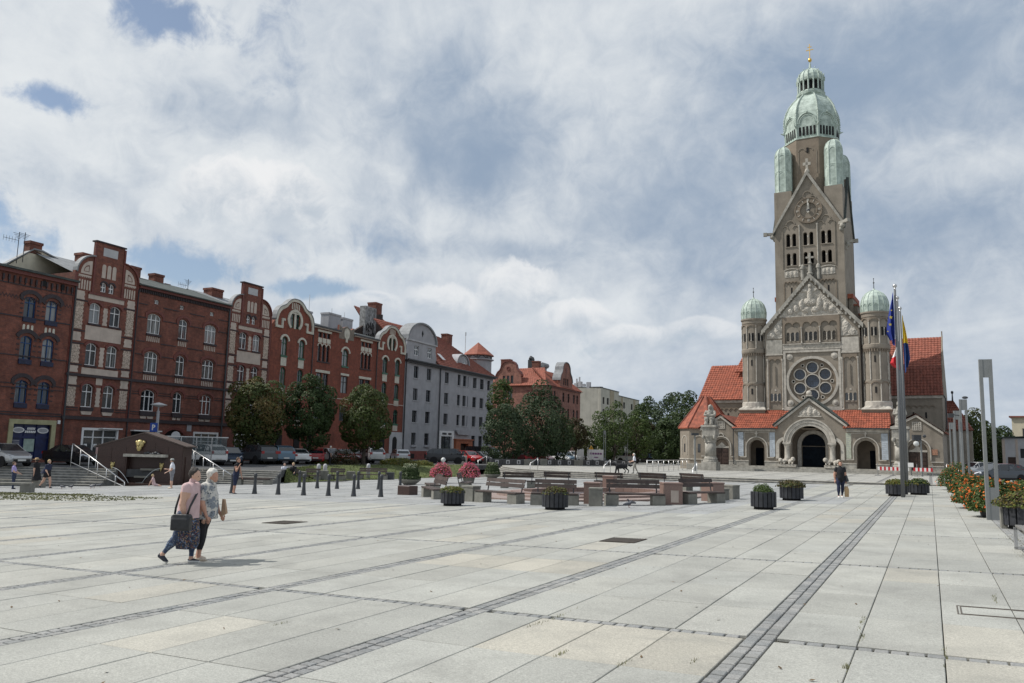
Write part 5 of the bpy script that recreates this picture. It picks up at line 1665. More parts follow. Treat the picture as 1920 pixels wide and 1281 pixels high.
 # ground floor shop window
 mb = MB(); strip(mb, [(c - 1.0, .35), (c - 1.0, 2.3), (c + 2.1, 2.3), (c + 2.1, .35)][::-1], [(c - 1.18, .35), (c - 1.18, 2.5), (c + 2.28, 2.5), (c + 2.28, .35)][::-1], -.05, .1)
 for x in (c - .1, c + .85): mb.box(x, x + .10, .05, .12, .35, 2.3)
 mb.box(c - 1.0, c + 2.1, .06, .12, 1.70, 1.78)
 w = mb.build('shop_window', M['white_frame'], t)
 mb = MB(); mb.box(c - 1.1, c + 2.2, .12, .15, .3, 2.4); mb.build('pane', M['glass_dark'], w)
 if shop:
  mb = MB(); mb.box(c + .35, c + 2.3, -.5, -.05, 2.42, 2.52); mb.build('awning', M['white_frame'], t)
  for x in (c - .85, c + .05, c + 1.05):
   mb = MB(); mb.box(x, x + .3, .04, .055, .95, 1.2); mb.build('paper_notice', M['white_frame'], t)
 mb = MB(); mb.add([(c - 3.1, .3, 14.9), (c + 3.1, .3, 14.9), (c + 3.1, 6, 17.2), (c - 3.1, 6, 17.2), (c - 3.1, 11, 14.5), (c + 3.1, 11, 14.5)], [(0, 1, 2, 3), (3, 2, 5, 4)]); mb.build('roof', M['zinc'], t)
 return t
h2 = gabled(2.90, 'gabled brick house with cream panels beside the blue-windowed house')
chimney(h2, 4.1, 5.3, 5.0, 6.0, 16.0, 17.9)
mb = MB(); mb.tube([(5.95, -.10, 14.6), (5.95, -.10, 0)], .06, 8); mb.build('downpipe', M['brick_dark'], h2)
h4 = gabled(20.1, 'gabled brick house with cream panels behind the first round tree', False)
# --- long brick house with white windows
h3 = thing('brick_house', 'long dark red brick house with white windows and green-black roof', 'house', MR)
c3 = [(7.2, 8.68, 3), (10.74, 11.78, 2), (13.93, 15.42, 3)]
rows = [(4.13, 6.0), (7.56, 9.4), (10.98, 12.78)]
att = [(8.05, 13.86), (10.95, 13.86), (14.7, 13.86)]
holes = [arch(a, b, z0, z1, .28, 6) for a, b, n in c3 for z0, z1 in rows] + [rect(x - .26, x + .26, z - .17, z + .2) for x, z in att]
holes += [rect(13.45, 16.6, .1, 2.45), arch(9.9, 12.5, -.2, 2.6, .7, 8), rect(6.5, 9.4, .35, 2.35)]
wall(h3, [(6.02, -.5), (16.95, -.5), (16.95, 15.0), (6.02, 15.0)], holes, M['brick'])
for a, b, n in c3:
 for k, (z0, z1) in enumerate(rows):
  window(h3, a, b, z0, z1, .28, lights=n, transom=.68, glass='glass' if k else 'glass_dark')
  mb = MB(); arc_band(mb, a - .14, b + .14, z1 - .22, .36, .24, -.07, .02, 10, drop=.35); mb.build('window_arch', M['brick_trim'], h3)
  mb = MB(); mb.box(a - .06, b + .06, -.13, .02, z0 - .20, z0 - .02); mb.build('sill', M['brick_dark'], h3)
  if k:
   m = 7 if n == 3 else 5
   for i in range(m):
    x = a + .04 + i * (b - a - .18) / (m - 1)
    mb = MB(); mb.box(x, x + .10, -.03, .02, z0 - .72, z0 - .26); mb.build('cream_bar', M['cream'], h3)
  else:
   mb = MB(); mb.box(a - .04, b + .04, -.15, .02, z0 - .42, z0 - .2); mb.build('sill_box', M['brick_dark'], h3)
   for i in range(2):
    w = (b - a) / 2; mb = MB(); mb.plate([(a + i * w + .1, z0 - .66), (a + i * w + w - .1, z0 - .66), (a + i * w + w - .03, z0 - .44), (a + i * w + .03, z0 - .44)], -.05, .02); mb.build('cream_apron', M['cream'], h3)
for x, z in att:
 window(h3, x - .26, x + .26, z - .17, z + .2, 0, lights=2, transom=0, bar=.06)
for z0, z1 in ((13.42, 13.50), (12.25, 12.33), (10.14, 10.22), (9.0, 9.08), (7.40, 7.48), (5.55, 5.62), (5.75, 5.8), (3.98, 4.06), (3.8, 3.86)):
 for a, b in ((6.2, 7.05), (8.83, 10.6), (11.93, 13.78), (15.57, 16.9)) if z1 > 4.5 else ((6.2, 16.9),):
  bandpart(h3, 'brick_band', a, b, z0, z1, -.045, M['brick_dark'])
bandpart(h3, 'cornice', 6.0, 16.95, 6.58, 6.80, -.13, M['brick_dark']); bandpart(h3, 'cornice', 6.0, 16.95, 3.12, 3.42, -.13, M['brick_dark'])
mb = MB()
for k in range(54): mb.box(6.05 + k * .2, 6.05 + k * .2 + .10, -.12, .02, 14.45, 14.75)
mb.build('dentils', M['brick_dark'], h3)
bandpart(h3, 'eaves_cornice', 6.0, 16.95, 14.78, 15.0, -.22, M['brick_trim'])
mb = MB(); mb.box(5.98, 16.98, -.42, 0, 15.0, 15.10); mb.add([(5.98, -.4, 15.10), (16.98, -.4, 15.10), (16.98, 5, 16.9), (5.98, 5, 16.9), (5.98, 11, 14.8), (16.98, 11, 14.8)], [(0, 1, 2, 3), (3, 2, 5, 4)]); mb.build('roof', M['roof_felt'], h3)
chimney(h3, 9.2, 10.35, 5.0, 5.8, 16.5, 17.85); chimney(h3, 11.98, 13.1, 5.0, 5.8, 16.5, 17.7); chimney(h3, 13.5, 14.1, 5.2, 5.8, 16.4, 17.0)
chimney(h4, 19.5, 21.1, 5.0, 6.2, 16.2, 17.75); antenna(h3, 16.2, 5, 16.6, 17.95, 1)
mb = MB(); strip(mb, [(13.62, .1), (13.62, 2.3), (16.45, 2.3), (16.45, .1)][::-1], [(13.45, .1), (13.45, 2.48), (16.62, 2.48), (16.62, .1)][::-1], -.05, .1)
for x in (14.5, 15.4): mb.box(x, x + .10, .05, .12, .1, 2.3)
mb.box(13.6, 16.45, .06, .12, 1.55, 1.64); w = mb.build('shop_window', M['white_frame'], h3)
mb = MB(); mb.box(13.5, 16.6, .12, .15, .05, 2.4); mb.build('pane', M['glass'], w)
mb = MB(); mb.box(6.5, 9.4, .1, .15, .35, 2.35); mb.mi = 1; mb.box(6.4, 9.4, -.45, 0, 2.35, 2.45); mb.build('shop_window', [M['glass_dark'], M['white_frame']], h3)
mb = MB(); mb.plate(arch(9.9, 12.5, -.3, 2.6, .7, 8), .3, .34); mb.build('gateway', M['black'], h3)
mb = MB(); arc_band(mb, 9.8, 12.6, 1.85, .75, .25, -.06, .02, 10); mb.build('gateway_arch', M['brick_trim'], h3)
mb = MB(); mb.box(12.62, 13.15, -.05, .02, 2.5, 3.1); mb.build('meter_box', M['grey_wall'], h3)
mb = MB(); mb.tube([(16.9, -.12, 15.0), (16.9, -.12, 0)], .08, 8); mb.build('downpipe', M['iron'], h3)
# --- wide orange-red house with two curved gables
h5 = thing('curved_gable_house', 'wide orange red brick house with two curved gables and cream trim', 'house', MR)
def bell(c, hw=3.25, base=14.0):
 half = [(0, 17.5), (.5, 17.46), (.95, 17.3), (1.35, 17.02), (1.65, 16.72), (2.0, 16.52), (2.4, 16.36), (2.75, 16.1), (3.02, 15.75), (3.18, 15.3), (3.25, 14.8), (3.25, base)]
 k = hw / 3.25
 return [(c + x * k, z) for x, z in reversed(half)] + [(c - x * k, z) for x, z in half[1:]]
GA, GB_ = 27.0, 47.05
sp = [(23.3, -.5), (50.55, -.5), (50.55, 14.2)]
sp += bell(GB_, 3.42)[1:-1] + [(43.6, 15.0)]
sp += [(38.3, 15.0), (38.2, 15.9), (37.6, 15.55), (36.75, 15.9), (35.9, 15.55), (35.3, 15.95), (35.2, 15.0), (30.3, 15.0)]
sp += bell(GA)[1:-1] + [(23.3, 14.2)]
pair_c = [(25.0, 25.95), (27.92, 28.9), (45.02, 46.15), (48.08, 49.2)]
rows5 = [(11.1, 13.1), (7.83, 9.82), (4.5, 6.4)]
tri = [(31.2, 33.62), (39.85, 42.3)]
holes = [arch(a, b, z0, z1, .35, 6) for a, b in pair_c for z0, z1 in rows5] + [rect(a, b, 1.0, 2.9) for a, b in pair_c]
for c in (GA, GB_):
 holes += [rect(c - .78, c - .15, 14.25, 15.85), rect(c + .15, c + .78, 14.25, 15.85)]
for a, b in tri:
 w = (b - a) / 3
 for k in range(3):
  holes += [arch(a + k * w + .12, a + k * w + w - .12, 11.15, 13.1, .28, 6), rect(a + k * w + .1, a + k * w + w - .1, 13.92, 14.5)]
 holes += [rect(a + .1, a + 1.1, 7.8, 9.75), rect(b - 1.1, b - .1, 7.8, 9.75), rect(a + .1, a + 1.1, 4.4, 6.3), rect(b - 1.1, b - .1, 4.4, 6.3)]
holes += [arch(36.05, 37.32, 11.05, 13.05, .42, 6), rect(36.1, 37.45, 7.75, 9.8), rect(36.1, 37.45, 4.4, 6.3)]
wall(h5, sp, holes, M['brick_bright'], top=14.6)
for a, b in pair_c:
 for k, (z0, z1) in enumerate(rows5):
  window(h5, a, b, z0, z1, .35, 'green_frame', lights=2, transom=.68, glass='glass_dark' if a > 40 else 'glass')
  mb = MB(); mb.box(a - .05, b + .05, -.08, .02, z0 - .22, z0 - .02); mb.build('sill', M['green_frame'], h5)
  if k == 0:
   mb = MB(); arc_band(mb, a - .08, b + .08, z1 - .32, .42, .22, -.10, .02, 10, drop=.10); mb.build('window_hood', M['cream_bright'], h5)
   bandpart(h5, 'cream_panel', a + .02, b - .02, 9.95, 10.88, -.03, M['cream_bright'])
  else:
   bandpart(h5, 'cream_panel', a, b, z0 - .95, z0 - .24, -.04, M['cream_bright'])
   mb = MB()
   for i in range(4): mb.box(a + .12 + i * .24, a + .18 + i * .24, -.06, -.03, z0 - .85, z0 - .35)
   mb.build('panel_flutes', M['cream'], h5)
 window(h5, a, b, 1.0, 2.9, 0, 'dark_frame', 'glass_dark')
for c, hw in ((GA, 3.25), (GB_, 3.42)):
 o = bell(c, hw, 14.05); i_ = [(c + (x - c) * (1 - .30 / hw), z - .28 if z > 14.9 else z) for x, z in o]
 mb = MB(); strip(mb, i_[::-1], o[::-1], -.14, .40); mb.build('gable_trim', M['cream_bright'], h5)
 mb = MB(); o2 = [(x, z + .09) for x, z in bell(c, hw + .06, 14.9)]; strip(mb, bell(c, hw, 14.9)[::-1], o2[::-1], -.18, .5); mb.build('gable_flashing', M['zinc'], h5)
 for s in (-1, 1):
  mb = MB()
  for xa, xb, za, zb in ((hw - 1.25, hw - .0, 14.0, 14.26), (hw - 1.25, hw - 1.0, 14.26, 15.1), (hw - 1.55, hw - 1.25, 14.86, 15.1)):
   a, b = sorted((c + s * xa, c + s * xb)); mb.box(a, b, -.135, .02, za, zb)
  mb.build('scroll_trim', M['cream_bright'], h5)
 outer = [(c + 1.28 * math.cos(a), 15.15 + 1.22 * math.sin(a)) for a in [R(-52 + 284 * i / 24) for i in range(25)]]
 inner = [(c + .95 * math.cos(a), 15.12 + .95 * math.sin(a)) for a in [R(-52 + 284 * i / 24) for i in range(25)]]
 mb = MB(); strip(mb, inner[::-1], outer[::-1], -.10, .02); mb.build('oval_surround', M['cream_bright'], h5)
 mb = MB(); mb.box(c - .15, c + .15, -.05, .02, 14.2, 15.9); mb.plate(arch(c - .85, c + .85, 15.85, 16.05, .19, 6), -.05, .02); mb.build('oval_mullion', M['cream_bright'], h5)
 for a, b in ((c - .78, c - .15), (c + .15, c + .78)): window(h5, a, b, 14.25, 15.85, 0, 'green_frame', 'glass', lights=1, transom=.7)
 for k in range(5):
  mb = MB(); mb.box(c - .68 + k * .30, c - .56 + k * .30, -.05, .02, 16.35, 17.12 - abs(k - 2) * .06); mb.build('cream_bar', M['cream_bright'], h5)
for a, b in tri:
 w = (b - a) / 3
 bandpart(h5, 'lintel', a - .1, b + .1, 14.55, 14.80, -.07, M['cream_bright'])
 bandpart(h5, 'lintel', a - .12, b + .12, 9.82, 10.12, -.07, M['cream_bright'])
 for k in range(3):
  window(h5, a + k * w + .12, a + k * w + w - .12, 11.15, 13.1, .28, 'dark_frame', 'glass_dark', lights=1, transom=.7)
  window(h5, a + k * w + .1, a + k * w + w - .1, 13.92, 14.5, 0, 'dark_frame', 'glass_dark', lights=1, transom=0)
  mb = MB(); arc_band(mb, a + k * w + .08, a + k * w + w - .08, 12.85, .32, .12, -.06, .02, 8); mb.box(a + k * w + .06, a + k * w + w - .06, -.05, .02, 13.32, 13.86); mb.build('cream_tooth', M['cream_bright'], h5)
 for x in (a + .1, b - 1.1):
  window(h5, x, x + 1.0, 7.8, 9.75, 0, 'dark_frame', 'glass'); window(h5, x, x + 1.0, 4.4, 6.3, 0, 'dark_frame', 'glass')
 mb = MB(); mb.box(a, b, -.08, .02, 11.0, 11.12); mb.build('sill', M['brick_dark'], h5)
window(h5, 36.05, 37.32, 11.05, 13.05, .42, 'green_frame', 'glass', lights=2)
mb = MB(); arc_band(mb, 35.97, 37.4, 12.72, .5, .22, -.10, .02, 10, drop=.1); mb.build('window_hood', M['cream_bright'], h5)
window(h5, 36.1, 37.45, 7.75, 9.8, 0, 'dark_frame', 'glass'); window(h5, 36.1, 37.45, 4.4, 6.3, 0, 'dark_frame', 'glass')
bandpart(h5, 'lintel', 35.95, 37.6, 9.88, 10.14, -.07, M['cream_bright'])
bandpart(h5, 'sill', 36.0, 37.4, 10.85, 11.03, -.08, M['green_frame'])
mb = MB(); mb.plate([(35.22, 14.3), (38.28, 14.3), (38.28, 15.9), (37.6, 15.6), (36.75, 15.95), (35.9, 15.6), (35.22, 15.95)], -.03, .02); ped = mb.build('pediment', mat('grey brown sandstone', (.20, .17, .14), .9, .2, 4), h5)
mb = MB(); mb.plate(circ(36.75, 15.0, .55, 16, .68), -.09, -.02); mb.ball((36.75, -.1, 15.0), (.3, .08, .4), 10, 6); mb.box(36.55, 36.95, -.09, -.02, 13.95, 14.35); mb.build('cartouche', M['cream_bright'], ped)
for a, b in ((30.3, 35.2), (38.3, 43.6)):
 mb = MB(); mb.box(a, b, -.30, .1, 14.9, 15.02); mb.build('eaves_trim', M['cream'], h5)
 mb = MB(); mb.box(a, b, -.42, .1, 15.02, 15.2); mb.add([(a, -.4, 15.2), (b, -.4, 15.2), (b, 5, 16.6), (a, 5, 16.6)], [(0, 1, 2, 3)]); mb.build('roof', M['iron'], h5)
mb = MB(); mb.add([(23.4, .4, 14.6), (50.5, .4, 14.6), (50.5, 5.0, 16.6), (23.4, 5, 16.6), (23.4, 11, 14.6), (50.5, 11, 14.6)], [(0, 1, 2, 3), (3, 2, 5, 4)]); mb.build('back_roof', M['roof_felt'], h5)
for a, b in ((30.28, 30.38), (43.5, 43.6)):
 mb = MB(); mb.tube([(a, -.10, 15), (a, -.10, .5)], .06, 6); mb.build('downpipe', M['iron'], h5)
bandpart(h5, 'string_course', 23.3, 50.5, 6.98, 7.08, -.06, M['cream'])
bandpart(h5, 'ground_floor_render', 23.3, 50.55, -.4, .55, -.06, M['grey_light']); bandpart(h5, 'corner_render', 47.4, 50.55, .55, 3.4, -.06, M['grey_light'])
for a, b in pair_c:
 mb = MB(); mb.plate(arch(a, b, .6, 2.8, .45, 6), -.07, -.05); mb.build('door_opening', M['black'], h5)
chimney(h5, 33.0, 33.75, 3, 3.8, 15.8, 17.4, 'grey_wall'); chimney(h5, 37.0, 39.5, 3, 4.2, 15.8, 17.9, 'grey_wall'); chimney(h5, 40.0, 42.1, 3, 4.2, 15.8, 17.75, 'grey_wall')
for x, z0, z1 in ((33.6, 17.0, 19.5), (38.1, 17.9, 18.6), (40.8, 17.7, 18.5)):
 mb = MB(); mb.tube([(x, 3.4, z0), (x, 3.4, z1)], .035, 5); mb.build('mast', M['steel'], h5)
# --- house behind it with a tall chimney and graffiti
hb = thing('back_house', 'taller house behind the curved gables with chimneys and brown tiles', 'house', MR)
mb = MB(); mb.box(51.6, 66.0, 8, 18, 0, 17.6); mb.build('wall', M['brick'], hb)
mb = MB(); mb.plate([(49.5, 15), (56.6, 15), (56.6, 21.0), (54.0, 20.6), (51.6, 18.6), (49.6, 17.6)], 7.9, 8.3, back=True); mb.build('fire_wall', mat('dark sooty brick', (.05, .035, .03), .9, .4, 3), hb)
tile_roof('roof', (54.0, 7.8, 17.4), (66.2, 7.8, 17.0), (63.0, 13, 22.2), (56.3, 13, 22.6), M['tile_brown'], hb, .5, .5)
mb = MB(); mb.box(51.6, 54.4, 7.6, 8.6, 16, 21.5); ch = mb.build('chimney', mat('peeling grey chimney render', (.27, .27, .27), .9, .5, 2.5, stain=.8), hb)
chimney(hb, 54.7, 56.4, 8, 9.4, 16, 22.6)
M['graffiti'] = mat('black spray paint', (.012, .012, .013), .7, .1, 5)
mb = MB()
for pts in ([(52.0, 17.9), (51.9, 18.7), (52.3, 19.0), (52.6, 18.6), (52.3, 18.2), (52.7, 17.9)], [(52.9, 19.2), (52.9, 18.4), (53.3, 18.3), (53.4, 19.2)], [(53.7, 19.0), (53.6, 17.6)], [(52.0, 17.4), (52.3, 17.0), (52.6, 17.5), (52.9, 16.9), (53.2, 17.5)], [(53.4, 17.2), (53.9, 17.8), (54.0, 17.0)]):
 mb.tube([(x, 7.57, z) for x, z in pts], .08, 5)
mb.build('graffiti', M['graffiti'], ch)
# --- grey roughcast house with red mansard roof
h6 = thing('grey_house', 'tall grey rendered house with red tile roof and rounded gable', 'house', MR)
c6 = [(53.0, 54.28), (56.65, 57.95), (62.1, 63.4), (66.3, 67.25), (68.13, 69.22), (69.72, 69.98), (71.62, 72.92), (74.22, 75.58), (76.97, 78.1)]
rows6 = [(11.1, 12.78), (7.97, 9.64), (4.9, 6.54), (1.78, 3.45)]
holes = []
for i, (a, b) in enumerate(c6):
 for k, (z0, z1) in enumerate(rows6):
  if k == 3 and 2 <= i <= 5: continue
  holes.append(rect(a, b, z0, z1))
holes += [rect(52.85, 54.15, 14.28, 15.68), rect(56.62, 57.85, 14.28, 15.75), rect(61.35, 64.85, .3, 3.2), rect(67.0, 69.7, -.3, 2.2)]
sp = [(50.62, -.5), (79.2, -.5), (79.2, 13.5), (59.4, 13.5), (59.3, 14.5), (59.0, 15.4), (59.0, 16.35)]
sp += [(55.0 + 4.0 * math.cos(R(a)), 16.4 + 2.6 * math.sin(R(a))) for a in range(0, 181, 15)] + [(51.0, 16.35), (50.62, 14.6)]
wall(h6, sp, holes, M['grey_wall'], top=13.45)
for i, (a, b) in enumerate(c6):
 for k, (z0, z1) in enumerate(rows6):
  if k == 3 and 2 <= i <= 5: continue
  window(h6, a, b, z0, z1, 0, 'dark_frame', 'glass_dark', lights=2 if b - a > .5 else 1, transom=.62, y=.22)
  mb = MB(); mb.box(a - .10, b + .10, -.08 - (.12 if k == 3 else 0), .02, z0 - .12 - (.2 if k == 3 else 0), z0 - .02); mb.build('sill', M['grey_light'] if k != 3 else M['grey_wall'], h6)
for a, b in ((52.85, 54.15), (56.62, 57.85)): window(h6, a, b, 14.28, 15.7, 0, 'white_frame', 'glass', lights=2, transom=.6, bar=.09)
mb = MB(); o = [(55.0 + 4.18 * math.cos(R(a)), 16.4 + 2.75 * math.sin(R(a))) for a in range(180, -1, -12)]; i_ = [(55.0 + 3.9 * math.cos(R(a)), 16.4 + 2.5 * math.sin(R(a))) for a in range(180, -1, -12)]
strip(mb, i_, o, -.22, 1.6); mb.build('gable_edge', M['zinc'], h6)
bandpart(h6, 'string_course', 50.7, 59.25, 16.2, 16.42, -.16, M['grey_light'])
mb = MB(); mb.plate([(55.0, 17.1), (55.25, 17.6), (55.0, 18.1), (54.75, 17.6)], -.03, .02); mb.build('diamond_vent', M['black'], h6)
mb = MB(); mb.box(50.6, 79.4, -.55, .1, 13.3, 13.45); mb.box(50.6, 79.4, -.4, .1, 13.12, 13.3); mb.mi = 1; mb.box(50.5, 79.5, -.68, -.5, 13.40, 13.54); mb.build('eaves', [M['dark_frame'], M['iron']], h6)
bandpart(h6, 'plinth', 50.7, 79.2, -.4, .92, -.07, M['plinth_red'])
mb = MB()
for x in (52.8, 56.6): mb.box(x + .1, x + 1.1, -.085, -.05, -.1, .55)
mb.build('basement_openings', M['black'], h6)
mb = MB(); mb.tube([(60.5, -.14, 13.3), (60.5, -.14, -.2)], .09, 8); mb.build('downpipe', M['iron'], h6)
mb = MB(); mb.tube([(50.75, -.14, 14.3), (50.75, -.14, -.2)], .09, 8); mb.build('downpipe', M['iron'], h6)
tile_roof('roof', (59.2, -.6, 13.5), (79.4, -.6, 13.5), (69.7, 5.5, 19.3), (59.2, 5.5, 19.5), M['tile_brown'], h6, .4, .42)
tile_roof('roof', (50.6, .5, 14.5), (59.3, .5, 14.5), (59.3, 5.5, 19.5), (50.6, 5.5, 19.4), M['tile_dull'], h6, .4, .42)
tile_roof('roof', (79.4, -.6, 13.5), (79.4, 11.5, 13.5), (69.8, 5.6, 19.3), (69.7, 5.5, 19.3), M['tile_brown'], h6, .5, .42)
chimney(h6, 70.6, 72.4, 4.5, 5.6, 17.5, 20.0)
mb = MB(); mb.tube([(78.2, 5, 15), (78.2, 5, 21.2)], .06, 5); mb.tube([(78.2, 5, 20.7), (78.2, 5, 21.3)], .12, 6); mb.build('mast', M['steel'], h6)
# eyebrow dormer, roof light
mb = MB(); mb.M = Matrix.Translation((69.0, .7, 14.65))
mb.plate([(-2.0 + 4.0 * i / 16, 1.5 * math.sin(math.pi * i / 16)) for i in range(17)][::-1], 0, .1, [rect(-.1, 1.0, .2, 1.2)]) if False else mb.plate([(2.0 * math.cos(math.pi * i / 16), 1.5 * math.sin(math.pi * i / 16)) for i in range(17)], 0, .1)
strip(mb, [(2.0 * math.cos(math.pi * (16 - i) / 16), 1.5 * math.sin(math.pi * (16 - i) / 16)) for i in range(17)], [(2.2 * math.cos(math.pi * (16 - i) / 16), 1.66 * math.sin(math.pi * (16 - i) / 16)) for i in range(17)], -.25, 3.0)
dm = mb.build('dormer', M['grey_wall'], h6)
window(dm, 69.0, 70.2, 14.8, 15.9, 0, 'white_frame', 'glass', lights=2, transom=0, y=.66)
mb = MB(); mb.add([(61.0, -.02, 14.45), (62.0, -.02, 14.45), (62.0, 1.0, 15.4), (61.0, 1.0, 15.4)], [(0, 1, 2, 3)]); mb.v = [v + Vector((0, -.10, .10)) for v in mb.v]; mb.build('roof_light', M['steel'], h6)
# shop and doorway
mb = MB(); strip(mb, [(61.4, .2), (61.4, 3.15), (64.8, 3.15), (64.8, .2)][::-1], [(60.85, .2), (60.85, 3.95), (65.45, 3.95), (65.45, .2)][::-1], -.12, .2); sf = mb.build('shop_surround', M['white_frame'], h6)
mb = MB()
x = 61.7
while x < 64.5:
 w = rs.uniform(.12, .22)
 if abs(x - 63.2) > .18: mb.box(x, x + w, -.15, -.11, 3.38, 3.68)
 x += w + .06
mb.build('sign_lettering', M['dark_frame'], sf)
mb = MB(); mb.box(61.4, 64.8, .18, .24, .2, 3.15); mb.box(61.4, 64.8, .1, .18, 1.3, 1.4); mb.box(63.05, 63.17, .1, .18, .2, 3.15); mb.build('shop_window', M['glass'], h6)
M['orange_stone'] = mat('orange red painted stone', (.33, .10, .045), .7, .15, 2)
mb = MB(); strip(mb, [(67.0, -.3), (67.0, 2.15), (69.7, 2.15), (69.7, -.3)][::-1], [(65.5, -.3), (65.5, 2.65), (71.1, 2.65), (71.1, -.3)][::-1], -.5, .2); mb.box(65.3, 71.3, -.62, .0, 2.65, 2.85); mb.build('door_surround', M['orange_stone'], h6)
mb = MB(); mb.box(67.0, 69.7, .15, .25, -.3, 2.2); mb.build('door', M['door_wood'], h6)
mb = MB(); mb.plate([(65.8, 4.0), (66.4, 3.5), (70.2, 3.5), (70.9, 4.0), (70.9, 4.2), (65.8, 4.2)], -.35, .02); mb.build('door_canopy', M['grey_wall'], h6)
# corner turret
mb = MB(); mb.lathe([(2.35, 12.5), (2.35, 16.2), (2.75, 16.4), (2.75, 16.55), (2.3, 16.55), (2.3, 17.25)], 8, (78.7, 2.75, 0), math.pi / 8, 2 * math.pi + math.pi / 8); tu = mb.build('corner_turret', M['grey_wall'], h6)
mb = MB(); mb.lathe([(2.75, 17.1), (2.75, 17.22), (.05, 19.5)], 8, (78.7, 2.75, 0), math.pi / 8, 2 * math.pi + math.pi / 8); mb.build('turret_roof', M['tile_dull'], tu)
mb = MB()
for k in range(8):
 a = math.pi / 8 + k * math.pi / 4; a2 = a + math.pi / 4
 p = lambda t, z: (78.7 + 2.34 * (math.cos(a) * (1 - t) + math.cos(a2) * t), 2.75 + 2.34 * (math.sin(a) * (1 - t) + math.sin(a2) * t), z)
 mb.tube([p(0, 16.55), p(0, 17.2)], .08, 4); mb.tube([p(0, 16.6), p(1, 16.6)], .08, 4); mb.tube([p(0, 17.15), p(1, 17.15)], .08, 4); mb.tube([p(0, 16.6), p(.5, 17.15)], .06, 4); mb.tube([p(.5, 17.15), p(1, 16.6)], .06, 4)
mb.build('timber_frame', M['dark_frame'], tu)
# ------------------------------------------------------------------ farther buildings
MH7 = Matrix(((1, 0, 0, -63.51), (0, 1, 0, 135.78), (0, 0, 1, 0), (0, 0, 0, 1)))
h7 = thing('brick_house', 'pale red brick house with curved gables and orange roof behind the trees', 'house', MH7)
ML = Matrix.Rotation(-CA, 4, 'Z')
MRr = Matrix(((-math.sin(RA), -math.cos(RA), 0, 0), (math.cos(RA), -math.sin(RA), 0, 0), (0, 0, 1, 0), (0, 0, 0, 1)))
fl = bpy.data.objects.new('front_wing', None); col.objects.link(fl); fl.parent = h7; fl.matrix_basis = ML
fr = bpy.data.objects.new('side_wing', None); col.objects.link(fr); fr.parent = h7; fr.matrix_basis = MRr
def rgable(c, hw, zs, zt_):
 pts = []
 for x, z in ((1, 0), (.97, .12), (.86, .30), (.70, .42), (.62, .55), (.58, .72), (.45, .88), (.25, .97), (0, 1)):
  pts.append((x, z))
 p = [(c + x * hw, zs + z * (zt_ - zs)) for x, z in pts]
 return p + [(c - x * hw, zs + z * (zt_ - zs)) for x, z in pts[-2::-1]]
hl = [rect(-9.6 + k * .9, -9.0 + k * .9, 13.95, 15.5) for k in range(3)] + [arch(-9.6 + k * 1.3, -8.7 + k * 1.3, 10.9, 12.7, .2, 5) for k in range(2)]
mb = MB(); mb.plate([(-12.0, -1), (0, -1), (0, 13.5), (-5.4, 13.5)] + rgable(-8.3, 2.85, 15.2, 18.3) + [(-12.0, 13.5)], 0, .4, hl); mb.build('wall', M['brick_pale'], fl)
for k in range(3): window(fl, -9.6 + k * .9, -9.0 + k * .9, 13.95, 15.5, 0, 'dark_frame', 'glass_dark', lights=2)
for k in range(2): window(fl, -9.6 + k * 1.3, -8.7 + k * 1.3, 10.9, 12.7, .2, 'dark_frame', 'glass_dark')
mb = MB()
for k in range(4): mb.box(-4.2 + k * .95, -3.5 + k * .95, -.04, .02, 11.2, 12.7)
mb.build('blind_panels', M['brick_trim'], fl)
mb = MB(); mb.lathe([(.42, 0), (.42, .12), (.25, .12), (.25, .05)], 14); mb.v = [Vector((v.x - 8.4, -v.z, v.y + 16.9)) for v in mb.v]; mb.build('round_boss', M['brick_trim'], fl)
g_ = rgable(-8.3, 2.85, 15.2, 18.3)
mb = MB(); strip(mb, g_[::-1], [(x + (x + 8.3) * .05, z + .16) for x, z in g_][::-1], -.15, .6); mb.build('gable_coping', M['brick_trim'], fl)
tile_roof('roof', (-12.2, -.4, 13.5), (.3, -.4, 13.5), (-2.6, 4.2, 17.3), (-12.2, 4.2, 17.3), M['tile_dull'], fl, .5, .45)
hr = [arch(a, b, z0, z1, .2, 5) for a, b in ((2.5, 3.5), (4.1, 5.1), (9.0, 10.1), (12.0, 13.0), (15.3, 16.3), (17.4, 18.4)) for z0, z1 in ((10.95, 12.8), (7.9, 9.75))] + [arch(9.3 + k * 1.1, 10.1 + k * 1.1, 14.3, 15.75, .3, 5) for k in range(3)]
mb = MB(); mb.plate([(0, -1), (19.8, -1), (19.8, 13.6), (14.6, 13.6)] + rgable(11.0, 3.6, 15.0, 18.9) + [(7.3, 13.6), (0, 13.6)], 0, .4, hr); mb.build('wall', M['brick_pale'], fr)
for a, b in ((2.5, 3.5), (4.1, 5.1), (9.0, 10.1), (12.0, 13.0), (15.3, 16.3), (17.4, 18.4)):
 for z0, z1 in ((10.95, 12.8), (7.9, 9.75)): window(fr, a, b, z0, z1, .2, 'dark_frame', 'glass_dark')
for k in range(3): window(fr, 9.3 + k * 1.1, 10.1 + k * 1.1, 14.3, 15.75, .3, 'dark_frame', 'glass_dark')
g_ = rgable(11.0, 3.6, 15.0, 18.9)
mb = MB(); strip(mb, g_[::-1], [(x + (x - 11.0) * .05, z + .16) for x, z in g_][::-1], -.15, 1.6); mb.build('gable_coping', M['zinc'], fr)
mb = MB(); mb.plate(circ(11.0, 17.3, .35, 14, .5), -.06, .02); mb.build('oval_boss', M['brick_trim'], fr)
tile_roof('roof', (-.3, -.4, 13.6), (20.2, -.4, 13.6), (20.2, 4.4, 17.3), (3.4, 4.4, 17.3), M['tile_dull'], fr, .5, .45)
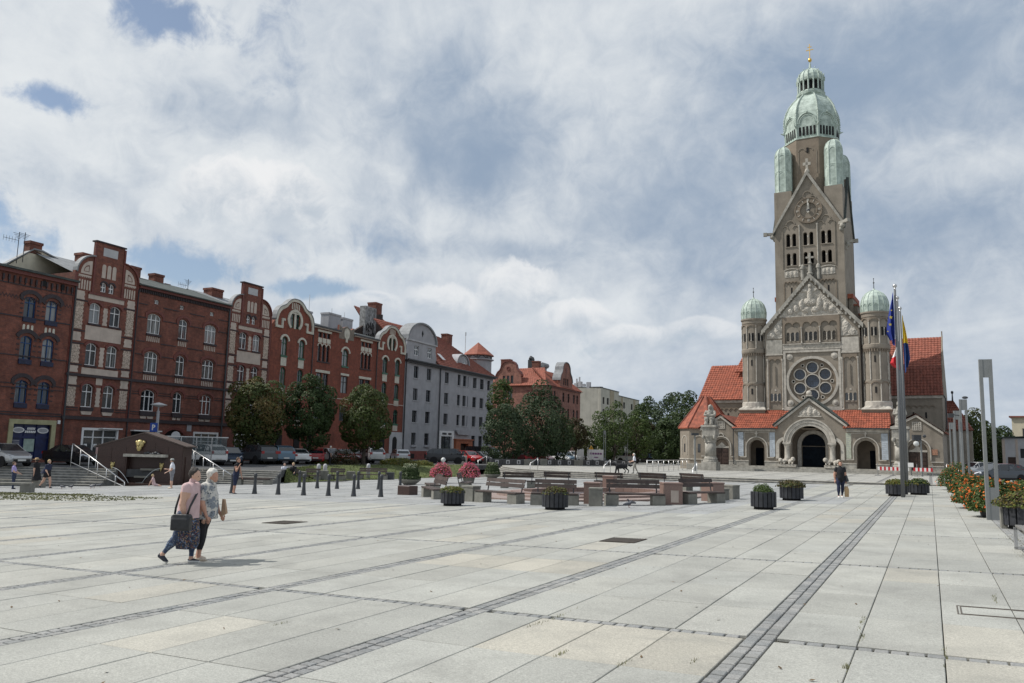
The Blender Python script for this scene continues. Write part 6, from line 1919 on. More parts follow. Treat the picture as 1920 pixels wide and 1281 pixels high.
mb = MB(); mb.box(0, 19.8, -.2, 0, 13.35, 13.6); mb.build('eaves', M['brick_trim'], fr)
for x0, x1, z in ((7.6, 8.2, 19.8), (8.5, 9.1, 19.7), (10.6, 11.6, 18.9)):
 mb = MB(); mb.box(x0, x1, 6, 7, 16, z - .5); mb.tube([(x0, 6.5, z - .4), ((x0 + x1) / 2, 6.5, z), (x1, 6.5, z - .4)], .35, 6); mb.build('chimney', M['iron'], fr)
mb = MB(); mb.box(13.0, 15.5, 6, 7, 16, 18.6); mb.tube([(13.0, 6, 18.8), (15.6, 6, 18.8)], .55, 8); mb.build('vent_hood', M['zinc'], fr)
chimney(h7, -12.5, -10.5, 5, 6.2, 15, 19.3); chimney(h7, -6.5, -5.0, 7, 8, 16, 19.0)
tile_roof('back_roof', (-14.5, 1.5, 12.6), (-11.5, 1.5, 12.6), (-9.5, 5, 17.2), (-12, 5, 17.2), M['tile_dull'], h7, .5, .45)
MH8 = Matrix.Translation((-72.5, 187.53, 0))
h8 = thing('apartment_block', 'pale concrete apartment block with flat roof beyond the pale red brick house', 'apartment block', MH8)
M['panel_pale'] = mat('pale grey beige render', (.44, .42, .36), .9, .1, .4, stain=.3)
M['panel_tan'] = mat('tan render', (.33, .28, .20), .9, .1, .6)
el_ = bpy.data.objects.new('end_wing', None); col.objects.link(el_); el_.parent = h8; el_.matrix_basis = ML
er_ = bpy.data.objects.new('long_wing', None); col.objects.link(er_); er_.parent = h8; er_.matrix_basis = MRr
mb = MB(); mb.box(-12, 0, 0, 1, -1, 17.2); mb.build('wall', M['panel_pale'], el_)
mb = MB(); mb.box(-12.1, .1, -.1, 1, 17.2, 17.4); mb.build('parapet', M['iron'], el_)
mb = MB()
for k in range(8): mb.box(-6.4 + k * .62, -5.95 + k * .62, -.02, .01, 11.1, 11.9); mb.box(-6.4 + k * .62, -6.25 + k * .62, -.03, .01, 11.1, 11.9 - (k % 3) * .2)
mb.build('wall_lettering', M['iron'], el_)
mb = MB(); mb.plate(circ(-5.5, 8.6, 1.6, 18, 1.1), -.02, .01); mb.build('blue_wall_painting', mat('blue mural paint', (.08, .16, .30), .8, .4, 3), el_)
wn_ = [(1.4, 3.0), (5.0, 6.8), (12.0, 14.0), (18.6, 20.4), (23.0, 25.0), (31.0, 33.0), (36.0, 38)]
mb = MB(); mb.plate(rect(0, 15.9, -1, 17.1), 0, .4, [rect(a, b, 13.2 - 3 * k, 14.9 - 3 * k) for a, b in wn_[:3] for k in range(4)]); mb.box(.1, 15.8, .4, 11, -1, 17); mb.build('wall', M['panel_pale'], er_)
mb = MB(); mb.plate(rect(15.9, 40, -1, 16.3), .8, 1.2, [rect(a, b, 13.2 - 3 * k, 14.9 - 3 * k) for a, b in wn_[3:] for k in range(4)]); mb.box(15.95, 39.9, 1.2, 11, -1, 16.2); mb.build('wall', M['panel_pale'], er_)
for a, b in wn_:
 for k in range(4): window(er_, a, b, 13.2 - 3 * k, 14.9 - 3 * k, 0, 'dark_frame', 'glass_dark', lights=2, transom=0, y=.2 if a < 16 else 1.0)
for a, b, y in ((7.6, 11.2, -.06), (20.8, 22.6, .74), (33.6, 35.6, .74)):
 mb = MB(); mb.box(a, b, y, y + .1, -1, 17.0 if a < 16 else 16.2); mb.build('tan_panel', M['panel_tan'], er_)
mb = MB(); mb.box(-.1, 16.0, -.12, .3, 17.1, 17.3); mb.box(15.9, 40.1, .68, 1.2, 16.3, 16.5); mb.build('parapet', M['iron'], er_)
for x, z in ((-8, 18.6), (-7.2, 19.0)):
 mb = MB(); mb.box(x - .6, x + .6, 2, 3, 17.2, z); mb.box(x - .15, x + .15, 2.3, 2.6, z, z + 1.2); mb.build('roof_vent', M['grey_wall'], el_)
mb = MB(); mb.box(.3, 1.1, 3, 4, 17, 18.6); mb.box(20, 20.8, 3, 4, 16, 17.6); mb.box(-4, -3, 3, 4, 17.2, 17.8); mb.build('roof_vent', M['grey_wall'], er_)
MB_ = MB
hw_ = thing('white_house', 'cream house corner with flat roof at the right edge of the view', 'house', at(10.2, 129.5, 0, R(-8)))
M['cream_wall'] = mat('cream plaster', (.55, .50, .38), .9, .06, 1)
mb = MB(); mb.box(0, 14, 0, 10, -.5, 7.5); mb.build('wall', M['cream_wall'], hw_)
mb = MB(); mb.box(-.3, 14.3, -.3, 10.3, 7.5, 7.7); mb.build('roof', M['tile_brown'], hw_)
for x in (1.2, 4.0):
 window(hw_, x, x + 1.1, 4.6, 6.0, 0, 'dark_frame', 'glass_dark', y=-.05)
sh_ = thing('shed', 'small grey flat-roofed shed behind the parked grey saloon', 'shed', at(7.75, 111.9, -.06, R(-20)))
mb = MB(); mb.plate(rect(0, 4.2, 0, 4.3), 0, .2, [rect(1.8, 2.8, 2.0, 3.1)]); mb.box(.02, 4.18, .2, 3.5, 0, 4.28); mb.build('wall', M['grey_light'], sh_)
mb = MB(); mb.add([(-.3, -.3, 4.3), (4.5, -.3, 4.55), (4.5, 3.8, 4.55), (-.3, 3.8, 4.3), (-.3, -.3, 4.42), (4.5, -.3, 4.67), (4.5, 3.8, 4.67), (-.3, 3.8, 4.42)], [(3, 2, 1, 0), (4, 5, 6, 7), (0, 1, 5, 4), (1, 2, 6, 5), (2, 3, 7, 6), (3, 0, 4, 7)]); mb.build('roof', M['roof_felt'], sh_)
window(sh_, 1.8, 2.8, 2.0, 3.1, 0, 'dark_frame', 'glass_dark', y=.1)
mb = MB(); mb.box(.5, 1.3, -.03, .02, 0, 2.1); mb.build('door', M['door_wood'], sh_)
mb = MB(); mb.box(-.05, .25, -.05, 0, 0, 4.2); mb.box(1.35, 1.6, -.05, 0, 0, 4.2); mb.build('pilasters', M['cream'], sh_)
# ------------------------------------------------------------------ trees and shrubs
def leaf_mat(name, c1, c2, c3=None):
 m = bpy.data.materials.new(name); m.use_nodes = True
 t = m.node_tree; b = t.nodes['Principled BSDF']; g = NG(t)
 a = t.nodes.new('ShaderNodeAttribute'); a.attribute_name = 'tint'
 tr, tg, tb = g.xyz(a.outputs['Vector'])
 out = g.mix(tr, c1, c2)
 if c3: out = g.mix(g.smooth(tg, .45, .8), out, c3)
 t.links.new(out, b.inputs['Base Color'])
 b.inputs['Roughness'].default_value = .55
 b.inputs['Specular IOR Level'].default_value = .25
 tl = t.nodes.new('ShaderNodeBsdfTranslucent'); t.links.new(out, tl.inputs['Color'])
 mx = t.nodes.new('ShaderNodeMixShader'); mx.inputs[0].default_value = .25
 t.links.new(b.outputs[0], mx.inputs[1]); t.links.new(tl.outputs[0], mx.inputs[2])
 t.links.new(mx.outputs[0], t.nodes['Material Output'].inputs['Surface'])
 return m
M['leaf'] = leaf_mat('maple leaves', (.042, .062, .018), (.088, .115, .034), (.135, .100, .034))
M['leaf_dark'] = leaf_mat('dark green leaves', (.030, .054, .019), (.066, .098, .034))
M['leaf_blue'] = leaf_mat('blue green leaves', (.032, .056, .028), (.068, .098, .046))
M['leaf_light'] = leaf_mat('light green leaves', (.045, .075, .020), (.09, .13, .036))
M['leaf_brown'] = leaf_mat('bronze leaves', (.042, .040, .018), (.085, .068, .03))
M['leaf_conifer'] = leaf_mat('conifer shoots', (.05, .075, .018), (.13, .16, .03), (.16, .13, .03))
M['leaf_white'] = leaf_mat('white variegated leaves', (.30, .34, .18), (.55, .57, .42))
M['petal_pink'] = leaf_mat('pink petals', (.62, .07, .20), (.80, .30, .42), (.70, .12, .14))
M['petal_orange'] = leaf_mat('orange red petals', (.55, .075, .015), (.68, .22, .04))
def leaves(name, pts, size, mats, parent, seed, kind=None):
 """pts: (position, outward normal, material index, tint2); each leaf is a small bent quad"""
 r = random.Random(seed)
 vs, fs, mi, tint = [], [], [], []
 for p, n, m, t2 in pts:
  n = (n + Vector((r.gauss(0, .55), r.gauss(0, .55), r.gauss(0, .55) + .25))).normalized()
  a = n.orthogonal().normalized()
  a.rotate(Matrix.Rotation(r.uniform(0, 6.283), 3, n))
  b = n.cross(a)
  s = size * r.uniform(.65, 1.3)
  o = len(vs)
  vs += [p - a * s * .5, p + b * s * .30 - n * s * .08, p + a * s * .55, p - b * s * .30 - n * s * .08]
  fs.append((o, o + 1, o + 2, o + 3)); mi.append(m); tint += [r.random(), t2, 0]
 me = bpy.data.meshes.new(name)
 me.from_pydata([tuple(v) for v in vs], [], fs)
 for m in (mats if isinstance(mats, (list, tuple)) else [mats]): me.materials.append(m)
 me.polygons.foreach_set('material_index', mi)
 at_ = me.attributes.new('tint', 'FLOAT_VECTOR', 'FACE'); at_.data.foreach_set('vector', tint)
 return link(name, me, parent, kind)
def crown_pts(cz, rx, rz, n, r, lobes=46, taper=.25, inner=.18, warm=0.0):
 out = []
 L = []
 for k in range(lobes):
  z = 1 - 2 * (k + .5) / lobes; a = k * 2.39996 + r.uniform(-.3, .3)
  q_ = math.sqrt(max(0, 1 - z * z)); d = r.uniform(.56, .96)
  tp = 1 - taper * (z * .5 + .5)
  L.append((Vector((math.cos(a) * q_ * d * tp * rx, math.sin(a) * q_ * d * tp * rx, cz + z * d * rz)), r.uniform(.22, .36) * min(rx, rz), r.random()))
 for i in range(n):
  c, lr, t2 = L[r.randrange(lobes)]
  d = Vector((r.gauss(0, 1), r.gauss(0, 1), r.gauss(0, 1))).normalized()
  o = (c - Vector((0, 0, cz))); o = o.normalized() if o.length > 0 else Vector((0, 0, 1))
  if d.dot(o) < -.3: d = -d
  k = 1.0 if r.random() > inner else r.uniform(.3, .9)
  p = c + d * lr * k * Vector((1, 1, .85)).length / 1.65
  out.append((p, (d + o * .6).normalized(), 0, t2 * .6 + warm * r.random()))
 return out
def tree(name, label, x, y, z0, zb, zt_, rx, n, size, m, seed, trunk=.14, group=None, lobes=40, taper=.3, warm=.0, lean=0.0):
 t = thing(name, label, 'tree', at(x, y, z0), group)
 r = random.Random(seed)
 cz, rz = (zb + zt_) / 2 - z0, (zt_ - zb) / 2
 mb = MB(); mb.smooth = True
 top = Vector((lean, 0, cz))
 mb.tube([(0, 0, -.3), (0, 0, .1), (lean * .3, 0, (zb - z0) * .6), (lean * .6, .05, zb - z0 + .3), top], [trunk * 1.5, trunk * 1.1, trunk * .9, trunk * .75, trunk * .3], 8)
 for k in range(7):
  a = k * 2.4; e = Vector((math.cos(a) * rx * .6, math.sin(a) * rx * .6, cz + r.uniform(-.3, .5) * rz)); s = Vector((lean * .5, 0, zb - z0 - .1 + k * .12 * rz))
  mb.tube([s, s.lerp(e, .5) + Vector((0, 0, .2)), e], [trunk * .45, trunk * .3, trunk * .1], 5)
 mb.build('trunk', M['bark'], t)
 leaves('crown', crown_pts(cz, rx, rz, n, r, lobes, taper, warm=warm), size, M[m], t, seed)
 return t
tree('round_tree', 'round leafy tree with browning crown, nearest the dark red fountain', -54.2, 53.7, STREET, 1.2, 7.65, 2.95, 11000, .25, 'leaf', 1, .20, 'trees in a row before the houses', warm=.5)
tree('round_tree', 'dark green round tree between two browner round trees of the row', -52.5, 59.2, STREET, 1.2, 8.05, 2.7, 10000, .25, 'leaf_dark', 2, .20, 'trees in a row before the houses')
tree('round_tree', 'smaller round green tree before the gable nearest the grey house', -49.1, 63.2, STREET, 1.2, 7.45, 2.65, 10000, .25, 'leaf', 3, .20, 'trees in a row before the houses', warm=.12)
tree('street_tree', 'blue green leafy tree overlapping the grey house corner', -45.5, 85.7, STREET, .35, 6.7, 2.9, 7000, .27, 'leaf_blue', 4, .16, 'trees beyond the lawn')
tree('street_tree', 'tallest bluish tree in front of the brick house with curved gables', -43.7, 91.2, STREET, .3, 9.5, 4.1, 9500, .29, 'leaf_blue', 5, .2, 'trees beyond the lawn', taper=.5)
tree('street_tree', 'dark low tree right of the tallest bluish tree', -43.2, 95.9, STREET, .3, 6.3, 2.7, 6000, .28, 'leaf_dark', 6, .14, 'trees beyond the lawn')
tree('street_tree', 'thin bronze-leaved tree in front of the pale apartment block', -44.2, 104.6, STREET, 1.6, 6.3, 1.7, 2600, .28, 'leaf_brown', 7, .12, 'trees beyond the lawn', lobes=30)
tree('locust_tree', 'open light green locust tree before the pale apartment block', -41.2, 111.4, STREET, .9, 8.8, 3.2, 3600, .30, 'leaf_light', 8, .2, None, lobes=26, taper=.2, lean=.6)
tree('street_tree', 'low dark tree behind the white advertising trailer', -44.5, 118.5, STREET, .0, 6.2, 2.6, 3600, .32, 'leaf_dark', 10, .15)
tree('street_tree', 'low olive tree between the trailer and the bronze tree', -46.5, 114.0, STREET, .2, 5.2, 2.0, 2600, .3, 'leaf', 11, .12)
tree('locust_tree', 'light green tree mixed with dark trees beside the apartment block', -41.0, 121.7, STREET, .6, 8.0, 3.2, 4200, .32, 'leaf_light', 9, .2, None, lobes=28, taper=.2)
for i, (x, y, zb, zt_, rx, m, lb) in enumerate(((-48.5, 150, .3, 12.6, 4.6, 'leaf_dark', 'tall dark tree rising right beside the pale apartment block'), (-42.5, 146, .0, 13.2, 4.8, 'leaf_blue', 'tall bluish dark tree in the middle of the dark wood'), (-37.5, 139, -.3, 12.0, 4.6, 'leaf_dark', 'dark tree beside the left end of the church'), (-32.5, 133, -.3, 10.8, 3.8, 'leaf_blue', 'dark tree partly hidden by the church transept roof'), (-45, 138, -.3, 7.5, 3.4, 'leaf_brown', 'low bronze tree under the tall dark wood'), (-38, 128, -.3, 7.0, 3.4, 'leaf_dark', 'low dark tree before the wood beside the church'))):
 tree('wood_tree', lb, x, y, STREET, zb, zt_, rx, 5200, .42, m, 20 + i, .2, 'dark trees left of the church', lobes=34, taper=.55)
tree('street_tree', 'light olive tree between grey house corner and curved brick gable', -53.5, 99.3, STREET, 3.4, 11.9, 2.2, 3600, .3, 'leaf_light', 31, .15, None, warm=.5)
tree('street_tree', 'broad leafy tree right of the church behind the lamp posts', 4.6, 116.5, -.06, 1.0, 7.6, 3.7, 7000, .32, 'leaf', 32, .2, None)
tree('street_tree', 'smaller dark tree behind the parked saloon at the right', 8.2, 120.0, -.06, .8, 5.8, 2.4, 4000, .3, 'leaf_dark', 33, .14, None)
for i, (x, y, w, lb) in enumerate(((18, 150, 7, 'distant dark tree beside the cream house'), (28, 165, 9, 'distant broad dark tree beyond the right road'), (8, 170, 7, 'distant tree behind the broad leafy tree'), (14.5, 178, 6, 'distant tree in the gap left of the cream house'))):
 tree('far_tree', lb, x, y, -.1, 0, 4.0 + w * .45, w * .6, 2500, .5, 'leaf_dark', 40 + i, .2, 'distant trees on the right')
def shrub(name, label, x, y, z, rx, ry, h, n, size, mats, seed, cat='shrub', group=None, flower=0.0, M0=None):
 t = thing(name, label, cat, M0 if M0 is not None else at(x, y, z), group)
 foliage(t, rx, ry, h, n, size, mats, seed, flower)
 return t
def foliage(t, rx, ry, h, n, size, mats, seed, flower=0.0, z0=0.0, dome=1.0, name='foliage'):
 r = random.Random(seed); pts = []
 for i in range(n):
  d = Vector((r.gauss(0, 1), r.gauss(0, 1), abs(r.gauss(0, 1)) * dome)).normalized()
  k = r.uniform(.78, 1.06) + .16 * noise.noise(Vector((d.x * 2.2 + seed, d.y * 2.2, d.z * 2.2)))
  if r.random() < .2: k *= r.uniform(.5, .9)
  p = Vector((d.x * rx * k, d.y * ry * k, z0 + d.z * h * k))
  fl_ = flower and r.random() < flower and k > .85
  pts.append((p + (d * size * .5 if fl_ else Vector()), d, 1 if fl_ else 0, r.random()))
 leaves(name, pts, size, mats, t, seed)
for i, (u, w, rx, ry, h, m, lb) in enumerate(((-15.9, 77.5, 1.7, 1.2, 1.5, 'leaf_brown', 'bronze bush on the lawn top under the smaller round tree'), (-11.0, 80.5, 2.4, 1.0, .75, 'leaf_conifer', 'low yellowish hedge on the lawn top beside the grey house'), (-22.3, 74.0, 1.5, 1.0, 1.1, 'leaf_brown', 'dark bush between the first two round trees'), (-18.2, 77.5, 1.0, .7, .55, 'leaf_conifer', 'low green shrub before the red parked cars'), (-9.0, 83, 1.4, .9, .5, 'leaf_conifer', 'low yellow shrub beside the black pick-up truck'))):
 p = F(u, w)
 shrub('garden_shrub', lb, p.x, p.y, STREET - .05, rx, ry, h, 1500, .16, M[m], 60 + i, 'shrub', 'shrubs along the lawn top')
# ------------------------------------------------------------------ cars
def paint(name, c, metal=0.0):
 return mat(name, c, .28, .03, 2, metal=metal, coat=.6 if sum(c) > .3 else .25)
PAINT = {'silver': paint('silver car paint', (.40, .41, .42), .55), 'white': paint('white car paint', (.72, .72, .71)), 'black': paint('black car paint', (.012, .012, .014)), 'navy': paint('dark blue car paint', (.015, .03, .06), .3),
   'red': paint('red car paint', (.42, .018, .022)), 'grey': paint('dark grey car paint', (.085, .095, .105), .4), 'blue': paint('steel blue car paint', (.10, .17, .24), .4), 'maroon': paint('maroon car paint', (.10, .012, .016)), 'pale': paint('pale grey car paint', (.50, .51, .52), .4)}
M['car_glass'] = mat('tinted car glass', (.018, .022, .026), .06, .2, 2, spec=.8)
M['tyre'] = mat('tyre rubber', (.018, .018, .018), .9, .2, 8)
M['rim'] = mat('alloy rim', (.42, .43, .44), .3, .1, 6, metal=.7)
M['lamp_red'] = mat('red tail lamp', (.35, .012, .012), .2, .1, 4)
M['lamp_clear'] = mat('clear headlamp', (.55, .57, .60), .12, .1, 4, spec=.8)
M['plate'] = mat('white number plate', (.65, .65, .62), .5, .05, 4)
SHAPES = {
 'hatch': (4.05, .87, [(-2.02, .40, .62, .80, .82, .74), (-1.97, .27, .62, .95, .99, .82), (-1.72, .24, .62, .99, 1.30, .86), (-1.40, .22, .60, .97, 1.44, .87), (-.45, .22, .60, .94, 1.49, .87), (.25, .22, .60, .92, 1.45, .87), (1.02, .22, .60, .93, .98, .86), (1.60, .24, .56, .80, .83, .83), (1.93, .28, .50, .68, .70, .74), (2.03, .36, .46, .54, .55, .62)]),
 'sedan': (4.60, .89, [(-2.30, .42, .62, .82, .84, .74), (-2.22, .28, .62, .94, .96, .82), (-1.55, .24, .60, .97, 1.01, .86), (-.95, .22, .60, .95, 1.36, .88), (-.40, .22, .60, .93, 1.44, .88), (.25, .22, .60, .91, 1.42, .88), (1.10, .22, .60, .91, .95, .87), (1.80, .24, .56, .79, .82, .84), (2.18, .28, .50, .66, .68, .75), (2.30, .36, .46, .53, .54, .62)]),
 'suv': (4.45, .92, [(-2.22, .50, .75, 1.0, 1.02, .80), (-2.17, .36, .75, 1.10, 1.20, .87), (-1.95, .32, .72, 1.12, 1.52, .90), (-1.50, .30, .70, 1.10, 1.66, .91), (-.40, .30, .70, 1.06, 1.70, .91), (.35, .30, .70, 1.04, 1.64, .91), (1.10, .30, .70, 1.06, 1.10, .90), (1.80, .32, .65, .96, 1.0, .87), (2.12, .36, .58, .80, .82, .80), (2.22, .44, .55, .62, .64, .68)]),
 'van': (5.0, .98, [(-2.5, .45, .8, 1.1, 1.95, .90), (-2.45, .32, .8, 1.12, 2.02, .96), (-1.0, .30, .8, 1.12, 2.05, .97), (.6, .30, .8, 1.10, 2.05, .97), (1.25, .30, .8, 1.10, 1.90, .96), (1.95, .30, .8, 1.10, 1.16, .94), (2.35, .34, .7, .92, .96, .88), (2.5, .42, .6, .68, .70, .72)]),
}
_cars = {}
def car(label, kind, colour, x, y, z, ang, cat='car'):
 L, W, st_ = SHAPES[kind]
 t = thing('parked_car', label, cat, at(x, y, z, ang), 'cars parked along the street')
 if kind not in _cars:
  rings = []
  for (sx, zb, zm, zbelt, ztop, w) in st_:
   wr = w * (.97 if ztop - zbelt < .12 else .80)
   rings.append([(sx, -w * .86, zb), (sx, -w, zb + .12), (sx, -w, zm), (sx, -w * .97, zbelt), (sx, -wr, ztop), (sx, wr, ztop), (sx, w * .97, zbelt), (sx, w, zm), (sx, w, zb + .12), (sx, w * .86, zb)])
  body, glass = MB(), MB()
  body.smooth = False
  n = 10
  for j in range(len(rings) - 1):
   a, b = rings[j], rings[j + 1]
   ha, hb = a[4][2] - a[3][2], b[4][2] - b[3][2]
   for i in range(n):
    i2 = (i + 1) % n
    q4 = [a[i], a[i2], b[i2], b[i]]
    isg = False
    if i in (3, 5) and max(ha, hb) > .3 and min(ha, hb) > .03: isg = True
    if i == 4 and abs(ha - hb) > .25 and max(ha, hb) > .3: isg = True
    if i == 4 and kind == 'van' and j == 0: isg = False
    if isg:
     c = sum((Vector(p) for p in q4), Vector()) / 4
     nrm = (Vector(q4[1]) - Vector(q4[0])).cross(Vector(q4[3]) - Vector(q4[0])).normalized()
     if nrm.length < .5: nrm = Vector((0, 0, 1))
     qi = [Vector(p).lerp(c, .09) for p in q4]
     glass.add([tuple(p - nrm * .008) for p in qi], [(0, 3, 2, 1)])
    body.add(q4, [(3, 2, 1, 0)])
  body.add(rings[0], [tuple(range(n))]); body.add(rings[-1], [tuple(reversed(range(n)))])
  # sill strip and bumpers
  trim = MB()
  zb = st_[4][1]
  for s in (-1, 1): trim.box(-L * .30, L * .30, s * W - .012 if s > 0 else -W - .012, s * W + .012 if s > 0 else -W + .012, zb + .02, zb + .16)
  trim.box(L / 2 - .10, L / 2 + .02, -W * .62, W * .62, .26, .48); trim.box(-L / 2 - .02, -L / 2 + .10, -W * .7, W * .7, .30, .46)
  for s in (-1, 1):
   trim.box(-.42, -.36, s * W * .985 - .01, s * W * .985 + .01, .95, 1.0)
  wheel, rim, archm = MB(), MB(), MB()
  rw = .31 if kind in ('hatch', 'sedan') else .36
  wheel.smooth = True
  prof = [(rw * .62, -.10), (rw * .95, -.11), (rw, -.07), (rw, .07), (rw * .95, .11), (rw * .62, .10)]
  vsz = []
  wheel.lathe(prof, 20); wheel.v = [Vector((v.x, v.z, v.y)) for v in wheel.v]
  rim.lathe([(.02, .06), (rw * .2, .075), (rw * .60, .10), (rw * .64, .095)], 10)
  rim.lathe([(rw * .64, -.095), (rw * .60, -.10), (rw * .2, -.075), (.02, -.06)], 10)
  rim.v = [Vector((v.x, v.z, v.y)) for v in rim.v]
  archm.lathe([(rw * 1.17, -.012), (rw * 1.17, .012)], 20); archm.v = [Vector((v.x, v.z, v.y)) for v in archm.v]
  hl, tl, mir, pl = MB(), MB(), MB(), MB()
  fx = L / 2
  hl.add([(fx - .42, W - .10, .80 if kind != 'suv' else .96), (fx - .10, W * .72, .66 if kind != 'suv' else .80), (fx - .02, W * .5, .58 if kind != 'suv' else .70), (fx - .06, W * .55, .70 if kind != 'suv' else .84), (fx - .34, W * .84, .82 if kind != 'suv' else 1.0), (fx - .40, W - .02, .68 if kind != 'suv' else .84)], [(0, 5, 1, 4), (4, 1, 2, 3), (4, 1, 5, 0), (3, 2, 1, 4)])
  tl.box(-fx - .015, -fx + .22, W * .62, W * .90, .74 if kind != 'suv' else .95, .92 if kind != 'suv' else 1.18)
  mir.ball((.62, W + .10, .98 if kind in ('hatch', 'sedan') else 1.15), (.07, .11, .075), 8, 6)
  pl.box(-fx - .035, -fx - .02, -.26, .26, .52, .63); pl.box(fx + .02, fx + .035, -.26, .26, .36, .47)
  mk = lambda b, nm: b.mesh(nm, [M['black']])
  for b in (hl, tl, mir):
   pass
  _cars[kind] = dict(body=body, glass=glass, trim=trim, wheel=wheel.mesh('tyre', M['tyre']), rim=rim.mesh('rim', M['rim']), arch=archm.mesh('wheel_arch', M['black']), hl=hl.mesh('headlight', M['lamp_clear']), tl=tl.mesh('tail_light', M['lamp_red']), mir=mir, pl=pl.mesh('number_plate', M['plate']), gm=glass.mesh('windows', M['car_glass']), tm=trim.mesh('trim', M['tyre']))
 d = _cars[kind]
 key = (kind, colour)
 if key not in _cars: _cars[key] = (d['body'].mesh('body', PAINT[colour]), d['mir'].mesh('mirror', PAINT[colour]))
 bm_, mm = _cars[key]
 link('body', bm_, t); link('windows', d['gm'], t); link('trim', d['tm'], t); link('number_plate', d['pl'], t)
 FLIP = Matrix.Scale(-1, 4, (0, 1, 0))
 for s in (1, -1):
  for nm, me in (('headlight', d['hl']), ('tail_light', d['tl']), ('mirror', mm)):
   link(nm, me, t, M=Matrix.Identity(4) if s > 0 else FLIP)
  rw = .31 if kind in ('hatch', 'sedan') else .36
  for wx in (-L * .31, L * .315):
   w = link('wheel', d['wheel'], t, M=Matrix.Translation((wx, s * (W - .10), rw)))
   link('rim', d['rim'], w);
   link('wheel_arch', d['arch'], t, M=Matrix.Translation((wx, s * (W + .0), rw)))
 return t
RT, AW = R(27.6), R(117.6)      # camera-right and away directions as headings
def carp(label, kind, colour, px, w, head, cat='car', z=None):
 u = (px - 960) / 1495 * w
 p = F(u, w)
 return car(label, kind, colour, p.x, p.y, STREET + .004 if z is None else z, R(27.6 + head), cat)
# head: 0 = facing right across the view, 90 = facing away, -90 = facing the camera
carp('silver hatchback at the top of the wide steps by the blue shopfront', 'hatch', 'silver', 24, 53.4, -28)
carp('black car with bright headlight behind the stair railing', 'sedan', 'black', 152, 58.5, -25)
carp('white car with black rear window right of the fountain', 'suv', 'white', 388, 65.0, 150)
carp('dark blue car beside the white car, facing the square', 'hatch', 'navy', 440, 67.0, -60)
carp('dark grey car behind the trunk of the browning tree', 'suv', 'grey', 490, 72.0, 140)
carp('steel blue car between the first two round trees', 'suv', 'blue', 528, 74.0, 130)
carp('white saloon seen from behind by the dark green tree', 'sedan', 'white', 562, 76.0, 125)
carp('red hatchback seen from behind, right of the dark green tree', 'hatch', 'red', 600, 78.5, 105)
carp('white hatchback next to the red one seen from behind', 'hatch', 'white', 632, 82.0, -50)
carp('red car with silver bumper facing the lawn', 'hatch', 'red', 654, 81.0, -70)
carp('maroon car half hidden behind the smaller round tree', 'sedan', 'maroon', 678, 86.0, -60)
carp('pale grey off-roader right of the smaller round tree trunk', 'suv', 'pale', 702, 85.0, 120)
carp('silver hatchback parked at the corner of the grey house', 'hatch', 'pale', 757, 96.0, 110)
carp('black off-roader parked before the grey house shop', 'suv', 'black', 842, 92.0, 8)
carp('long black estate car just behind the black off-roader', 'suv', 'black', 858, 97.0, -10)
carp('red hatchback facing the lawn before the orange doorway', 'hatch', 'red', 885, 96.5, -50)
carp('grey saloon facing the lawn right of the red hatchback', 'sedan', 'grey', 908, 98.5, -40)
carp('black van behind the grey saloon near the house corner', 'van', 'black', 915, 106.0, -25, 'van')
carp('silver car under the blue green tree', 'sedan', 'silver', 930, 103.0, -50)
carp('maroon estate car in the shade under the trees', 'suv', 'maroon', 974, 110.0, 175)
carp('white car under the tallest bluish tree', 'hatch', 'white', 1003, 113.0, -40)
carp('dark red hatchback below the dark low tree', 'hatch', 'maroon', 1018, 108.0, -40)
carp('white car parked left of the bronze tree trunk', 'sedan', 'white', 1050, 118.0, -60)
carp('blue car among white cars by the bronze tree', 'hatch', 'blue', 1064, 121.0, -60)
carp('white estate car right of the blue car by the bronze tree', 'suv', 'white', 1078, 124.0, -60)
carp('pale car at the right end of the row by the bronze tree', 'hatch', 'pale', 1092, 128.0, -60)
carp('pale green estate car beneath the dark wood', 'suv', 'pale', 1178, 132.0, 10)
carp('black car under the dark wood between lamp posts', 'sedan', 'black', 1205, 134.0, 0)
carp('blue grey car at the right end beneath the dark wood', 'hatch', 'blue', 1224, 138.0, 0)
carp('grey blue hatchback far behind the concrete post', 'hatch', 'blue', 1152, 140.0, 30)
carp('dark grey saloon parked on the right road behind the orange flowers', 'sedan', 'grey', 1864, 64.0, 186, z=-.055)
carp('white car parked behind the lamp posts near the church', 'hatch', 'white', 1826, 80.0, 190, z=-.06)
carp('dark red car parked just behind the dark grey saloon', 'sedan', 'maroon', 1880, 72.0, 186, z=-.058)
# ------------------------------------------------------------------ street furniture
def bollard(x, y, label, group):
 t = thing('bollard', label, 'bollard', at(x, y, gz(x, y)), group)
 return t
mb = MB(); mb.smooth = True
mb.lathe([(.125, -.02), (.125, .03), (.105, .12), (.076, .40), (.064, .80), (.07, .82)], 16); bol_shaft = mb.mesh('shaft', M['iron'])
mb = MB(); mb.smooth = True
mb.lathe([(.078, .82), (.084, .85), (.084, .93), (.07, .98), (.04, 1.0), (.0, 1.005)], 16); bol_cap = mb.mesh('cap', M['iron'])
fr_b = [(-30.95, 29.45), (-29.45, 29.48), (-27.8, 29.35), (-26.3, 29.45), (-24.9, 29.56), (-23.55, 29.72), (-22.15, 29.9)]
bk_b = [(-33.5, 37.1), (-31.6, 36.5), (-30.1, 36.45), (-28.95, 36.9), (-27.5, 36.9), (-26.4, 37.4)]
ordn = ['first', 'second', 'third', 'fourth', 'fifth', 'sixth', 'seventh']
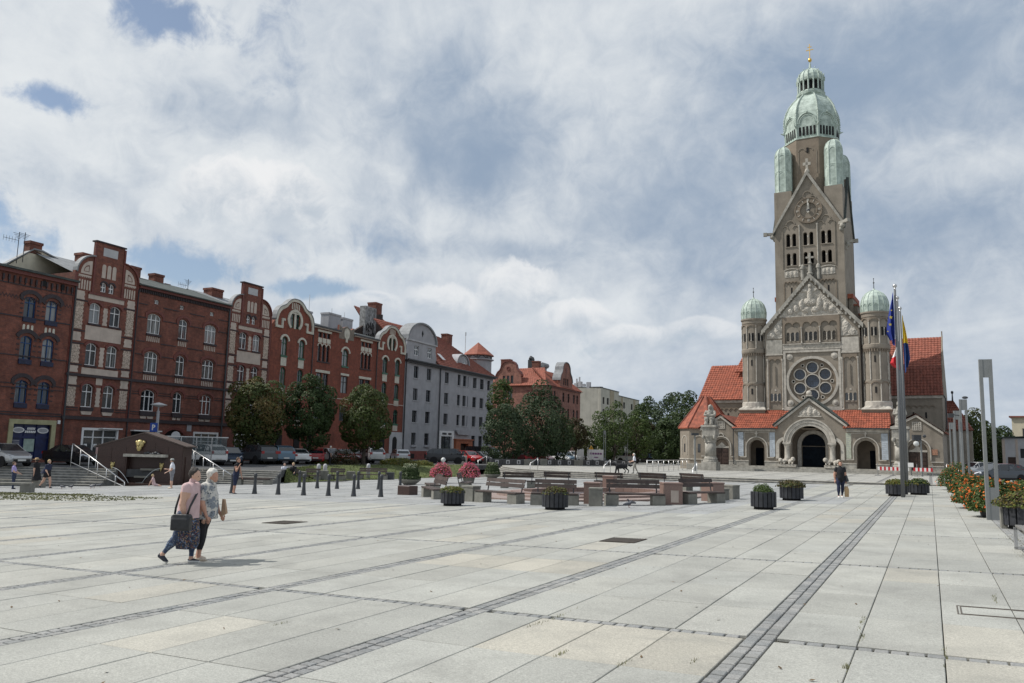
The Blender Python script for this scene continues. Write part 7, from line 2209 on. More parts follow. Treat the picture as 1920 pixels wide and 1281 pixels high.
for k, (x, y) in enumerate(fr_b + bk_b):
 lb = ('dark iron bollard, %s from the left in the front row' % ordn[k]) if k < 7 else ('dark iron bollard, %s from the left in the back row' % ordn[k - 7])
 t = bollard(x, y, lb, 'bollards across the square')
 link('shaft', bol_shaft, t); link('cap', bol_cap, t)
def bench(x0, y0, x1, y1, face, label, group, back=True, wood='bench_wood', seat_h=.46):
 """slatted bench on two concrete blocks between two ground points; face = +1 when the sitter looks to the right of the line"""
 L = math.hypot(x1 - x0, y1 - y0); a = math.atan2(y1 - y0, x1 - x0)
 cx, cy = (x0 + x1) / 2, (y0 + y1) / 2
 zmin = min(gz(x0, y0), gz(x1, y1))
 t = thing('park_bench', label, 'bench', at(cx, cy, gz(cx, cy) - .01, a), group)
 for s in (-1, 1):
  mb = MB(); mb.bev(s * (L / 2 - .24) - .24, s * (L / 2 - .24) + .24, -.25, .25, -.08, seat_h - .06, .015); mb.build('leg', M['concrete'], t)
 for k in range(4):
  mb = MB(); mb.bev(-L / 2 + .02, L / 2 - .02, -.27 + k * .137, -.27 + k * .137 + .12, seat_h - (.055 if back else .11), seat_h, .006); mb.build('seat_slat', M[wood], t)
 if back:
  yb = .27 * face
  for k in range(2):
   mb = MB(); y_ = yb + face * (.03 + .05 * k)
   z = seat_h + .17 + k * .17
   mb.add([(-L / 2 + .1, y_ - .02, z), (L / 2 - .1, y_ - .02, z), (L / 2 - .1, y_ + .02, z), (-L / 2 + .1, y_ + .02, z), (-L / 2 + .1, y_ - .02 + face * .04, z + .145), (L / 2 - .1, y_ - .02 + face * .04, z + .145), (L / 2 - .1, y_ + .02 + face * .04, z + .145), (-L / 2 + .1, y_ + .02 + face * .04, z + .145)],
     [(0, 3, 2, 1), (4, 5, 6, 7), (0, 1, 5, 4), (1, 2, 6, 5), (2, 3, 7, 6), (3, 0, 4, 7)])
   mb.build('back_slat', M[wood], t)
  for s in (-1, 1):
   mb = MB(); mb.tube([(s * (L / 2 - .22), yb * .9, seat_h - .2), (s * (L / 2 - .22), yb + face * .04, seat_h + .05), (s * (L / 2 - .22), yb + face * .13, seat_h + .48)], .025, 6); mb.build('back_support', M['iron'], t)
 return t
G = 'benches in a ring round the granite fountain'
bench(-20.6, 31.3, -18.7, 29.4, 1, 'bench at the left end of the front arc, by the dark red granite block', G)
bench(-16.3, 28.6, -14.1, 28.0, 1, 'bench right of the concrete bin, behind the nearest leafy planter', G)
bench(-13.5, 27.7, -11.8, 28.3, 1, 'bench behind the planter with brownish plants', G)
bench(-10.9, 28.7, -8.95, 29.8, 1, 'bench between the two red granite pedestals at the ring front', G)
bench(-8.5, 30.9, -7.5, 32.7, 1, 'bench at the right end of the front arc', G)
bench(-23.4, 35.8, -22.0, 34.2, 1, 'bench at the far left of the ring, turned sideways', G)
bench(-22.4, 37.6, -23.2, 39.4, 1, 'bench under the pink petunias at the ring back', G)
bench(-20.8, 43.2, -22.6, 42.2, 1, 'far bench, leftmost of the back arc', G)
bench(-19.0, 44.6, -20.7, 44.0, 1, 'far bench, second from the left of the back arc', G)
bench(-15.6, 44.5, -17.5, 44.4, 1, 'far bench, third from the left of the back arc', G)
bench(-12.9, 44.2, -14.8, 44.5, 1, 'far bench, fourth from the left of the back arc', G)
bench(-10.4, 42.9, -12.1, 43.9, 1, 'far bench, rightmost of the back arc', G)
G = 'plain benches by the left steps'
for (u0, u1, w, lb) in ((-28.2, -24.3, 41.4, 'backless bench in front of the wide steps, nearest the camera'), (-33.0, -27.3, 47.6, 'backless bench behind the nearest one, by the child in lavender')):
 a, b = F(u0, w), F(u1, w)
 bench(a.x, a.y, b.x, b.y, 1, lb, G, False, 'concrete', .52)
a, b = F(-18.2, 55.2), F(-16.5, 55.2)
bench(a.x, a.y, b.x, b.y, 1, 'dark low bench at the foot of the narrower steps', None, False, 'bench_wood', .5) if False else None
G = 'benches below the lawn'
for px0, px1, w, lb in ((535, 572, 60.5, 'bench carrying the seated couple below the lawn'), (580, 612, 62.0, 'empty bench right of the seated couple'), (626, 658, 63.5, 'empty bench in the middle of the row below the lawn'), (680, 736, 65.5, 'long bench at the right end of the row below the lawn')):
 a, b = F((px0 - 960) / 1495 * w, w), F((px1 - 960) / 1495 * w, w)
 bench(a.x, a.y, b.x, b.y, 1, lb, G)
a, b = F(-18.0, 53.3), F(-15.6, 53.3)
bench(a.x, a.y, b.x, b.y, 1, 'low dark bench at the foot of the narrower steps', None, False)
def block(name, x, y, sx, sy, h, rz, m, label, cat, group=None, lid=True):
 t = thing(name, label, cat, at(x, y, gz(x, y) - .01, rz), group)
 mb = MB(); mb.bev(-sx / 2, sx / 2, -sy / 2, sy / 2, -.08, h - (.07 if lid else 0), .012); mb.build('body', M[m], t)
 if lid:
  mb = MB(); mb.bev(-sx / 2 - .015, sx / 2 + .015, -sy / 2 - .015, sy / 2 + .015, h - .068, h, .012); mb.build('lid', M[m], t)
 return t
block('litter_bin', -16.75, 28.75, .58, .5, .64, R(-10), 'concrete', 'square concrete litter bin right of the leafy green planter', 'bin')
block('litter_bin', -11.05, 28.15, .47, .45, .68, R(15), 'concrete', 'narrow concrete litter bin before the red granite pedestal', 'bin')
G = 'red granite pedestals round the fountain'
block('granite_pedestal', -11.7, 29.5, .62, .62, .84, R(12), 'granite_red', 'red granite pedestal behind the narrow concrete bin', 'pedestal', G)
t = block('granite_pedestal', -8.9, 30.55, .72, .72, .84, R(30), 'granite_red', 'red granite pedestal with pale plate, right of the middle front bench', 'pedestal', G)
mb = MB(); mb.box(-.1, .2, -.385, -.36, .1, .55); mb.build('plate', M['cream'], t)
block('granite_pedestal', -8.05, 33.7, .66, .66, .78, R(60), 'granite_red', 'red granite pedestal at the right end of the ring', 'pedestal', G)
block('granite_pedestal', -15.9, 42.6, .62, .62, .80, R(0), 'granite_red', 'red granite pedestal at the back of the ring', 'pedestal', G)
block('concrete_block', -7.75, 35.7, .55, .55, .62, R(70), 'concrete', 'grey concrete block at the far right of the ring', 'block')
block('concrete_block', -7.9, 34.7, .42, .45, .5, R(70), 'concrete', 'small grey concrete block beside the right granite pedestal', 'block')
block('granite_block', -22.35, 32.3, .75, .6, .44, R(-8), 'granite_dark', 'low dark red granite block at the left end of the ring', 'block', None, False)
ft = thing('granite_fountain', 'low pinkish granite fountain ring inside the circle of benches', 'fountain', at(-14.6, 36.4, gz(-14.6, 36.4)))
ft.rotation_euler = (0, -math.atan(.0266), 0)
M['granite_pink'] = mat('pink granite', (.27, .205, .18), .6, .15, 30)
def ering(mbx, r0, r1, z0, z1, k=1.13, n=40, gaps=()):
 for i in range(n):
  if i in gaps: continue
  a, b = 2 * math.pi * i / n, 2 * math.pi * (i + .97) / n
  p = [(r * math.cos(t), k * r * math.sin(t)) for r, t in ((r0, a), (r1, a), (r1, b), (r0, b))]
  mbx.add([(x, y, z0) for x, y in p] + [(x, y, z1) for x, y in p], [(4, 5, 6, 7), (1, 2, 6, 5), (3, 0, 4, 7), (0, 1, 5, 4), (2, 3, 7, 6)])
for r0, r1, z0, z1, nm, m, gp in ((4.3, 5.5, -.2, .07, 'outer_step', 'granite_pink', ()), (3.7, 4.35, -.2, .16, 'inner_step', 'granite_pink', ()), (3.1, 3.7, -.2, .22, 'basin_wall', 'granite_red', (0, 1, 10, 20, 21, 30, 31)), (0, 3.15, -.2, .03, 'basin_floor', 'granite_dark', ())):
 mb = MB(); ering(mb, r0, r1, z0, z1, gaps=gp); mb.build(nm, M[m], ft, 'stuff')
# ---- slatted planters
def slat_planter(x, y, r, h, label, group='slatted wooden planters', n=18, z=None):
 t = thing('planter', label, 'planter', at(x, y, gz(x, y) if z is None else z, rs.uniform(0, .3)), group)
 for k in range(n):
  a = 2 * math.pi * k / n; w = math.pi * r / n * .86
  mb = MB(); mb.M = Matrix.Rotation(a, 4, 'Z'); mb.bev(r - .02, r + .02, -w, w, .09, h + rs.uniform(-.012, .012), .006); mb.build('slat', M['bin_wood'], t)
 mb = MB(); mb.lathe([(r * .80, 0), (r * .80, .10), (r - .03, .11), (r - .03, h - .06), (.0, h - .05)], 18); mb.build('tub', M['black'], t)
 return t
def plant(name, label, t, rx, h, n, size, mats, seed, z0, flower=0.0, dome=1.0, cat='plant', group=None):
 p = thing(name, label, cat, t.matrix_world.copy() if False else at(t.location.x, t.location.y, t.location.z + z0), group)
 foliage(p, rx, rx, h, n, size, mats, seed, flower, 0.0, dome)
 return p
GP = 'plants in slatted planters'
t = slat_planter(-15.85, 25.85, .42, .56, 'dark slatted planter with bright green dwarf conifers')
plant('dwarf_conifer', 'bright green dwarf conifers filling the dark planter by the concrete bin', t, .47, .24, 1500, .06, M['leaf_conifer'], 101, .48, group=GP)
t = slat_planter(-11.55, 25.6, .43, .60, 'dark slatted planter with brownish drying conifers')
plant('dwarf_conifer', 'brownish yellow drying conifers in the planter before the ring benches', t, .46, .24, 1200, .06, [M['leaf_brown'], M['leaf_conifer']], 102, .52, .3, group=GP)
t = slat_planter(-5.2, 29.15, .41, .60, 'dark slatted planter with one loose slat and a round green bush')
plant('dwarf_conifer', 'round green dwarf bush in the planter with the loose slat', t, .36, .36, 1500, .06, M['leaf_light'], 103, .5, group=GP)
t = slat_planter(-5.25, 35.9, .46, .62, 'dark slatted planter with spreading reddish green plants')
plant('trailing_plant', 'spreading reddish green plants over the planter rim', t, .56, .26, 1300, .08, [M['leaf'], M['leaf_brown']], 104, .56, .4, group=GP)
t = slat_planter(-1.45, 42.4, .46, .56, 'dark slatted planter at the foot of the front flagpole')
plant('dwarf_conifer', 'yellowish green conifers at the foot of the front flagpole', t, .50, .30, 1200, .08, M['leaf_conifer'], 105, .5, group=GP)
t = slat_planter(-.55, 44.4, .46, .54, 'dark slatted planter just right of the flagpoles')
plant('dwarf_conifer', 'dark green conifers right of the flagpoles', t, .48, .30, 1200, .08, [M['leaf_dark'], M['leaf_conifer']], 106, .48, .3, group=GP)
t = slat_planter(2.15, 24.2, .55, .62, 'large dark slatted planter at the right picture edge')
plant('trailing_plant', 'yellow brown drooping shrub in the planter at the right edge', t, .72, .36, 2600, .075, [M['leaf_brown'], M['leaf_conifer']], 107, .54, .45, group=GP)
block('concrete_post', 1.62, 24.35, .14, .5, .62, 0, 'concrete', 'pale concrete upright between the lamp post and the right planter', 'post', None, False)
a0 = (1.78, 18.9)
t = thing('park_bench', 'grey slatted steel bench cut by the right picture edge', 'bench', at(1.73, 17.75, gz(1.73, 17.75), R(92)))
M['bench_grey'] = mat('weathered grey bench planks', (.17, .165, .155), .8, .25, 6)
for k in range(4):
 mb = MB(); mb.bev(-1.0, 1.0, -.26 + k * .135, -.26 + k * .135 + .12, .42, .46, .006); mb.build('seat_slat', M['bench_grey'], t)
for s in (-1, 1):
 mb = MB(); mb.box(s * .95 - .03, s * .95 + .03, -.28, -.22, 0, .42); mb.box(s * .95 - .03, s * .95 + .03, .24, .30, 0, .42); mb.box(s * .95 - .03, s * .95 + .03, -.28, .30, .36, .42); mb.box(s * .95 - .03, s * .95 + .03, -.28, .30, 0, .04); mb.build('leg', M['steel'], t)
# ---- orange flower masses by the lamps
GF = 'orange flowered planters along the lamp posts'
for i, (x, y, rx, h, n, fl_, lb) in enumerate(((1.75, 28.6, .80, 1.12, 6500, .08, 'largest orange flowered bush at the nearest lamp post'), (1.55, 33.2, .85, 1.10, 5500, .10, 'second orange flowered bush behind the nearest one'), (2.75, 31.5, .8, 1.0, 4500, .07, 'orange flowered bush right of the nearest lamp post'), (1.35, 52.0, 1.0, 1.55, 4500, .09, 'far orange flowered bush below the church corner'), (1.5, 43.0, .8, 1.0, 3500, .10, 'low orange flowered bush at the second lamp post'))):
 t = thing('flower_planter', lb, 'flowers', at(x, y, gz(x, y)), GF)
 mb = MB(); mb.lathe([(rx * .55, 0), (rx * .62, .3), (rx * .5, .32), (0, .33)], 16); mb.build('tub', M['bin_wood'], t)
 foliage(t, rx, rx, h * .82, n, .10, [M['leaf_light'], M['petal_orange']], 120 + i, fl_, .18, 1.0)
# ---- petunia balls and green flower towers
for i, (u, w, lb) in enumerate(((-4.75, 56.6, 'round ball of pink petunias, left of the pair'), (-2.8, 56.8, 'round ball of pink petunias, right of the pair'))):
 p = F(u, w)
 t = thing('flower_ball', lb, 'flowers', at(p.x, p.y, gz(p.x, p.y)), 'pink petunia balls')
 mb = MB(); mb.lathe([(.35, 0), (.45, .45), (.3, .5), (0, .5)], 14); mb.build('pot', M['concrete'], t)
 foliage(t, .74, .74, .95, 4200, .085, [M['leaf_dark'], M['petal_pink']], 140 + i, .55, .42, 1.0)
for i, (u, w, lb) in enumerate(((-6.55, 53.5, 'tiered dark green plant tower with white flowers, by the petunias'), (-1.45, 71.0, 'tiered dark green plant tower before the terrace steps'))):
 p = F(u, w)
 t = thing('plant_tower', lb, 'plant tower', at(p.x, p.y, gz(p.x, p.y)), 'tiered plant towers')
 mb = MB(); mb.smooth = True; mb.lathe([(.35, 0), (.42, .04), (.72, .28), (.78, .36), (.62, .36), (0, .34)], 20); mb.build('bowl', M['concrete'], t)
 r = random.Random(150 + i); pts = []
 for k in range(4200):
  tier = r.choice((0, 0, 0, 1, 1, 2, 2, 3)); a = r.uniform(0, 6.283)
  z = .42 + tier * .27 + r.uniform(-.10, .14); rr = (.70 - .09 * tier) * r.uniform(.85, 1.06)
  d = Vector((math.cos(a), math.sin(a), .3))
  wh = (tier == 3 and r.random() < .45) or r.random() < .03
  pts.append((Vector((d.x * rr, d.y * rr, z)), d, 1 if wh else 0, r.random()))
 leaves('foliage', pts, .10, [M['leaf_dark'], M['leaf_white']], t, 150 + i)
# ---- twin-post lamps
M['lamp_glass'] = mat('opal lamp glass', (.55, .56, .55), .4, .05, 3)
def twin_lamp(x, y, z, rz, label):
 t = thing('lamp_post', label, 'lamp', at(x, y, z, rz), 'twin-posted lamps')
 for s in (-1, 1):
  mb = MB(); mb.box(s * .125 - .045, s * .125 + .045, -.06, .06, -.1, 4.65); mb.build('post', M['lamp_paint'], t)
 mb = MB(); mb.box(-.081, .081, -.05, .05, 4.12, 4.65); mb.build('lamp_head', M['lamp_paint'], t)
 mb = MB(); mb.box(-.081, .081, -.052, .052, -.1, .92); mb.build('base_plate', M['lamp_paint'], t)
 return t
twin_lamp(1.56, 27.2, gz(1.56, 27.2), R(6), 'nearest grey twin-posted lamp beside the orange flowers')
tl2 = twin_lamp(1.56, 45.3, gz(1.56, 45.3), R(6), 'second grey twin-posted lamp, with cameras at its head')
mb = MB(); mb.ball((.1, 0, 4.74), (.14, .06, .07), 8, 6); mb.tube([(-.19, -.05, 3.85), (-.55, -.1, 3.9)], .03, 5); mb.box(-.7, -.45, -.2, 0, 3.75, 3.95); mb.build('camera', M['iron'], tl2)
twin_lamp(1.55, 56.0, gz(1.55, 56), R(6), 'third grey twin-posted lamp in the row at the right')
twin_lamp(1.65, 74.0, -.05, R(6), 'farthest twin-posted lamp in the row, beside the church corner')
for (px, w, lb) in ((1137, 112, 'twin-posted lamp before the light green locust tree'), (1178, 118, 'twin-posted lamp right of the light green locust tree'), (1246, 132, 'twin-posted lamp before the dark wood'), (1276, 140, 'twin-posted lamp nearest the left end of the church')):
 p = F((px - 960) / 1495 * w, w); twin_lamp(p.x, p.y, STREET, R(20), lb)
p = F((1155 - 960) / 1495 * 125, 125)
t = thing('thin_post', 'thin grey post between two twin lamps by the locust tree', 'post', at(p.x, p.y, STREET)); mb = MB(); mb.tube([(0, 0, 0), (0, 0, 3.2)], .06, 6); mb.build('shaft', M['lamp_paint'], t)
# ---- flagpoles and hanging flags
M['pole'] = mat('grey flagpole', (.13, .135, .14), .4, .05, 3)
FC = {'eu': mat('blue flag cloth', (.012, .03, .22), .8, .15, 3), 'red': mat('red flag cloth', (.55, .02, .03), .8, .1, 3), 'white': mat('white flag cloth', (.75, .75, .75), .8, .05, 3), 'yellow': mat('yellow flag cloth', (.70, .48, .03), .8, .1, 3), 'blue2': mat('mid blue flag cloth', (.015, .045, .17), .8, .1, 3), 'star': mat('yellow stars', (.80, .62, .10), .7, .05, 3)}
def flagpole(x, y, h, label):
 z = gz(x, y)
 t = thing('flagpole', label, 'flagpole', at(x, y, z), 'three flagpoles')
 mb = MB(); mb.smooth = True; mb.tube([(0, 0, 0), (0, 0, h * .5), (0, 0, h - .25)], [.085, .075, .05], 14); mb.build('shaft', M['pole'], t)
 mb = MB(); mb.smooth = True; mb.lathe([(.05, h - .25), (.05, h - .12)], 8); mb.ball((0, 0, h - .04), .10, 12, 8); mb.build('finial', M['steel'], t)
 return z
def hanging_flag(name, label, x, y, ztop, L, W, bands, dirx, diry, seed):
 """cloth hanging in folds beside the pole; bands = (fraction, material) from the top edge down"""
 t = thing(name, label, 'flag', at(x, y, ztop))
 r = random.Random(seed)
 ph = r.uniform(0, 6)
 NZ, NX = 26, 16
 z0 = 0.0
 for bi, (f0, f1, m) in enumerate(bands):
  mb = MB(); mb.smooth = True
  rows = []
  for j in range(NZ + 1):
   tt = f0 + (f1 - f0) * j / NZ
   row = []
   for i in range(NX + 1):
    s = i / NX
    spread = W * (.10 + .90 * min(1, tt * 1.15) ** .8) * (1 if tt < .8 else 1 - .6 * (tt - .8) / .2 * s)
    across = s * spread
    fold = .11 * math.sin(s * 9 + ph + tt * 2.2) * (.25 + .75 * tt)
    drop = tt * L * (1 - .10 * math.sin(s * 2.2)) + s * .35 * (1 - tt)
    row.append((dirx * across - diry * fold, diry * across + dirx * fold, -drop))
   rows.append(row)
  for j in range(NZ):
   for i in range(NX):
    mb.add([rows[j][i], rows[j][i + 1], rows[j + 1][i + 1], rows[j + 1][i]], [(3, 2, 1, 0)])
  mb.build('cloth', FC[m], t)
 return t
cl, sl = -math.cos(R(27.6)), -math.sin(R(27.6))
zf = flagpole(-1.15, 41.0, 9.85, 'front grey flagpole carrying the blue flag with stars')
flagpole(-1.15, 44.2, 9.85, 'middle grey flagpole carrying the white and red flag')
flagpole(-1.12, 47.4, 9.85, 'rear grey flagpole carrying the yellow and blue flag')
f1 = hanging_flag('flag', 'dark blue flag with yellow stars hanging limp', -1.24, 40.93, zf + 9.55, 2.6, .38, ((0, 1, 'eu'),), cl, sl, 1)
mb = MB()
for k, (s, z, rr) in enumerate(((.22, -1.28, .10), (.26, -1.62, .09), (.38, -1.95, .05), (.18, -.95, .05))):
 cx, cy = cl * s * .9 + sl * -.20 + .035, sl * s * .9 - cl * -.20
 px_, py_ = cl * s - .0, sl * s
 off = Vector((_fh.x, _fh.y, 0)) * -.16
 pts = []
 for i in range(10):
  r_ = rr if i % 2 == 0 else rr * .42
  a = math.pi / 2 + i * math.pi / 5
  pts.append((px_ + off.x + _r0.x * r_ * math.cos(a), py_ + off.y + _r0.y * r_ * math.cos(a), z + r_ * math.sin(a)))
 mb.add(pts, [tuple(range(10))])
mb.build('stars', FC['star'], f1, 'stuff')
hanging_flag('flag', 'white and red flag hanging limp behind the blue flag', -1.20, 44.15, 7.6, 1.55, .42, ((0, .10, 'red'), (.10, .55, 'white'), (.55, 1, 'red')), cl, sl, 2)
hanging_flag('flag', 'yellow and blue flag hanging on the rear pole', -1.02, 47.42, 9.4, 3.2, .34, ((0, .50, 'yellow'), (.50, 1, 'blue2')), -cl, -sl, 3)
# ---- statue columns before the church
def remesh(mbx, voxel, name, mats, smooth=2, disp=0.0, seed=0):
 me = mbx.mesh(name, mats)
 o = bpy.data.objects.new('tmp', me); col.objects.link(o)
 md = o.modifiers.new('r', 'REMESH'); md.mode = 'VOXEL'; md.voxel_size = voxel
 if smooth:
  sm = o.modifiers.new('s', 'SMOOTH'); sm.factor = .5; sm.iterations = smooth
 dg = bpy.context.evaluated_depsgraph_get()
 ev = o.evaluated_get(dg)
 out = bpy.data.meshes.new_from_object(ev)
 bpy.data.objects.remove(o); bpy.data.meshes.remove(me)
 out.name = name
 out.polygons.foreach_set('use_smooth', [True] * len(out.polygons))
 if disp:
  for v in out.vertices:
   n = noise.noise(v.co * 4 + Vector((seed, 0, 0))); n2 = noise.noise(v.co * 11 + Vector((0, seed, 0)))
   v.co += v.normal * (n * disp + n2 * disp * .5)
 out.materials.clear()
 for m in (mats if isinstance(mats, (list, tuple)) else [mats]): out.materials.append(m)
 return out
def statue_column(label, loc, seated):
 t = thing('statue_column', label, 'monument', Matrix.Translation(loc) @ Matrix.Rotation(-CA, 4, 'Z'))
 mb = MB(); mb.bev(-.8, .8, -.8, .8, -.2, .85, .03); mb.build('base', SG, t)
 mb = MB(); mb.lathe([(.80, .85), (.80, 1.0), (.70, 1.05), (.74, 1.2), (.62, 1.32), (.60, 1.45)], 20); mb.build('plinth_moulding', SG, t)
 mb = MB(); mb.smooth = True; mb.lathe([(.60, 1.45), (.57, 2.9)], 24); mb.build('shaft', SG, t)
 mb = MB(); mb.lathe([(.57, 2.9), (.64, 2.95), (.60, 3.05), (.70, 3.4), (.80, 3.55), (.80, 3.62)], 16); mb.bev(-.72, .72, -.72, .72, 3.62, 4.55, .12); mb.bev(-.82, .82, -.82, .82, 4.5, 4.75, .04)
 for s in (-1, 1): mb.ball((s * .6, -.6, 3.5), (.18, .18, .28), 8, 6)
 mb.build('capital', SG, t)
 mb = MB()
 if seated:
  mb.box(-.6, .6, -.2, .6, 4.7, 5.5); mb.tube([(0, .1, 5.2), (0, .1, 6.3)], [(.42, .34), (.38, .3)], 12); mb.ball((0, .0, 6.72), (.20, .22, .27), 12, 8)
  for s in (-1, 1):
   mb.tube([(s * .25, .0, 5.45), (s * .28, -.55, 5.45), (s * .28, -.6, 4.75)], [.24, .22, .18], 10)
   mb.tube([(s * .42, .1, 6.25), (s * .55, -.2, 5.85), (s * .2, -.5, 5.8)], [.17, .15, .12], 8)
  mb.ball((0, -.35, 5.9), (.22, .2, .34), 10, 8); mb.ball((0, -.4, 6.3), (.12, .12, .15), 8, 6); mb.tube([(0, .15, 6.9), (0, .3, 6.4), (0, .45, 5.6)], [.2, .34, .45], 10)
 else:
  mb.tube([(0, 0, 4.7), (0, 0, 5.6), (0, .02, 6.3), (0, 0, 6.65)], [(.52, .42), (.45, .36), (.42, .30), (.22, .2)], 14); mb.ball((-.05, -.05, 6.98), (.19, .21, .26), 12, 8)
  for s in (-1, 1): mb.tube([(s * .38, 0, 6.45), (s * .52, -.15, 5.95), (s * .15, -.42, 6.0)], [.15, .14, .10], 8)
  mb.tube([(.25, -.3, 4.8), (.3, -.4, 6.2)], .07, 6); mb.tube([(0, .1, 7.2), (0, .25, 6.6), (0, .3, 5.2)], [.15, .3, .4], 10)
 me = remesh(mb, .05, 'statue', SG, 2, .07, 3 if seated else 8)
 link('statue', me, t)
p = F((1334 - 960) / 1495 * 86.5, 86.5); statue_column('stone column with a seated statue before the left church chapel', Vector((p.x, p.y, -.12)), True)
p = F((1689 - 960) / 1495 * 78.0, 78.0); statue_column('stone column with a standing robed statue behind the flagpoles', Vector((p.x, p.y, -.10)), False)
# ---- barrier with red and white boards
p0, p1 = F((1644 - 960) / 1495 * 74.5, 74.5), F((1746 - 960) / 1495 * 72.5, 72.5)
M['sign_red'] = mat('red reflective sheet', (.50, .02, .03), .5, .05, 3)
M['sign_white'] = mat('white reflective sheet', (.75, .74, .72), .5, .05, 3)
d = (p1 - p0); L = d.length; an = math.atan2(d.y, d.x)
t = thing('barrier', 'red and white striped barrier in front of the church', 'barrier', at(p0.x, p0.y, zt(p0.x) + .0, an))
n = 26
for k in range(n):
 if 15 <= k <= 16: continue
 mb = MB(); mb.box(L * k / n, L * (k + 1) / n, -.015, .015, .50, .82); mb.build('board_stripe', M['sign_red'] if k % 2 else M['sign_white'], t)
for s in (.0, .28, .5, .72, 1.0):
 mb = MB(); mb.tube([(L * s, .04, 0), (L * s, .04, 1.15)], .03, 6); mb.box(L * s - .25, L * s + .25, -.3, .3, 0, .06); mb.build('stand', M['grey_paint'], t)
mb = MB(); mb.box(L * .38, L * .66, -.03, .0, .86, 1.25); mb.build('white_board', M['sign_white'], t)
def lamp_pole(label, px, w, h, flood):
 p = F((px - 960) / 1495 * w, w)
 t = thing('lamp_pole', label, 'lamp', at(p.x, p.y, zt(p.x), R(27.6)))
 mb = MB(); mb.tube([(0, 0, 0), (0, 0, h)], [.10, .07], 8); mb.build('pole', M['lamp_paint'], t)
 mb = MB()
 if flood:
  mb.box(-.75, -.05, -.25, .1, h - .45, h + .05); mb.ball((.3, -.1, h - .05), .16, 8, 6)
  mb.tube([(-.4, -.2, h - .5), (-.3, -.1, h - .25)], .12, 6)
 else:
  mb.box(-.35, .35, -.2, .2, h - .02, h + .22)
 mb.build('lamp_head', M['iron'], t)
 if flood:
  mb = MB(); mb.ball((-.55, -.25, h - .75), (.26, .22, .24), 10, 8); mb.build('floodlight', M['lamp_glass'], t)
lamp_pole('pole with floodlight and camera before the right church chapel', 1726, 73.5, 3.7, True)
lamp_pole('slim lamp pole beside the left statue column', 1305, 81.5, 3.6, False)
# ---- handrails
def handrail(name, label, pts, posts, rad=.03, base=None, group=None, cat='railing'):
 """pts: top rail points; posts: (fraction, foot z)"""
 o = Vector(pts[0]); o.z = min(p[1] for p in posts)
 t = thing(name, label, cat, Matrix.Translation(o), group)
 P = [Vector(p) - o for p in pts]
 mb = MB(); mb.smooth = True; mb.tube(P, rad, 10); mb.build('handrail', M['steel'], t)
 for f, zf_ in posts:
  a = P[0].lerp(P[-1], f)
  mb = MB(); mb.smooth = True; mb.tube([a, (a.x, a.y, zf_ - o.z)], rad * .8, 8); mb.build('post', M['steel'], t)
 if base:
  mb = MB(); mb.tube([Vector(p) - o for p in base], rad * .7, 8); mb.build('lower_rail', M['steel'], t)
 return t
a, b = F(-28.55, 52.65, 1.30), F(-23.85, 50.35, -.98)
handrail('stair_railing', 'bright steel stair railing left of the dark red fountain', [a, b], [(k / 6, STREET - (k / 6) * 1.15) for k in range(7)], .035, [F(-28.55, 52.65, .1), F(-23.9, 50.4, -1.25)])
a, b = F(-23.1, 57.3, 1.35), F(-18.3, 53.9, -.62)
handrail('stair_railing', 'bright steel stair railing right of the dark red fountain', [a, b], [(k / 5, STREET - (k / 5) * 1.0) for k in range(6)], .035)
G = 'short steel handrails on the terrace steps'
for px, w, lb in ((912, 83, 'short steel handrail left of the terrace steps behind the plant tower'), (1008, 74, 'short steel handrail on the terrace steps below the parked cars'), (1144, 68, 'short steel handrail on the terrace steps left of the dog'), (1307, 58.5, 'short steel handrail on the terrace steps before the left statue')):
 a = F((px - 9 - 960) / 1495 * w, w - .5); b = F((px + 6 - 960) / 1495 * w, w + .8)
 z = zt(b.x)
 handrail('handrail', lb, [(a.x, a.y, z + .62), (b.x, b.y, z + 1.12)], [(0, z - .35), (1, z)], .035, None, G)
a, b = F((1216 - 960) / 1495 * 74, 74), F((1290 - 960) / 1495 * 88, 88)
handrail('railing', 'low grey railing left of the church beside the dark wood', [(a.x, a.y, zt(a.x) + 1.05), (b.x, b.y, zt(b.x) + 1.05)], [(k / 8, zt(a.x)) for k in range(9)], .04, [(a.x, a.y, zt(a.x) + .5), (b.x, b.y, zt(b.x) + .5)])
a, b = F((1772 - 960) / 1495 * 78, 78), F((1800 - 960) / 1495 * 70, 70)
handrail('railing', 'white railing right of the church behind the flowers', [(a.x, a.y, 1.2), (b.x, b.y, .75)], [(k / 5, -.1) for k in range(6)], .04)
# ---- dark red wall fountain with pediment
def FL(u, w, z): return F(u, w, z)
MF = Matrix(((_r0.x, _fh.x, 0, F(-24.15, 52.9).x), (_r0.y, _fh.y, 0, F(-24.15, 52.9).y), (0, 0, 1, 0), (0, 0, 0, 1)))
wf = thing('wall_fountain', 'dark red granite wall fountain with gable roof and gilded masks', 'fountain', MF)
GD = M['granite_dark']
mb = MB()
mb.plate([(-2.85, -1.7), (2.75, -1.7), (2.75, 1.25), (.15, 2.08), (-2.85, 1.2)], 0, 1.5, [[(-.9, -1.3), (.1, -1.3), (1.35, .0), (1.75, .55), (-.9, .55)][::-1]])
mb.build('block', GD, wf)
for x0, x1 in ((-2.84, -1.93), (-1.90, -.98), (1.80, 2.73)):
 for k in range(4):
  z0 = -1.68 + k * .72
  mb = MB(); mb.box(x0, x1, -.02, .01, z0, z0 + .70 if k < 3 else 1.18); mb.build('cladding_panel', GD, wf)
for x0, x1 in ((-.96, .0), (.02, .90), (.92, 1.78)):
 mb = MB(); mb.box(x0, x1, -.02, .01, .75, 1.18 if x1 > 1.5 else 1.5); mb.build('cladding_panel', GD, wf)
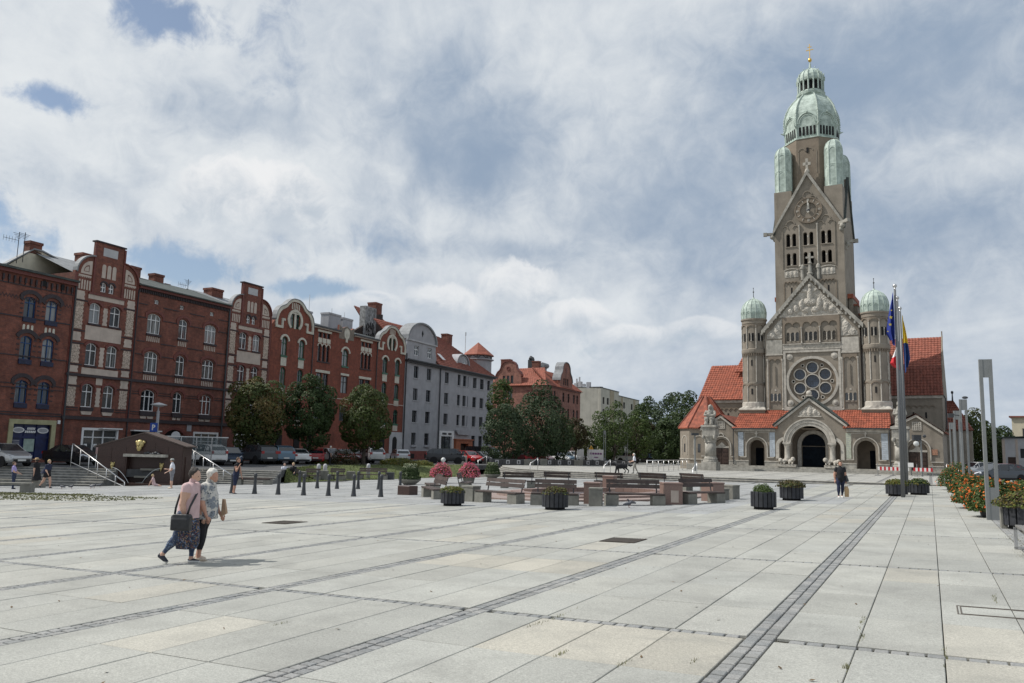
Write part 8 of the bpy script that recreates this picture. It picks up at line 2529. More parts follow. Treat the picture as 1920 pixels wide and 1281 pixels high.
mb = MB(); strip(mb, [(-3.1, 1.12), (.15, 2.08), (2.95, 1.22)], [(-3.1, 1.19), (.15, 2.17), (2.95, 1.29)], -.05, 1.7); mb.build('roof', mat('brown granite coping', (.085, .06, .05), .6, .25, 8), wf)
mb = MB(); mb.box(-2.9, 2.8, .45, .8, -1.7, .6); mb.build('recess_back', GD, wf)
M['pale_slab'] = mat('pale shelf stone', (.42, .40, .35), .8, .2, 4)
for x0, x1, z0, z1, y0 in ((-.95, 1.8, .55, .72, -.45), (.1, 1.3, -.32, -.20, -.15), (-.25, .6, -.80, -.68, -.2), (-.1, .35, -1.2, -1.1, -.25)):
 mb = MB(); mb.box(x0, x1, y0, .9, z0, z1); mb.build('shelf', M['pale_slab'] if z0 > 0 else M['concrete'], wf)
mb = MB(); mb.add([(-.9, .02, -1.3), (.1, .02, -1.3), (1.35, .02, 0), (1.75, .02, .55), (-.9, .02, .55), (-.9, .9, -1.3), (.1, .9, -1.3), (1.35, .9, 0), (1.75, .9, .55), (-.9, .9, .55)], [(0, 5, 6, 1), (1, 6, 7, 2), (2, 7, 8, 3)]); mb.build('recess_step', M['granite_black'], wf)
mb = MB(); mb.smooth = True
mb.ball((-.05, -.15, 1.38), (.26, .18, .28), 12, 8); mb.ball((-.05, -.24, 1.12), (.16, .14, .2), 10, 8); mb.ball((-.05, -.36, 1.3), (.06, .08, .1), 6, 5)
for s in (-1, 1): mb.ball((-.05 + s * .22, -.1, 1.5), (.12, .1, .1), 8, 6)
M['gilt'] = mat('tarnished gilding', (.48, .39, .17), .4, .3, 8, metal=.5)
mb.build('gilded_head', M['gilt'], wf)
for x in (-1.78, 1.42):
 mb = MB(); mb.smooth = True
 mb.ball((x, -.05, .0), (.13, .12, .16), 10, 8); mb.tube([(x, -.08, -.06), (x, -.12, -.38)], [.11, .02], 8); mb.ball((x, -.17, -.05), (.05, .06, .06), 6, 5)
 for s in (-1, 1): mb.ball((x + s * .10, -.03, .13), (.05, .05, .06), 6, 5)
 mb.build('gilded_mask', M['gilt'], wf)
mb = MB(); mb.smooth = True
for k in range(6): mb.ball((.4 + k * .17, -.25, .78 + .05 * math.sin(k * 2)), (.13, .1, .08), 8, 6)
mb.build('bronze_ornament', M['iron'], wf)
M['water'] = mat('water jet', (.62, .66, .68), .1, .05, 5, spec=.8)
mb = MB(); mb.smooth = True
mb.tube([(-1.72 + 1.35 * t_, -.2 - .25 * t_, -.18 - .05 * t_ - 1.05 * t_ * t_) for t_ in [i / 10 for i in range(11)]], .018, 5)
mb.tube([(1.42 - 1.1 * t_, -.2 - .25 * t_, -.18 - 1.1 * t_ * t_) for t_ in [i / 10 for i in range(11)]], .014, 5)
mb.build('water_jet', M['water'], wf)
mb = MB(); mb.box(-.4, 2.9, -1.1, -.75, -1.7, -1.12); mb.box(-.4, -.1, -1.1, 0, -1.7, -1.12); mb.box(2.6, 2.9, -1.1, 0, -1.7, -1.12); mb.mi = 1; mb.box(-.1, 2.6, -.75, 0, -1.7, -1.25); mb.build('basin', [GD, M['granite_black']], wf)
mb = MB(); mb.box(-2.85, -.42, -.6, 0, -1.7, -1.2); mb.build('kerb', M['concrete'], wf)
# glass balustrade above it
gl = thing('glass_balustrade', 'glass balustrade with steel frame above the dark red fountain', 'balustrade', MF @ Matrix.Translation((0, 5.6, STREET)))
M['clear'] = bpy.data.materials.new('clear glass'); M['clear'].use_nodes = True
_b = M['clear'].node_tree.nodes['Principled BSDF']; _b.inputs['Base Color'].default_value = (.10, .13, .14, 1); _b.inputs['Roughness'].default_value = .08; _b.inputs['Alpha'].default_value = .38
for k in range(5):
 x = -1.95 + k * 1.12
 mb = MB(); mb.box(x + .03, x + 1.09, -.01, .01, .95, 2.18); mb.build('glass_panel', M['clear'], gl)
 mb = MB(); mb.box(x - .03, x + .03, -.03, .03, 0, 2.2); mb.build('post', M['steel'], gl)
mb = MB(); mb.box(-2.0, 3.7, -.03, .03, 2.18, 2.25); mb.build('top_rail', M['steel'], gl)
# ---- parking lamp, signs and far small things
p = F((303 - 960) / 1495 * 63.5, 63.5)
t = thing('street_lamp', 'street lamp with flat disc head carrying a blue parking sign', 'lamp', at(p.x, p.y, STREET, R(27.6)))
mb = MB(); mb.tube([(0, 0, 0), (0, 0, 4.2)], .12, 10); mb.tube([(0, 0, 4.2), (0, 0, 4.55)], .06, 8); mb.build('pole', M['grey_wall'], t)
mb = MB(); mb.smooth = True; mb.lathe([(.05, 4.5), (.62, 4.66), (.62, 4.70), (.1, 4.86), (0, 4.88)], 20); mb.build('lamp_head', M['grey_light'], t)
M['sign_blue'] = mat('blue road sign', (.01, .06, .33), .5, .05, 3)
mb = MB(); mb.box(-.46, .12, -.20, -.17, 2.55, 3.25); sg = mb.build('parking_sign', M['sign_blue'], t)
mb = MB(); mb.box(-.30, -.22, -.212, -.20, 2.68, 3.12); arc_band(mb, -.30, -.30, 0, 0, 0, 0, 0) if False else None
strip(mb, [(-.24 + .10 * math.sin(math.pi * i / 8), 2.99 + .055 * math.cos(math.pi * i / 8)) for i in range(9)][::-1], [(-.24 + .20 * math.sin(math.pi * i / 8), 2.99 + .13 * math.cos(math.pi * i / 8)) for i in range(9)][::-1], -.212, -.20)
mb.build('letter_p', M['sign_white'], sg)
mb = MB(); mb.box(-.46, .32, -.20, -.17, 2.18, 2.5); mb.build('plate', M['sign_white'], t)
p = F((339 - 960) / 1495 * 60, 60)
t = thing('round_sign', 'white round traffic sign behind the fountain roof', 'sign', at(p.x, p.y, STREET, R(27.6)))
mb = MB(); mb.plate(circ(0, 2.25, .34, 20), -.02, .02, back=True); mb.build('disc', M['grey_light'], t)
mb = MB(); mb.tube([(0, .05, 0), (0, .05, 2.6)], .03, 6); mb.build('pole', M['steel'], t)
p = F((162 - 960) / 1495 * 54, 54)
t = thing('information_board', 'small pinkish notice board behind the stair railing', 'sign', at(p.x + .9, p.y + .6, STREET, R(27.6)))
mb = MB(); mb.box(0, 1.0, -.02, .02, .9, 1.35); mb.build('panel', mat('pinkish board', (.42, .28, .27), .6, .1, 3), t)
mb = MB(); mb.box(.05, .1, -.02, .02, 0, .9); mb.box(.9, .95, -.02, .02, 0, .9); mb.build('legs', M['steel'], t)
# low dark wall with square openings
a, b = F((925 - 960) / 1495 * 92, 92), F((1178 - 960) / 1495 * 106, 106)
d = b - a; L = d.length; an = math.atan2(d.y, d.x)
t = thing('low_wall', 'low dark wall with square pale openings along the car park', 'wall', at(a.x, a.y, STREET, an))
n = 14
for k in range(n):
 mb = MB(); mb.bev(L * k / n + .02, L * (k + 1) / n - .02, -.2, .2, -.1, .66, .02); blk = mb.build('wall_block', M['iron'] if k not in (3, 8) else M['concrete'], t)
 if k not in (3, 8):
  mb = MB(); cx = L * (k + .5) / n; mb.plate(rect(cx - .25, cx + .25, .10, .56), -.225, -.2, [rect(cx - .13, cx + .13, .16, .46)]); mb.build('square_frame', M['grey_light'], blk)
p = F((1112 - 960) / 1495 * 112, 112)
t = thing('warning_sign', 'yellow triangular warning sign by the locust tree', 'sign', at(p.x, p.y, STREET, R(27.6)))
M['sign_yellow'] = mat('yellow sign', (.70, .36, .01), .5, .05, 3)
mb = MB(); mb.plate([(-.32, 2.0), (.32, 2.0), (0, 2.58)], -.03, .0, back=True); mb.build('triangle', M['sign_yellow'], t)
mb = MB(); mb.tube([(0, .03, 0), (0, .03, 2.4)], .04, 6); mb.build('pole', M['steel'], t)
mb = MB(); mb.box(-.04, .04, -.045, -.03, 2.1, 2.34); mb.build('mark', M['iron'], t)
p = F((1120 - 960) / 1495 * 114, 114)
t = thing('trailer', 'white advertising trailer with faded print by the locust tree', 'trailer', at(p.x, p.y, STREET, R(35)))
mb = MB(); mb.box(-1.1, 1.1, -.4, .4, .45, 2.0); mb.build('body', M['sign_white'], t)
mb = MB()
for k in range(5): mb.box(-.9 + k * .36, -.62 + k * .36, -.42, -.40, 1.3, 1.55)
mb.box(-.3, .3, -.42, -.40, .85, 1.0); mb.build('print', mat('purple print', (.22, .08, .22), .6, .2, 3), t)
for s in (-.5, .5):
 mb = MB(); mb.lathe([(.3, -.08), (.3, .08)], 12); mb.v = [Vector((v.x + s, v.z - .35, v.y + .3)) for v in mb.v]; mb.build('wheel', M['tyre'], t)
p = F((1092 - 960) / 1495 * 118, 118)
t = thing('white_board', 'plain white sign board between bronze tree and locust tree', 'sign', at(p.x, p.y, STREET, R(27.6)))
mb = MB(); mb.box(-.5, .5, -.03, .03, .9, 2.0); mb.build('panel', M['sign_white'], t); mb = MB(); mb.box(-.45, -.38, -.03, .03, 0, .9); mb.box(.38, .45, -.03, .03, 0, .9); mb.build('legs', M['steel'], t)
for (px, w, lb) in ((608, 63.0, 'round-topped stone post behind the empty bench, leftmost of three'), (620, 63.2, 'round-topped stone post next to the leftmost one'), (700, 66.8, 'round-topped stone post behind the long bench')):
 p = F((px - 960) / 1495 * w, w)
 t = thing('stone_post', lb, 'post', at(p.x, p.y, gz(p.x, p.y) + .25), 'round-topped posts below the lawn')
 mb = MB(); mb.smooth = True; mb.lathe([(.16, -.4), (.16, .85), (.14, .96), (.08, 1.03), (0, 1.05)], 12); mb.build('shaft', M['grey_light'], t)
p = F((838 - 960) / 1495 * 69, 69)
t = thing('ball_lamp', 'low lamp with a round ball head between petunias', 'lamp', at(p.x, p.y, gz(p.x, p.y)))
mb = MB(); mb.tube([(0, 0, 0), (0, 0, 1.45)], .05, 8); mb.build('post', M['steel'], t)
mb = MB(); mb.smooth = True; mb.ball((0, 0, 1.6), .2, 12, 8); mb.build('globe', M['lamp_glass'], t)
for (px, w, h, lb) in ((545 - 20, 61.3, .55, 'grey stone block left of the seated couple'), (577, 61.2, .75, 'grey stone block right of the seated couple'), (618, 62.6, .8, 'wide grey stone block below the round-topped posts'), (668, 64.6, .7, 'grey stone block left of the long bench'), (741, 66, .6, 'dark litter bin right of the long bench')):
 p = F((px - 960) / 1495 * w, w)
 block('stone_block', p.x, p.y, .62, .55, h, R(27.6), 'concrete' if 'bin' not in lb else 'iron', lb, 'block' if 'bin' not in lb else 'bin', None, False)
for (px, w, hh) in ((875, 95, .9), (1000 + 24, 96, .75)):
 p = F((px - 960) / 1495 * w, w)
 t = thing('yellow_bin', 'pale stone post before the ' + ('red hatchback' if px < 900 else 'dark red estate car'), 'post', at(p.x, p.y, STREET, R(27.6)))
 mb = MB(); mb.bev(-.45, .45, -.2, .2, 0, hh, .03); mb.build('body', M['cream' if px < 900 else 'concrete'], t)
# ------------------------------------------------------------------ people, dog, pigeons
M['skin'] = mat('skin', (.55, .34, .25), .6, .08, 9)
M['skin_tan'] = mat('sunburnt skin', (.47, .26, .185), .6, .08, 9)
M['hair_dark'] = mat('dark cropped hair', (.045, .038, .034), .8, .4, 40)
M['hair_white'] = mat('white hair', (.62, .60, .55), .8, .15, 40)
M['hair_blond'] = mat('blond hair', (.45, .34, .18), .8, .25, 40)
M['hair_brown'] = mat('brown hair', (.10, .06, .035), .8, .3, 40)
M['pink_cloth'] = mat('pale pink cotton', (.56, .40, .40), .9, .08, 8, .15, 30)
M['black_cloth'] = mat('black cloth', (.014, .014, .017), .9, .3, 10)
M['navy_cloth'] = mat('navy cloth', (.018, .024, .055), .9, .3, 10)
M['white_cloth'] = mat('white cotton', (.66, .67, .72), .9, .06, 8)
M['lavender'] = mat('lavender cotton', (.38, .32, .58), .9, .08, 8)
M['grey_cloth'] = mat('grey shorts', (.22, .22, .24), .9, .15, 8)
M['beige_cloth'] = mat('beige trousers', (.33, .31, .27), .9, .1, 8)
M['denim'] = mat('dark blue jeans', (.03, .04, .08), .9, .3, 14)
M['straw'] = mat('straw hat', (.42, .29, .16), .9, .2, 20)
M['sunhat'] = mat('grey sun hat', (.33, .34, .32), .9, .1, 20)
M['shoe_dark'] = mat('dark trainers', (.022, .026, .04), .7, .3, 20)
M['sole'] = mat('white rubber sole', (.68, .68, .66), .7, .05, 10)
M['shoe_pale'] = mat('pale beige shoes', (.55, .47, .38), .7, .1, 10)
M['leather'] = mat('black leather', (.016, .017, .02), .4, .25, 14, .2, 20)
M['tan_bag'] = mat('tan paper bag', (.38, .25, .16), .8, .1, 8)
M['lips'] = mat('lips', (.32, .12, .10), .6, .1, 9)
def pattern_mat(name, base, spots, scale, thr=.50):
 """printed cloth: scattered coloured blotches on a ground colour"""
 m = bpy.data.materials.new(name); m.use_nodes = True
 t = m.node_tree; b = t.nodes['Principled BSDF']; g = NG(t)
 P = t.nodes.new('ShaderNodeTexCoord').outputs['Object']
 out = None
 col_ = base
 for k, (c, sc_, th) in enumerate(spots):
  v = t.nodes.new('ShaderNodeTexVoronoi'); v.inputs['Scale'].default_value = sc_
  t.links.new(g.vmath('ADD', P, (k * 3.1, k * 1.7, k * .9)), v.inputs['Vector'])
  f = g.smooth(v.outputs['Distance'], th, th * .75)
  n = g.noise(P, sc_ * .35, 2, .5)
  f = g.math('MULTIPLY', f, g.smooth(n, .40, .55))
  out = g.mix(f, out if out is not None else col_, c)
 t.links.new(out, b.inputs['Base Color']); b.inputs['Roughness'].default_value = .9
 return m
M['floral'] = pattern_mat('dark floral print', (.022, .030, .055), [((.34, .20, .06), 34, .36), ((.10, .16, .28), 26, .42), ((.45, .38, .30), 46, .32), ((.30, .07, .06), 40, .28)], 1)
M['floral_blue'] = pattern_mat('blue grey floral print', (.04, .06, .11), [((.14, .20, .30), 24, .48), ((.30, .30, .30), 40, .34)], 1)
M['blouse'] = pattern_mat('grey and cream swirl print', (.54, .52, .48), [((.20, .22, .25), 8, .55), ((.24, .26, .28), 17, .46), ((.07, .085, .10), 24, .34)], 1)
def person(label, M0, H, pose, cloth, voxel=.02, fingers=False, stout=1.0, group=None, extra=None, head_pitch=.15, hair='hair_dark', hat=None, skin='skin', face=True):
 """pose: dict of angles in degrees; the figure faces +x, its left is +y. cloth: dict region -> material name"""
 t = thing('person', label, 'person', M0, group)
 g_ = lambda k, d=0.0: R(pose.get(k, d))
 hip_z = H * .515 if 'hip_z' not in pose else pose['hip_z']
 lean = g_('lean', 4)
 pel = Vector((0, 0, hip_z))
 up = Vector((math.sin(lean), 0, math.cos(lean)))
 chest = pel + up * H * .20
 sh = pel + up * H * .305
 neck = sh + up * H * .022
 hd = neck + Vector((math.sin(lean + head_pitch), 0, math.cos(lean + head_pitch))) * H * .085
 mb = MB(); mb.smooth = True
 bones = []
 k = stout
 def limb(a, b, r0, r1, region, n=10, f0=0.0, flat=1.0):
  mb.tube([a, a.lerp(b, .35), a.lerp(b, .7), b], [(r0, r0 * flat), (r0 * .98, r0 * .98 * flat), (r1 * 1.05, r1 * 1.05 * flat), (r1, r1 * flat)], n)
  mb.ball(a, r0, 10, 8); mb.ball(b, r1, 10, 8)
  bones.append((a, b, r0, r1, region))
 # torso as an elliptical loft
 prof = [(-.02, .082, .075), (.03, .095, .085), (.10, .088, .078), (.18, .090, .076), (.25, .098, .070), (.295, .085, .055), (.325, .045, .042)]
 rings = []
 for f, wy, wx in prof:
  c = pel + up * H * f
  if f < .12 or f < .22 and k > 1.1: c = c + Vector(((k - 1) * H * .035, 0, 0))
  rings.append([(c.x + wx * H * k * math.cos(2 * math.pi * i / 16) * math.cos(lean), c.y + wy * H * (k if f < .28 else 1 + (k - 1) * .5) * math.sin(2 * math.pi * i / 16), c.z - wx * H * k * math.cos(2 * math.pi * i / 16) * math.sin(lean)) for i in range(16)])
 mb.loft(rings)
 bones.append((pel, pel + up * H * .09, .09 * H * k, .085 * H * k, 'hips')); bones.append((pel + up * H * .09, sh, .082 * H * k, .07 * H * k, 'torso'))
 limb(sh - up * H * .01, neck + up * H * .02, .033 * H, .030 * H, 'neck')
 # head
 fx = Vector((math.cos(lean + head_pitch), 0, -math.sin(lean + head_pitch)))
 mb.ball(hd, (.056 * H, .046 * H, .066 * H), 16, 12)
 jaw = hd + fx * .018 * H - Vector((0, 0, .035 * H)); mb.ball(jaw, (.036 * H, .034 * H, .030 * H), 12, 8)
 if face:
  nz = hd + fx * .055 * H - Vector((0, 0, .010 * H)); mb.tube([nz + Vector((0, 0, .018 * H)), nz + fx * .010 * H], [.006 * H, .010 * H], 8)
  for s in (-1, 1): mb.ball(hd + Vector((-.002 * H, s * .046 * H, -.008 * H)), (.011 * H, .006 * H, .016 * H), 8, 6)
  mb.ball(hd + fx * .050 * H - Vector((0, 0, .034 * H)), (.008 * H, .014 * H, .006 * H), 8, 6)
 bones.append((hd, hd, .06 * H, .06 * H, 'head')); bones.append((jaw, jaw, .036 * H, .036 * H, 'head'))
 hands = {}
 for s, nm in ((1, 'l'), (-1, 'r')):
  hipj = pel + Vector((0, s * .050 * H * (1 + (k - 1) * .5), -.005 * H))
  a1, a2 = g_('thigh_' + nm), g_('shin_' + nm)
  sp = g_('spread_' + nm, 2)
  kn = hipj + Vector((math.sin(a1), s * math.sin(sp), -math.cos(a1))) * H * .245
  an = kn + Vector((math.sin(a2), s * .01, -math.cos(a2))) * H * .225
  limb(hipj, kn, .060 * H * (1 + (k - 1) * .9), .040 * H * (1 + (k - 1) * .6), 'thigh')
  limb(kn, an, .040 * H * (1 + (k - 1) * .6), .024 * H, 'shin')
  ft_ = g_('foot_' + nm)
  d = Vector((math.cos(ft_), 0, math.sin(ft_)))
  up2 = Vector((-math.sin(ft_), 0, math.cos(ft_)))
  he = an - d * .030 * H - up2 * .022 * H
  toe = an + d * .095 * H - up2 * .030 * H
  mb.tube([he, an - up2 * .018 * H + d * .01 * H, toe], [(.022 * H, .024 * H), (.028 * H, .030 * H), (.016 * H, .028 * H)], 10)
  bones.append((he, toe, .03 * H, .028 * H, 'foot'))
  sj = sh + Vector((0, s * .098 * H * (1 + (k - 1) * .45), -.022 * H))
  b1, b2 = g_('arm_' + nm), g_('fore_' + nm); out = g_('out_' + nm, 8)
  el_ = sj + Vector((math.sin(b1) * math.cos(out), s * math.sin(out), -math.cos(b1) * math.cos(out))) * H * .175
  inn = g_('in_' + nm, 0)
  wr = el_ + Vector((math.sin(b2) * math.cos(inn), -s * math.sin(inn), -math.cos(b2) * math.cos(inn))) * H * .150
  limb(sj, el_, .034 * H * (1 + (k - 1) * 1.5), .027 * H * (1 + (k - 1) * 1.0), 'arm')
  limb(el_, wr, .027 * H * (1 + (k - 1) * .7), .017 * H, 'fore')
  hdv = (wr - el_).normalized()
  pc = wr + hdv * .030 * H
  mb.tube([wr, pc, wr + hdv * .055 * H], [(.014 * H, .018 * H), (.013 * H, .024 * H), (.011 * H, .024 * H)], 10)
  side = Vector((1, 0, 0)) - hdv * hdv.x; side = side.normalized() if side.length > .1 else Vector((0, 0, 1))
  nrm = hdv.cross(side)
  if fingers:
   for q_ in range(4):
    b0 = wr + hdv * .050 * H + side * (q_ - 1.5) * .0115 * H
    L = (.030, .036, .034, .026)[q_] * H
    b1_ = b0 + hdv * L * .55 - nrm * s * L * .12; b2_ = b1_ + hdv * L * .5 - nrm * s * L * .42
    mb.tube([b0, b1_, b2_], [.0062 * H, .0058 * H, .0050 * H], 6)
   th0 = wr + hdv * .018 * H + side * .020 * H
   mb.tube([th0, th0 + hdv * .022 * H + side * .014 * H, th0 + hdv * .042 * H + side * .012 * H - nrm * s * .008 * H], [.0085 * H, .0072 * H, .006 * H], 6)
  else:
   mb.tube([wr + hdv * .05 * H, wr + hdv * .095 * H - nrm * s * .012 * H], [(.010 * H, .021 * H), (.008 * H, .016 * H)], 8)
  bones.append((wr, wr + hdv * .1 * H, .025 * H, .025 * H, 'hand'))
  hands[nm] = wr + hdv * .06 * H
 mats, names = [], []
 def mi(nm):
  if nm not in names: names.append(nm); mats.append(M[nm])
  return names.index(nm)
 reg = {'head': skin, 'neck': skin, 'hand': skin, 'fore': skin}
 me = remesh(mb, voxel * H / 1.65, 'body', [M[skin]], 2)
 mi(skin)
 me.materials.clear()
 idx = []
 for p_ in me.polygons:
  c = p_.center
  best, bt = None, 0
  bd = 1e9
  for a, b, r0, r1, region in bones:
   ab = b - a; l2 = ab.length_squared
   tt = 0 if l2 < 1e-9 else max(0, min(1, (c - a).dot(ab) / l2))
   dd = (c - a - ab * tt).length - (r0 + (r1 - r0) * tt)
   if dd < bd: bd, best, bt = dd, region, tt
  nm = reg.get(best, skin)
  v = cloth.get(best)
  if v is not None:
   if isinstance(v, tuple):
    nm = v[0] if bt <= v[1] else (v[2] if len(v) > 2 else skin)
   else: nm = v
  if best == 'foot' and v is not None and c.z < cloth.get('sole_z', -1): nm = 'sole'
  idx.append(mi(nm))
 for m in mats: me.materials.append(m)
 me.polygons.foreach_set('material_index', idx)
 link('body', me, t)
 # eyes, hair, hat
 if face:
  mb = MB()
  for s in (-1, 1): mb.ball(hd + fx * .048 * H + Vector((0, s * .019 * H, .006 * H)), .0058 * H, 8, 6)
  e = mb.build('eyes', M['hair_dark'], t)
 if hair:
  mb = MB(); mb.smooth = True
  c = hd - fx * .012 * H + Vector((0, 0, .012 * H))
  mb.ball(c, (.061 * H, .054 * H, .066 * H), 28, 20)
  r = random.Random(len(label))
  keep_v = []
  for v in mb.v:
   d = v - c
   n = (noise.noise(v * (26 / H)) * .010 + noise.noise(v * (60 / H)) * .006) * H
   front = d.dot(fx)
   if front > .022 * H + .35 * (d.z if d.z > 0 else 0) and d.z < .034 * H or d.z < -.052 * H:
    v = c + d * .80
   else: v = v + d.normalized() * n
   keep_v.append(v)
  mb.v = keep_v
  mb.build('hair', M[hair], t)
 if hat:
  mb = MB(); mb.smooth = True
  hc = hd + Vector((0, 0, .030 * H))
  mb.lathe([(.125 * H if hat == 'straw' else .085 * H, -.010 * H), (.062 * H, .004 * H), (.058 * H, .035 * H), (.045 * H, .050 * H), (0, .053 * H)], 18, hc)
  mb.build('hat', M[hat], t)
 return t, dict(pel=pel, sh=sh, hd=hd, up=up, fx=fx, hands=hands, H=H)
def skirt(t, rings_, m, name, n=20, wave=.0, seed=1):
 """loose garment: list of (centre, rx, ry)"""
 mb = MB(); mb.smooth = True
 rr = []
 for j, (c, rx, ry) in enumerate(rings_):
  w = wave * j / (len(rings_) - 1)
  rr.append([(c[0] + rx * (1 + w * math.sin(5 * 2 * math.pi * i / n + seed)) * math.cos(2 * math.pi * i / n), c[1] + ry * (1 + w * math.sin(5 * 2 * math.pi * i / n + seed)) * math.sin(2 * math.pi * i / n), c[2]) for i in range(n)])
 mb.loft(rr, cap=False)
 mb.build(name, M[m], t)
# two women walking to the right, side by side
HW = R(27.6 - 6)
H1 = 1.60
_p = F((371 - 960) / 1495 * 13.75, 13.75); gx, gy = _p.x, _p.y
t, J = person('stout woman in pale pink top and dark floral trousers carrying a black shoulder bag', at(gx, gy, gz(gx, gy) + .012, HW), H1,
    dict(lean=5, hip_z=.80, thigh_r=-15, shin_r=-38, foot_r=-32, thigh_l=12, shin_l=-1, foot_l=0, arm_r=-4, fore_r=14, out_r=9, arm_l=10, fore_l=16, out_l=10),
    {'torso': 'pink_cloth', 'hips': 'pink_cloth', 'arm': ('pink_cloth', .30), 'thigh': 'floral_blue', 'shin': ('floral_blue', .86), 'foot': 'shoe_dark', 'sole_z': .022}, .0105, True, 1.28, None, head_pitch=.30, hair='hair_dark', skin='skin')
pel = J['pel']
skirt(t, [((.035, 0, pel.z + .30), .150, .185), ((.03, 0, pel.z + .16), .165, .195), ((.025, 0, pel.z + .02), .172, .200), ((.02, 0, pel.z - .06), .178, .205)], 'pink_cloth', 'top_hem', 22, .03)
skirt(t, [((.02, 0, pel.z + .03), .160, .175), ((.03, 0, pel.z - .14), .185, .185), ((.04, 0, pel.z - .30), .195, .185), ((.045, 0, pel.z - .48), .19, .17), ((.03, 0, pel.z - .57), .16, .13)], 'floral', 'baggy_trousers', 22, .07)
mb = MB(); mb.smooth = True
mb.box(-.21, .12, -.33, -.21, pel.z - .25, pel.z - .01); mb.box(-.18, .10, -.36, -.20, pel.z - .23, pel.z - .06); mb.box(-.17, .09, -.345, -.2, pel.z - .05, pel.z + .02)
bag = remesh(mb, .02, 'bag', M['leather'], 3)
tb = thing('shoulder_bag', 'black leather shoulder bag on the hip of the woman in pink', 'bag', at(gx, gy, gz(gx, gy) + .012, HW)); link('body', bag, tb, M=Matrix.Translation((.10, 0, 0)))
mb = MB(); mb.smooth = True
sx, sz = J['sh'].x, J['sh'].z
mb.tube([(-.07, -.27, pel.z - .0), (-.07, -.25, pel.z + .12), (-.05, -.19, sz - .16), (-.01, .04, sz + .0), (.06, .12, sz - .03)], [(.018, .006)] * 5, 6)
mb.tube([(.14, -.27, pel.z - .02), (.17, -.24, pel.z + .14), (.19, -.12, pel.z + .30), (.15, .06, sz - .08), (.06, .12, sz - .03)], [(.018, .006)] * 5, 6)
mb.build('strap', M['leather'], tb)
_p = F((401 - 960) / 1495 * 14.15, 14.15); gx2, gy2 = _p.x, _p.y
t, J = person('white haired woman in grey swirl blouse and black cropped trousers', at(gx2, gy2, gz(gx2, gy2) + .01, HW + R(2)), 1.585,
    dict(lean=6, hip_z=.80, thigh_r=6, shin_r=-4, foot_r=0, thigh_l=-5, shin_l=-10, foot_l=-4, arm_r=2, fore_r=24, out_r=9, arm_l=8, fore_l=30, out_l=8),
    {'torso': 'blouse', 'hips': 'blouse', 'arm': ('blouse', .85), 'thigh': 'black_cloth', 'shin': ('black_cloth', .62), 'foot': 'shoe_pale'}, .0105, True, 1.25, None, head_pitch=.45, hair='hair_white', skin='skin_tan')
pel = J['pel']
skirt(t, [((.06, 0, pel.z + .44), .115, .155), ((.065, 0, pel.z + .30), .165, .19), ((.06, 0, pel.z + .14), .185, .205), ((.045, 0, pel.z - .02), .195, .215), ((.035, 0, pel.z - .10), .205, .225)], 'blouse', 'blouse_hem', 24, .04)
tb = thing('tan_bag', 'tan bag held in front of the white haired woman', 'bag', at(gx2, gy2, gz(gx2, gy2) + .01, HW))
mb = MB(); mb.add([(.24, .16, pel.z - .08), (.34, .14, pel.z - .02), (.27, .20, pel.z + .22), (.22, .22, pel.z + .22), (.24, .22, pel.z - .08), (.34, .22, pel.z - .02), (.27, .25, pel.z + .22), (.22, .25, pel.z + .22)], [(0, 1, 2, 3), (7, 6, 5, 4), (0, 4, 5, 1), (1, 5, 6, 2), (2, 6, 7, 3), (3, 7, 4, 0)]); mb.build('body', M['tan_bag'], tb)
# woman in black with a shopping bag, walking towards the camera
x, y = -3.6, 39.0
t, J = person('woman in black with white shoes walking from the church towards the camera', at(x, y, gz(x, y), R(27.6 - 90 - 4)), 1.64,
    dict(lean=2, hip_z=.84, thigh_r=9, shin_r=-3, foot_r=0, thigh_l=-7, shin_l=-18, foot_l=-12, arm_r=-8, fore_r=6, out_r=14, arm_l=-3, fore_l=6, out_l=11),
    {'torso': 'black_cloth', 'hips': 'black_cloth', 'arm': ('black_cloth', .55), 'thigh': 'navy_cloth', 'shin': ('navy_cloth', .9), 'foot': 'sole'}, .016, True, 1.2, None, hair='hair_brown', skin='skin_tan')
h = J['hands']['l']
tb = thing('shopping_bag', 'beige shopping bag in the hand of the woman in black', 'bag', at(x, y, gz(x, y), R(27.6 - 94)))
mb = MB(); mb.tube([(h.x, h.y, h.z - .16), (h.x, h.y + .02, h.z - .3), (h.x, h.y + .02, h.z - .62)], [(.06, .08), (.09, .13), (.08, .12)], 10); mb.build('body', M['straw'], tb)
mb = MB(); mb.tube([(h.x, h.y - .04, h.z - .16), h, (h.x, h.y + .06, h.z - .16)], .008, 5); mb.build('handles', M['straw'], tb)
tb = thing('handbag', 'black handbag at the side of the woman in black', 'bag', at(x, y, gz(x, y), R(27.6 - 94)))
mb = MB(); mb.tube([(h.x - .02, h.y + .0, h.z + .32), (h.x - .02, h.y + .06, h.z + .05)], [(.05, .09), (.07, .13)], 10); mb.build('body', M['leather'], tb)
def fig(label, u, w, z, head, H, pose, cloth, **k):
 p = F(u, w)
 return person(label, at(p.x, p.y, gz(p.x, p.y) if z is None else z, R(27.6 + head)), H, pose, cloth, .021, False, k.pop('stout', 1.0), **k)
stand = dict(lean=2, thigh_r=2, shin_r=0, thigh_l=-2, shin_l=-3, arm_r=0, fore_r=10, arm_l=0, fore_l=10)
walk = dict(lean=5, hip_z=None, thigh_r=-18, shin_r=-42, foot_r=-35, thigh_l=20, shin_l=4, foot_l=6, arm_r=18, fore_r=40, arm_l=-18, fore_l=0)
def P_(d, H, **k):
 o = dict(d); o.update(k)
 if o.get('hip_z', 1) is None: o['hip_z'] = H * .50
 return o
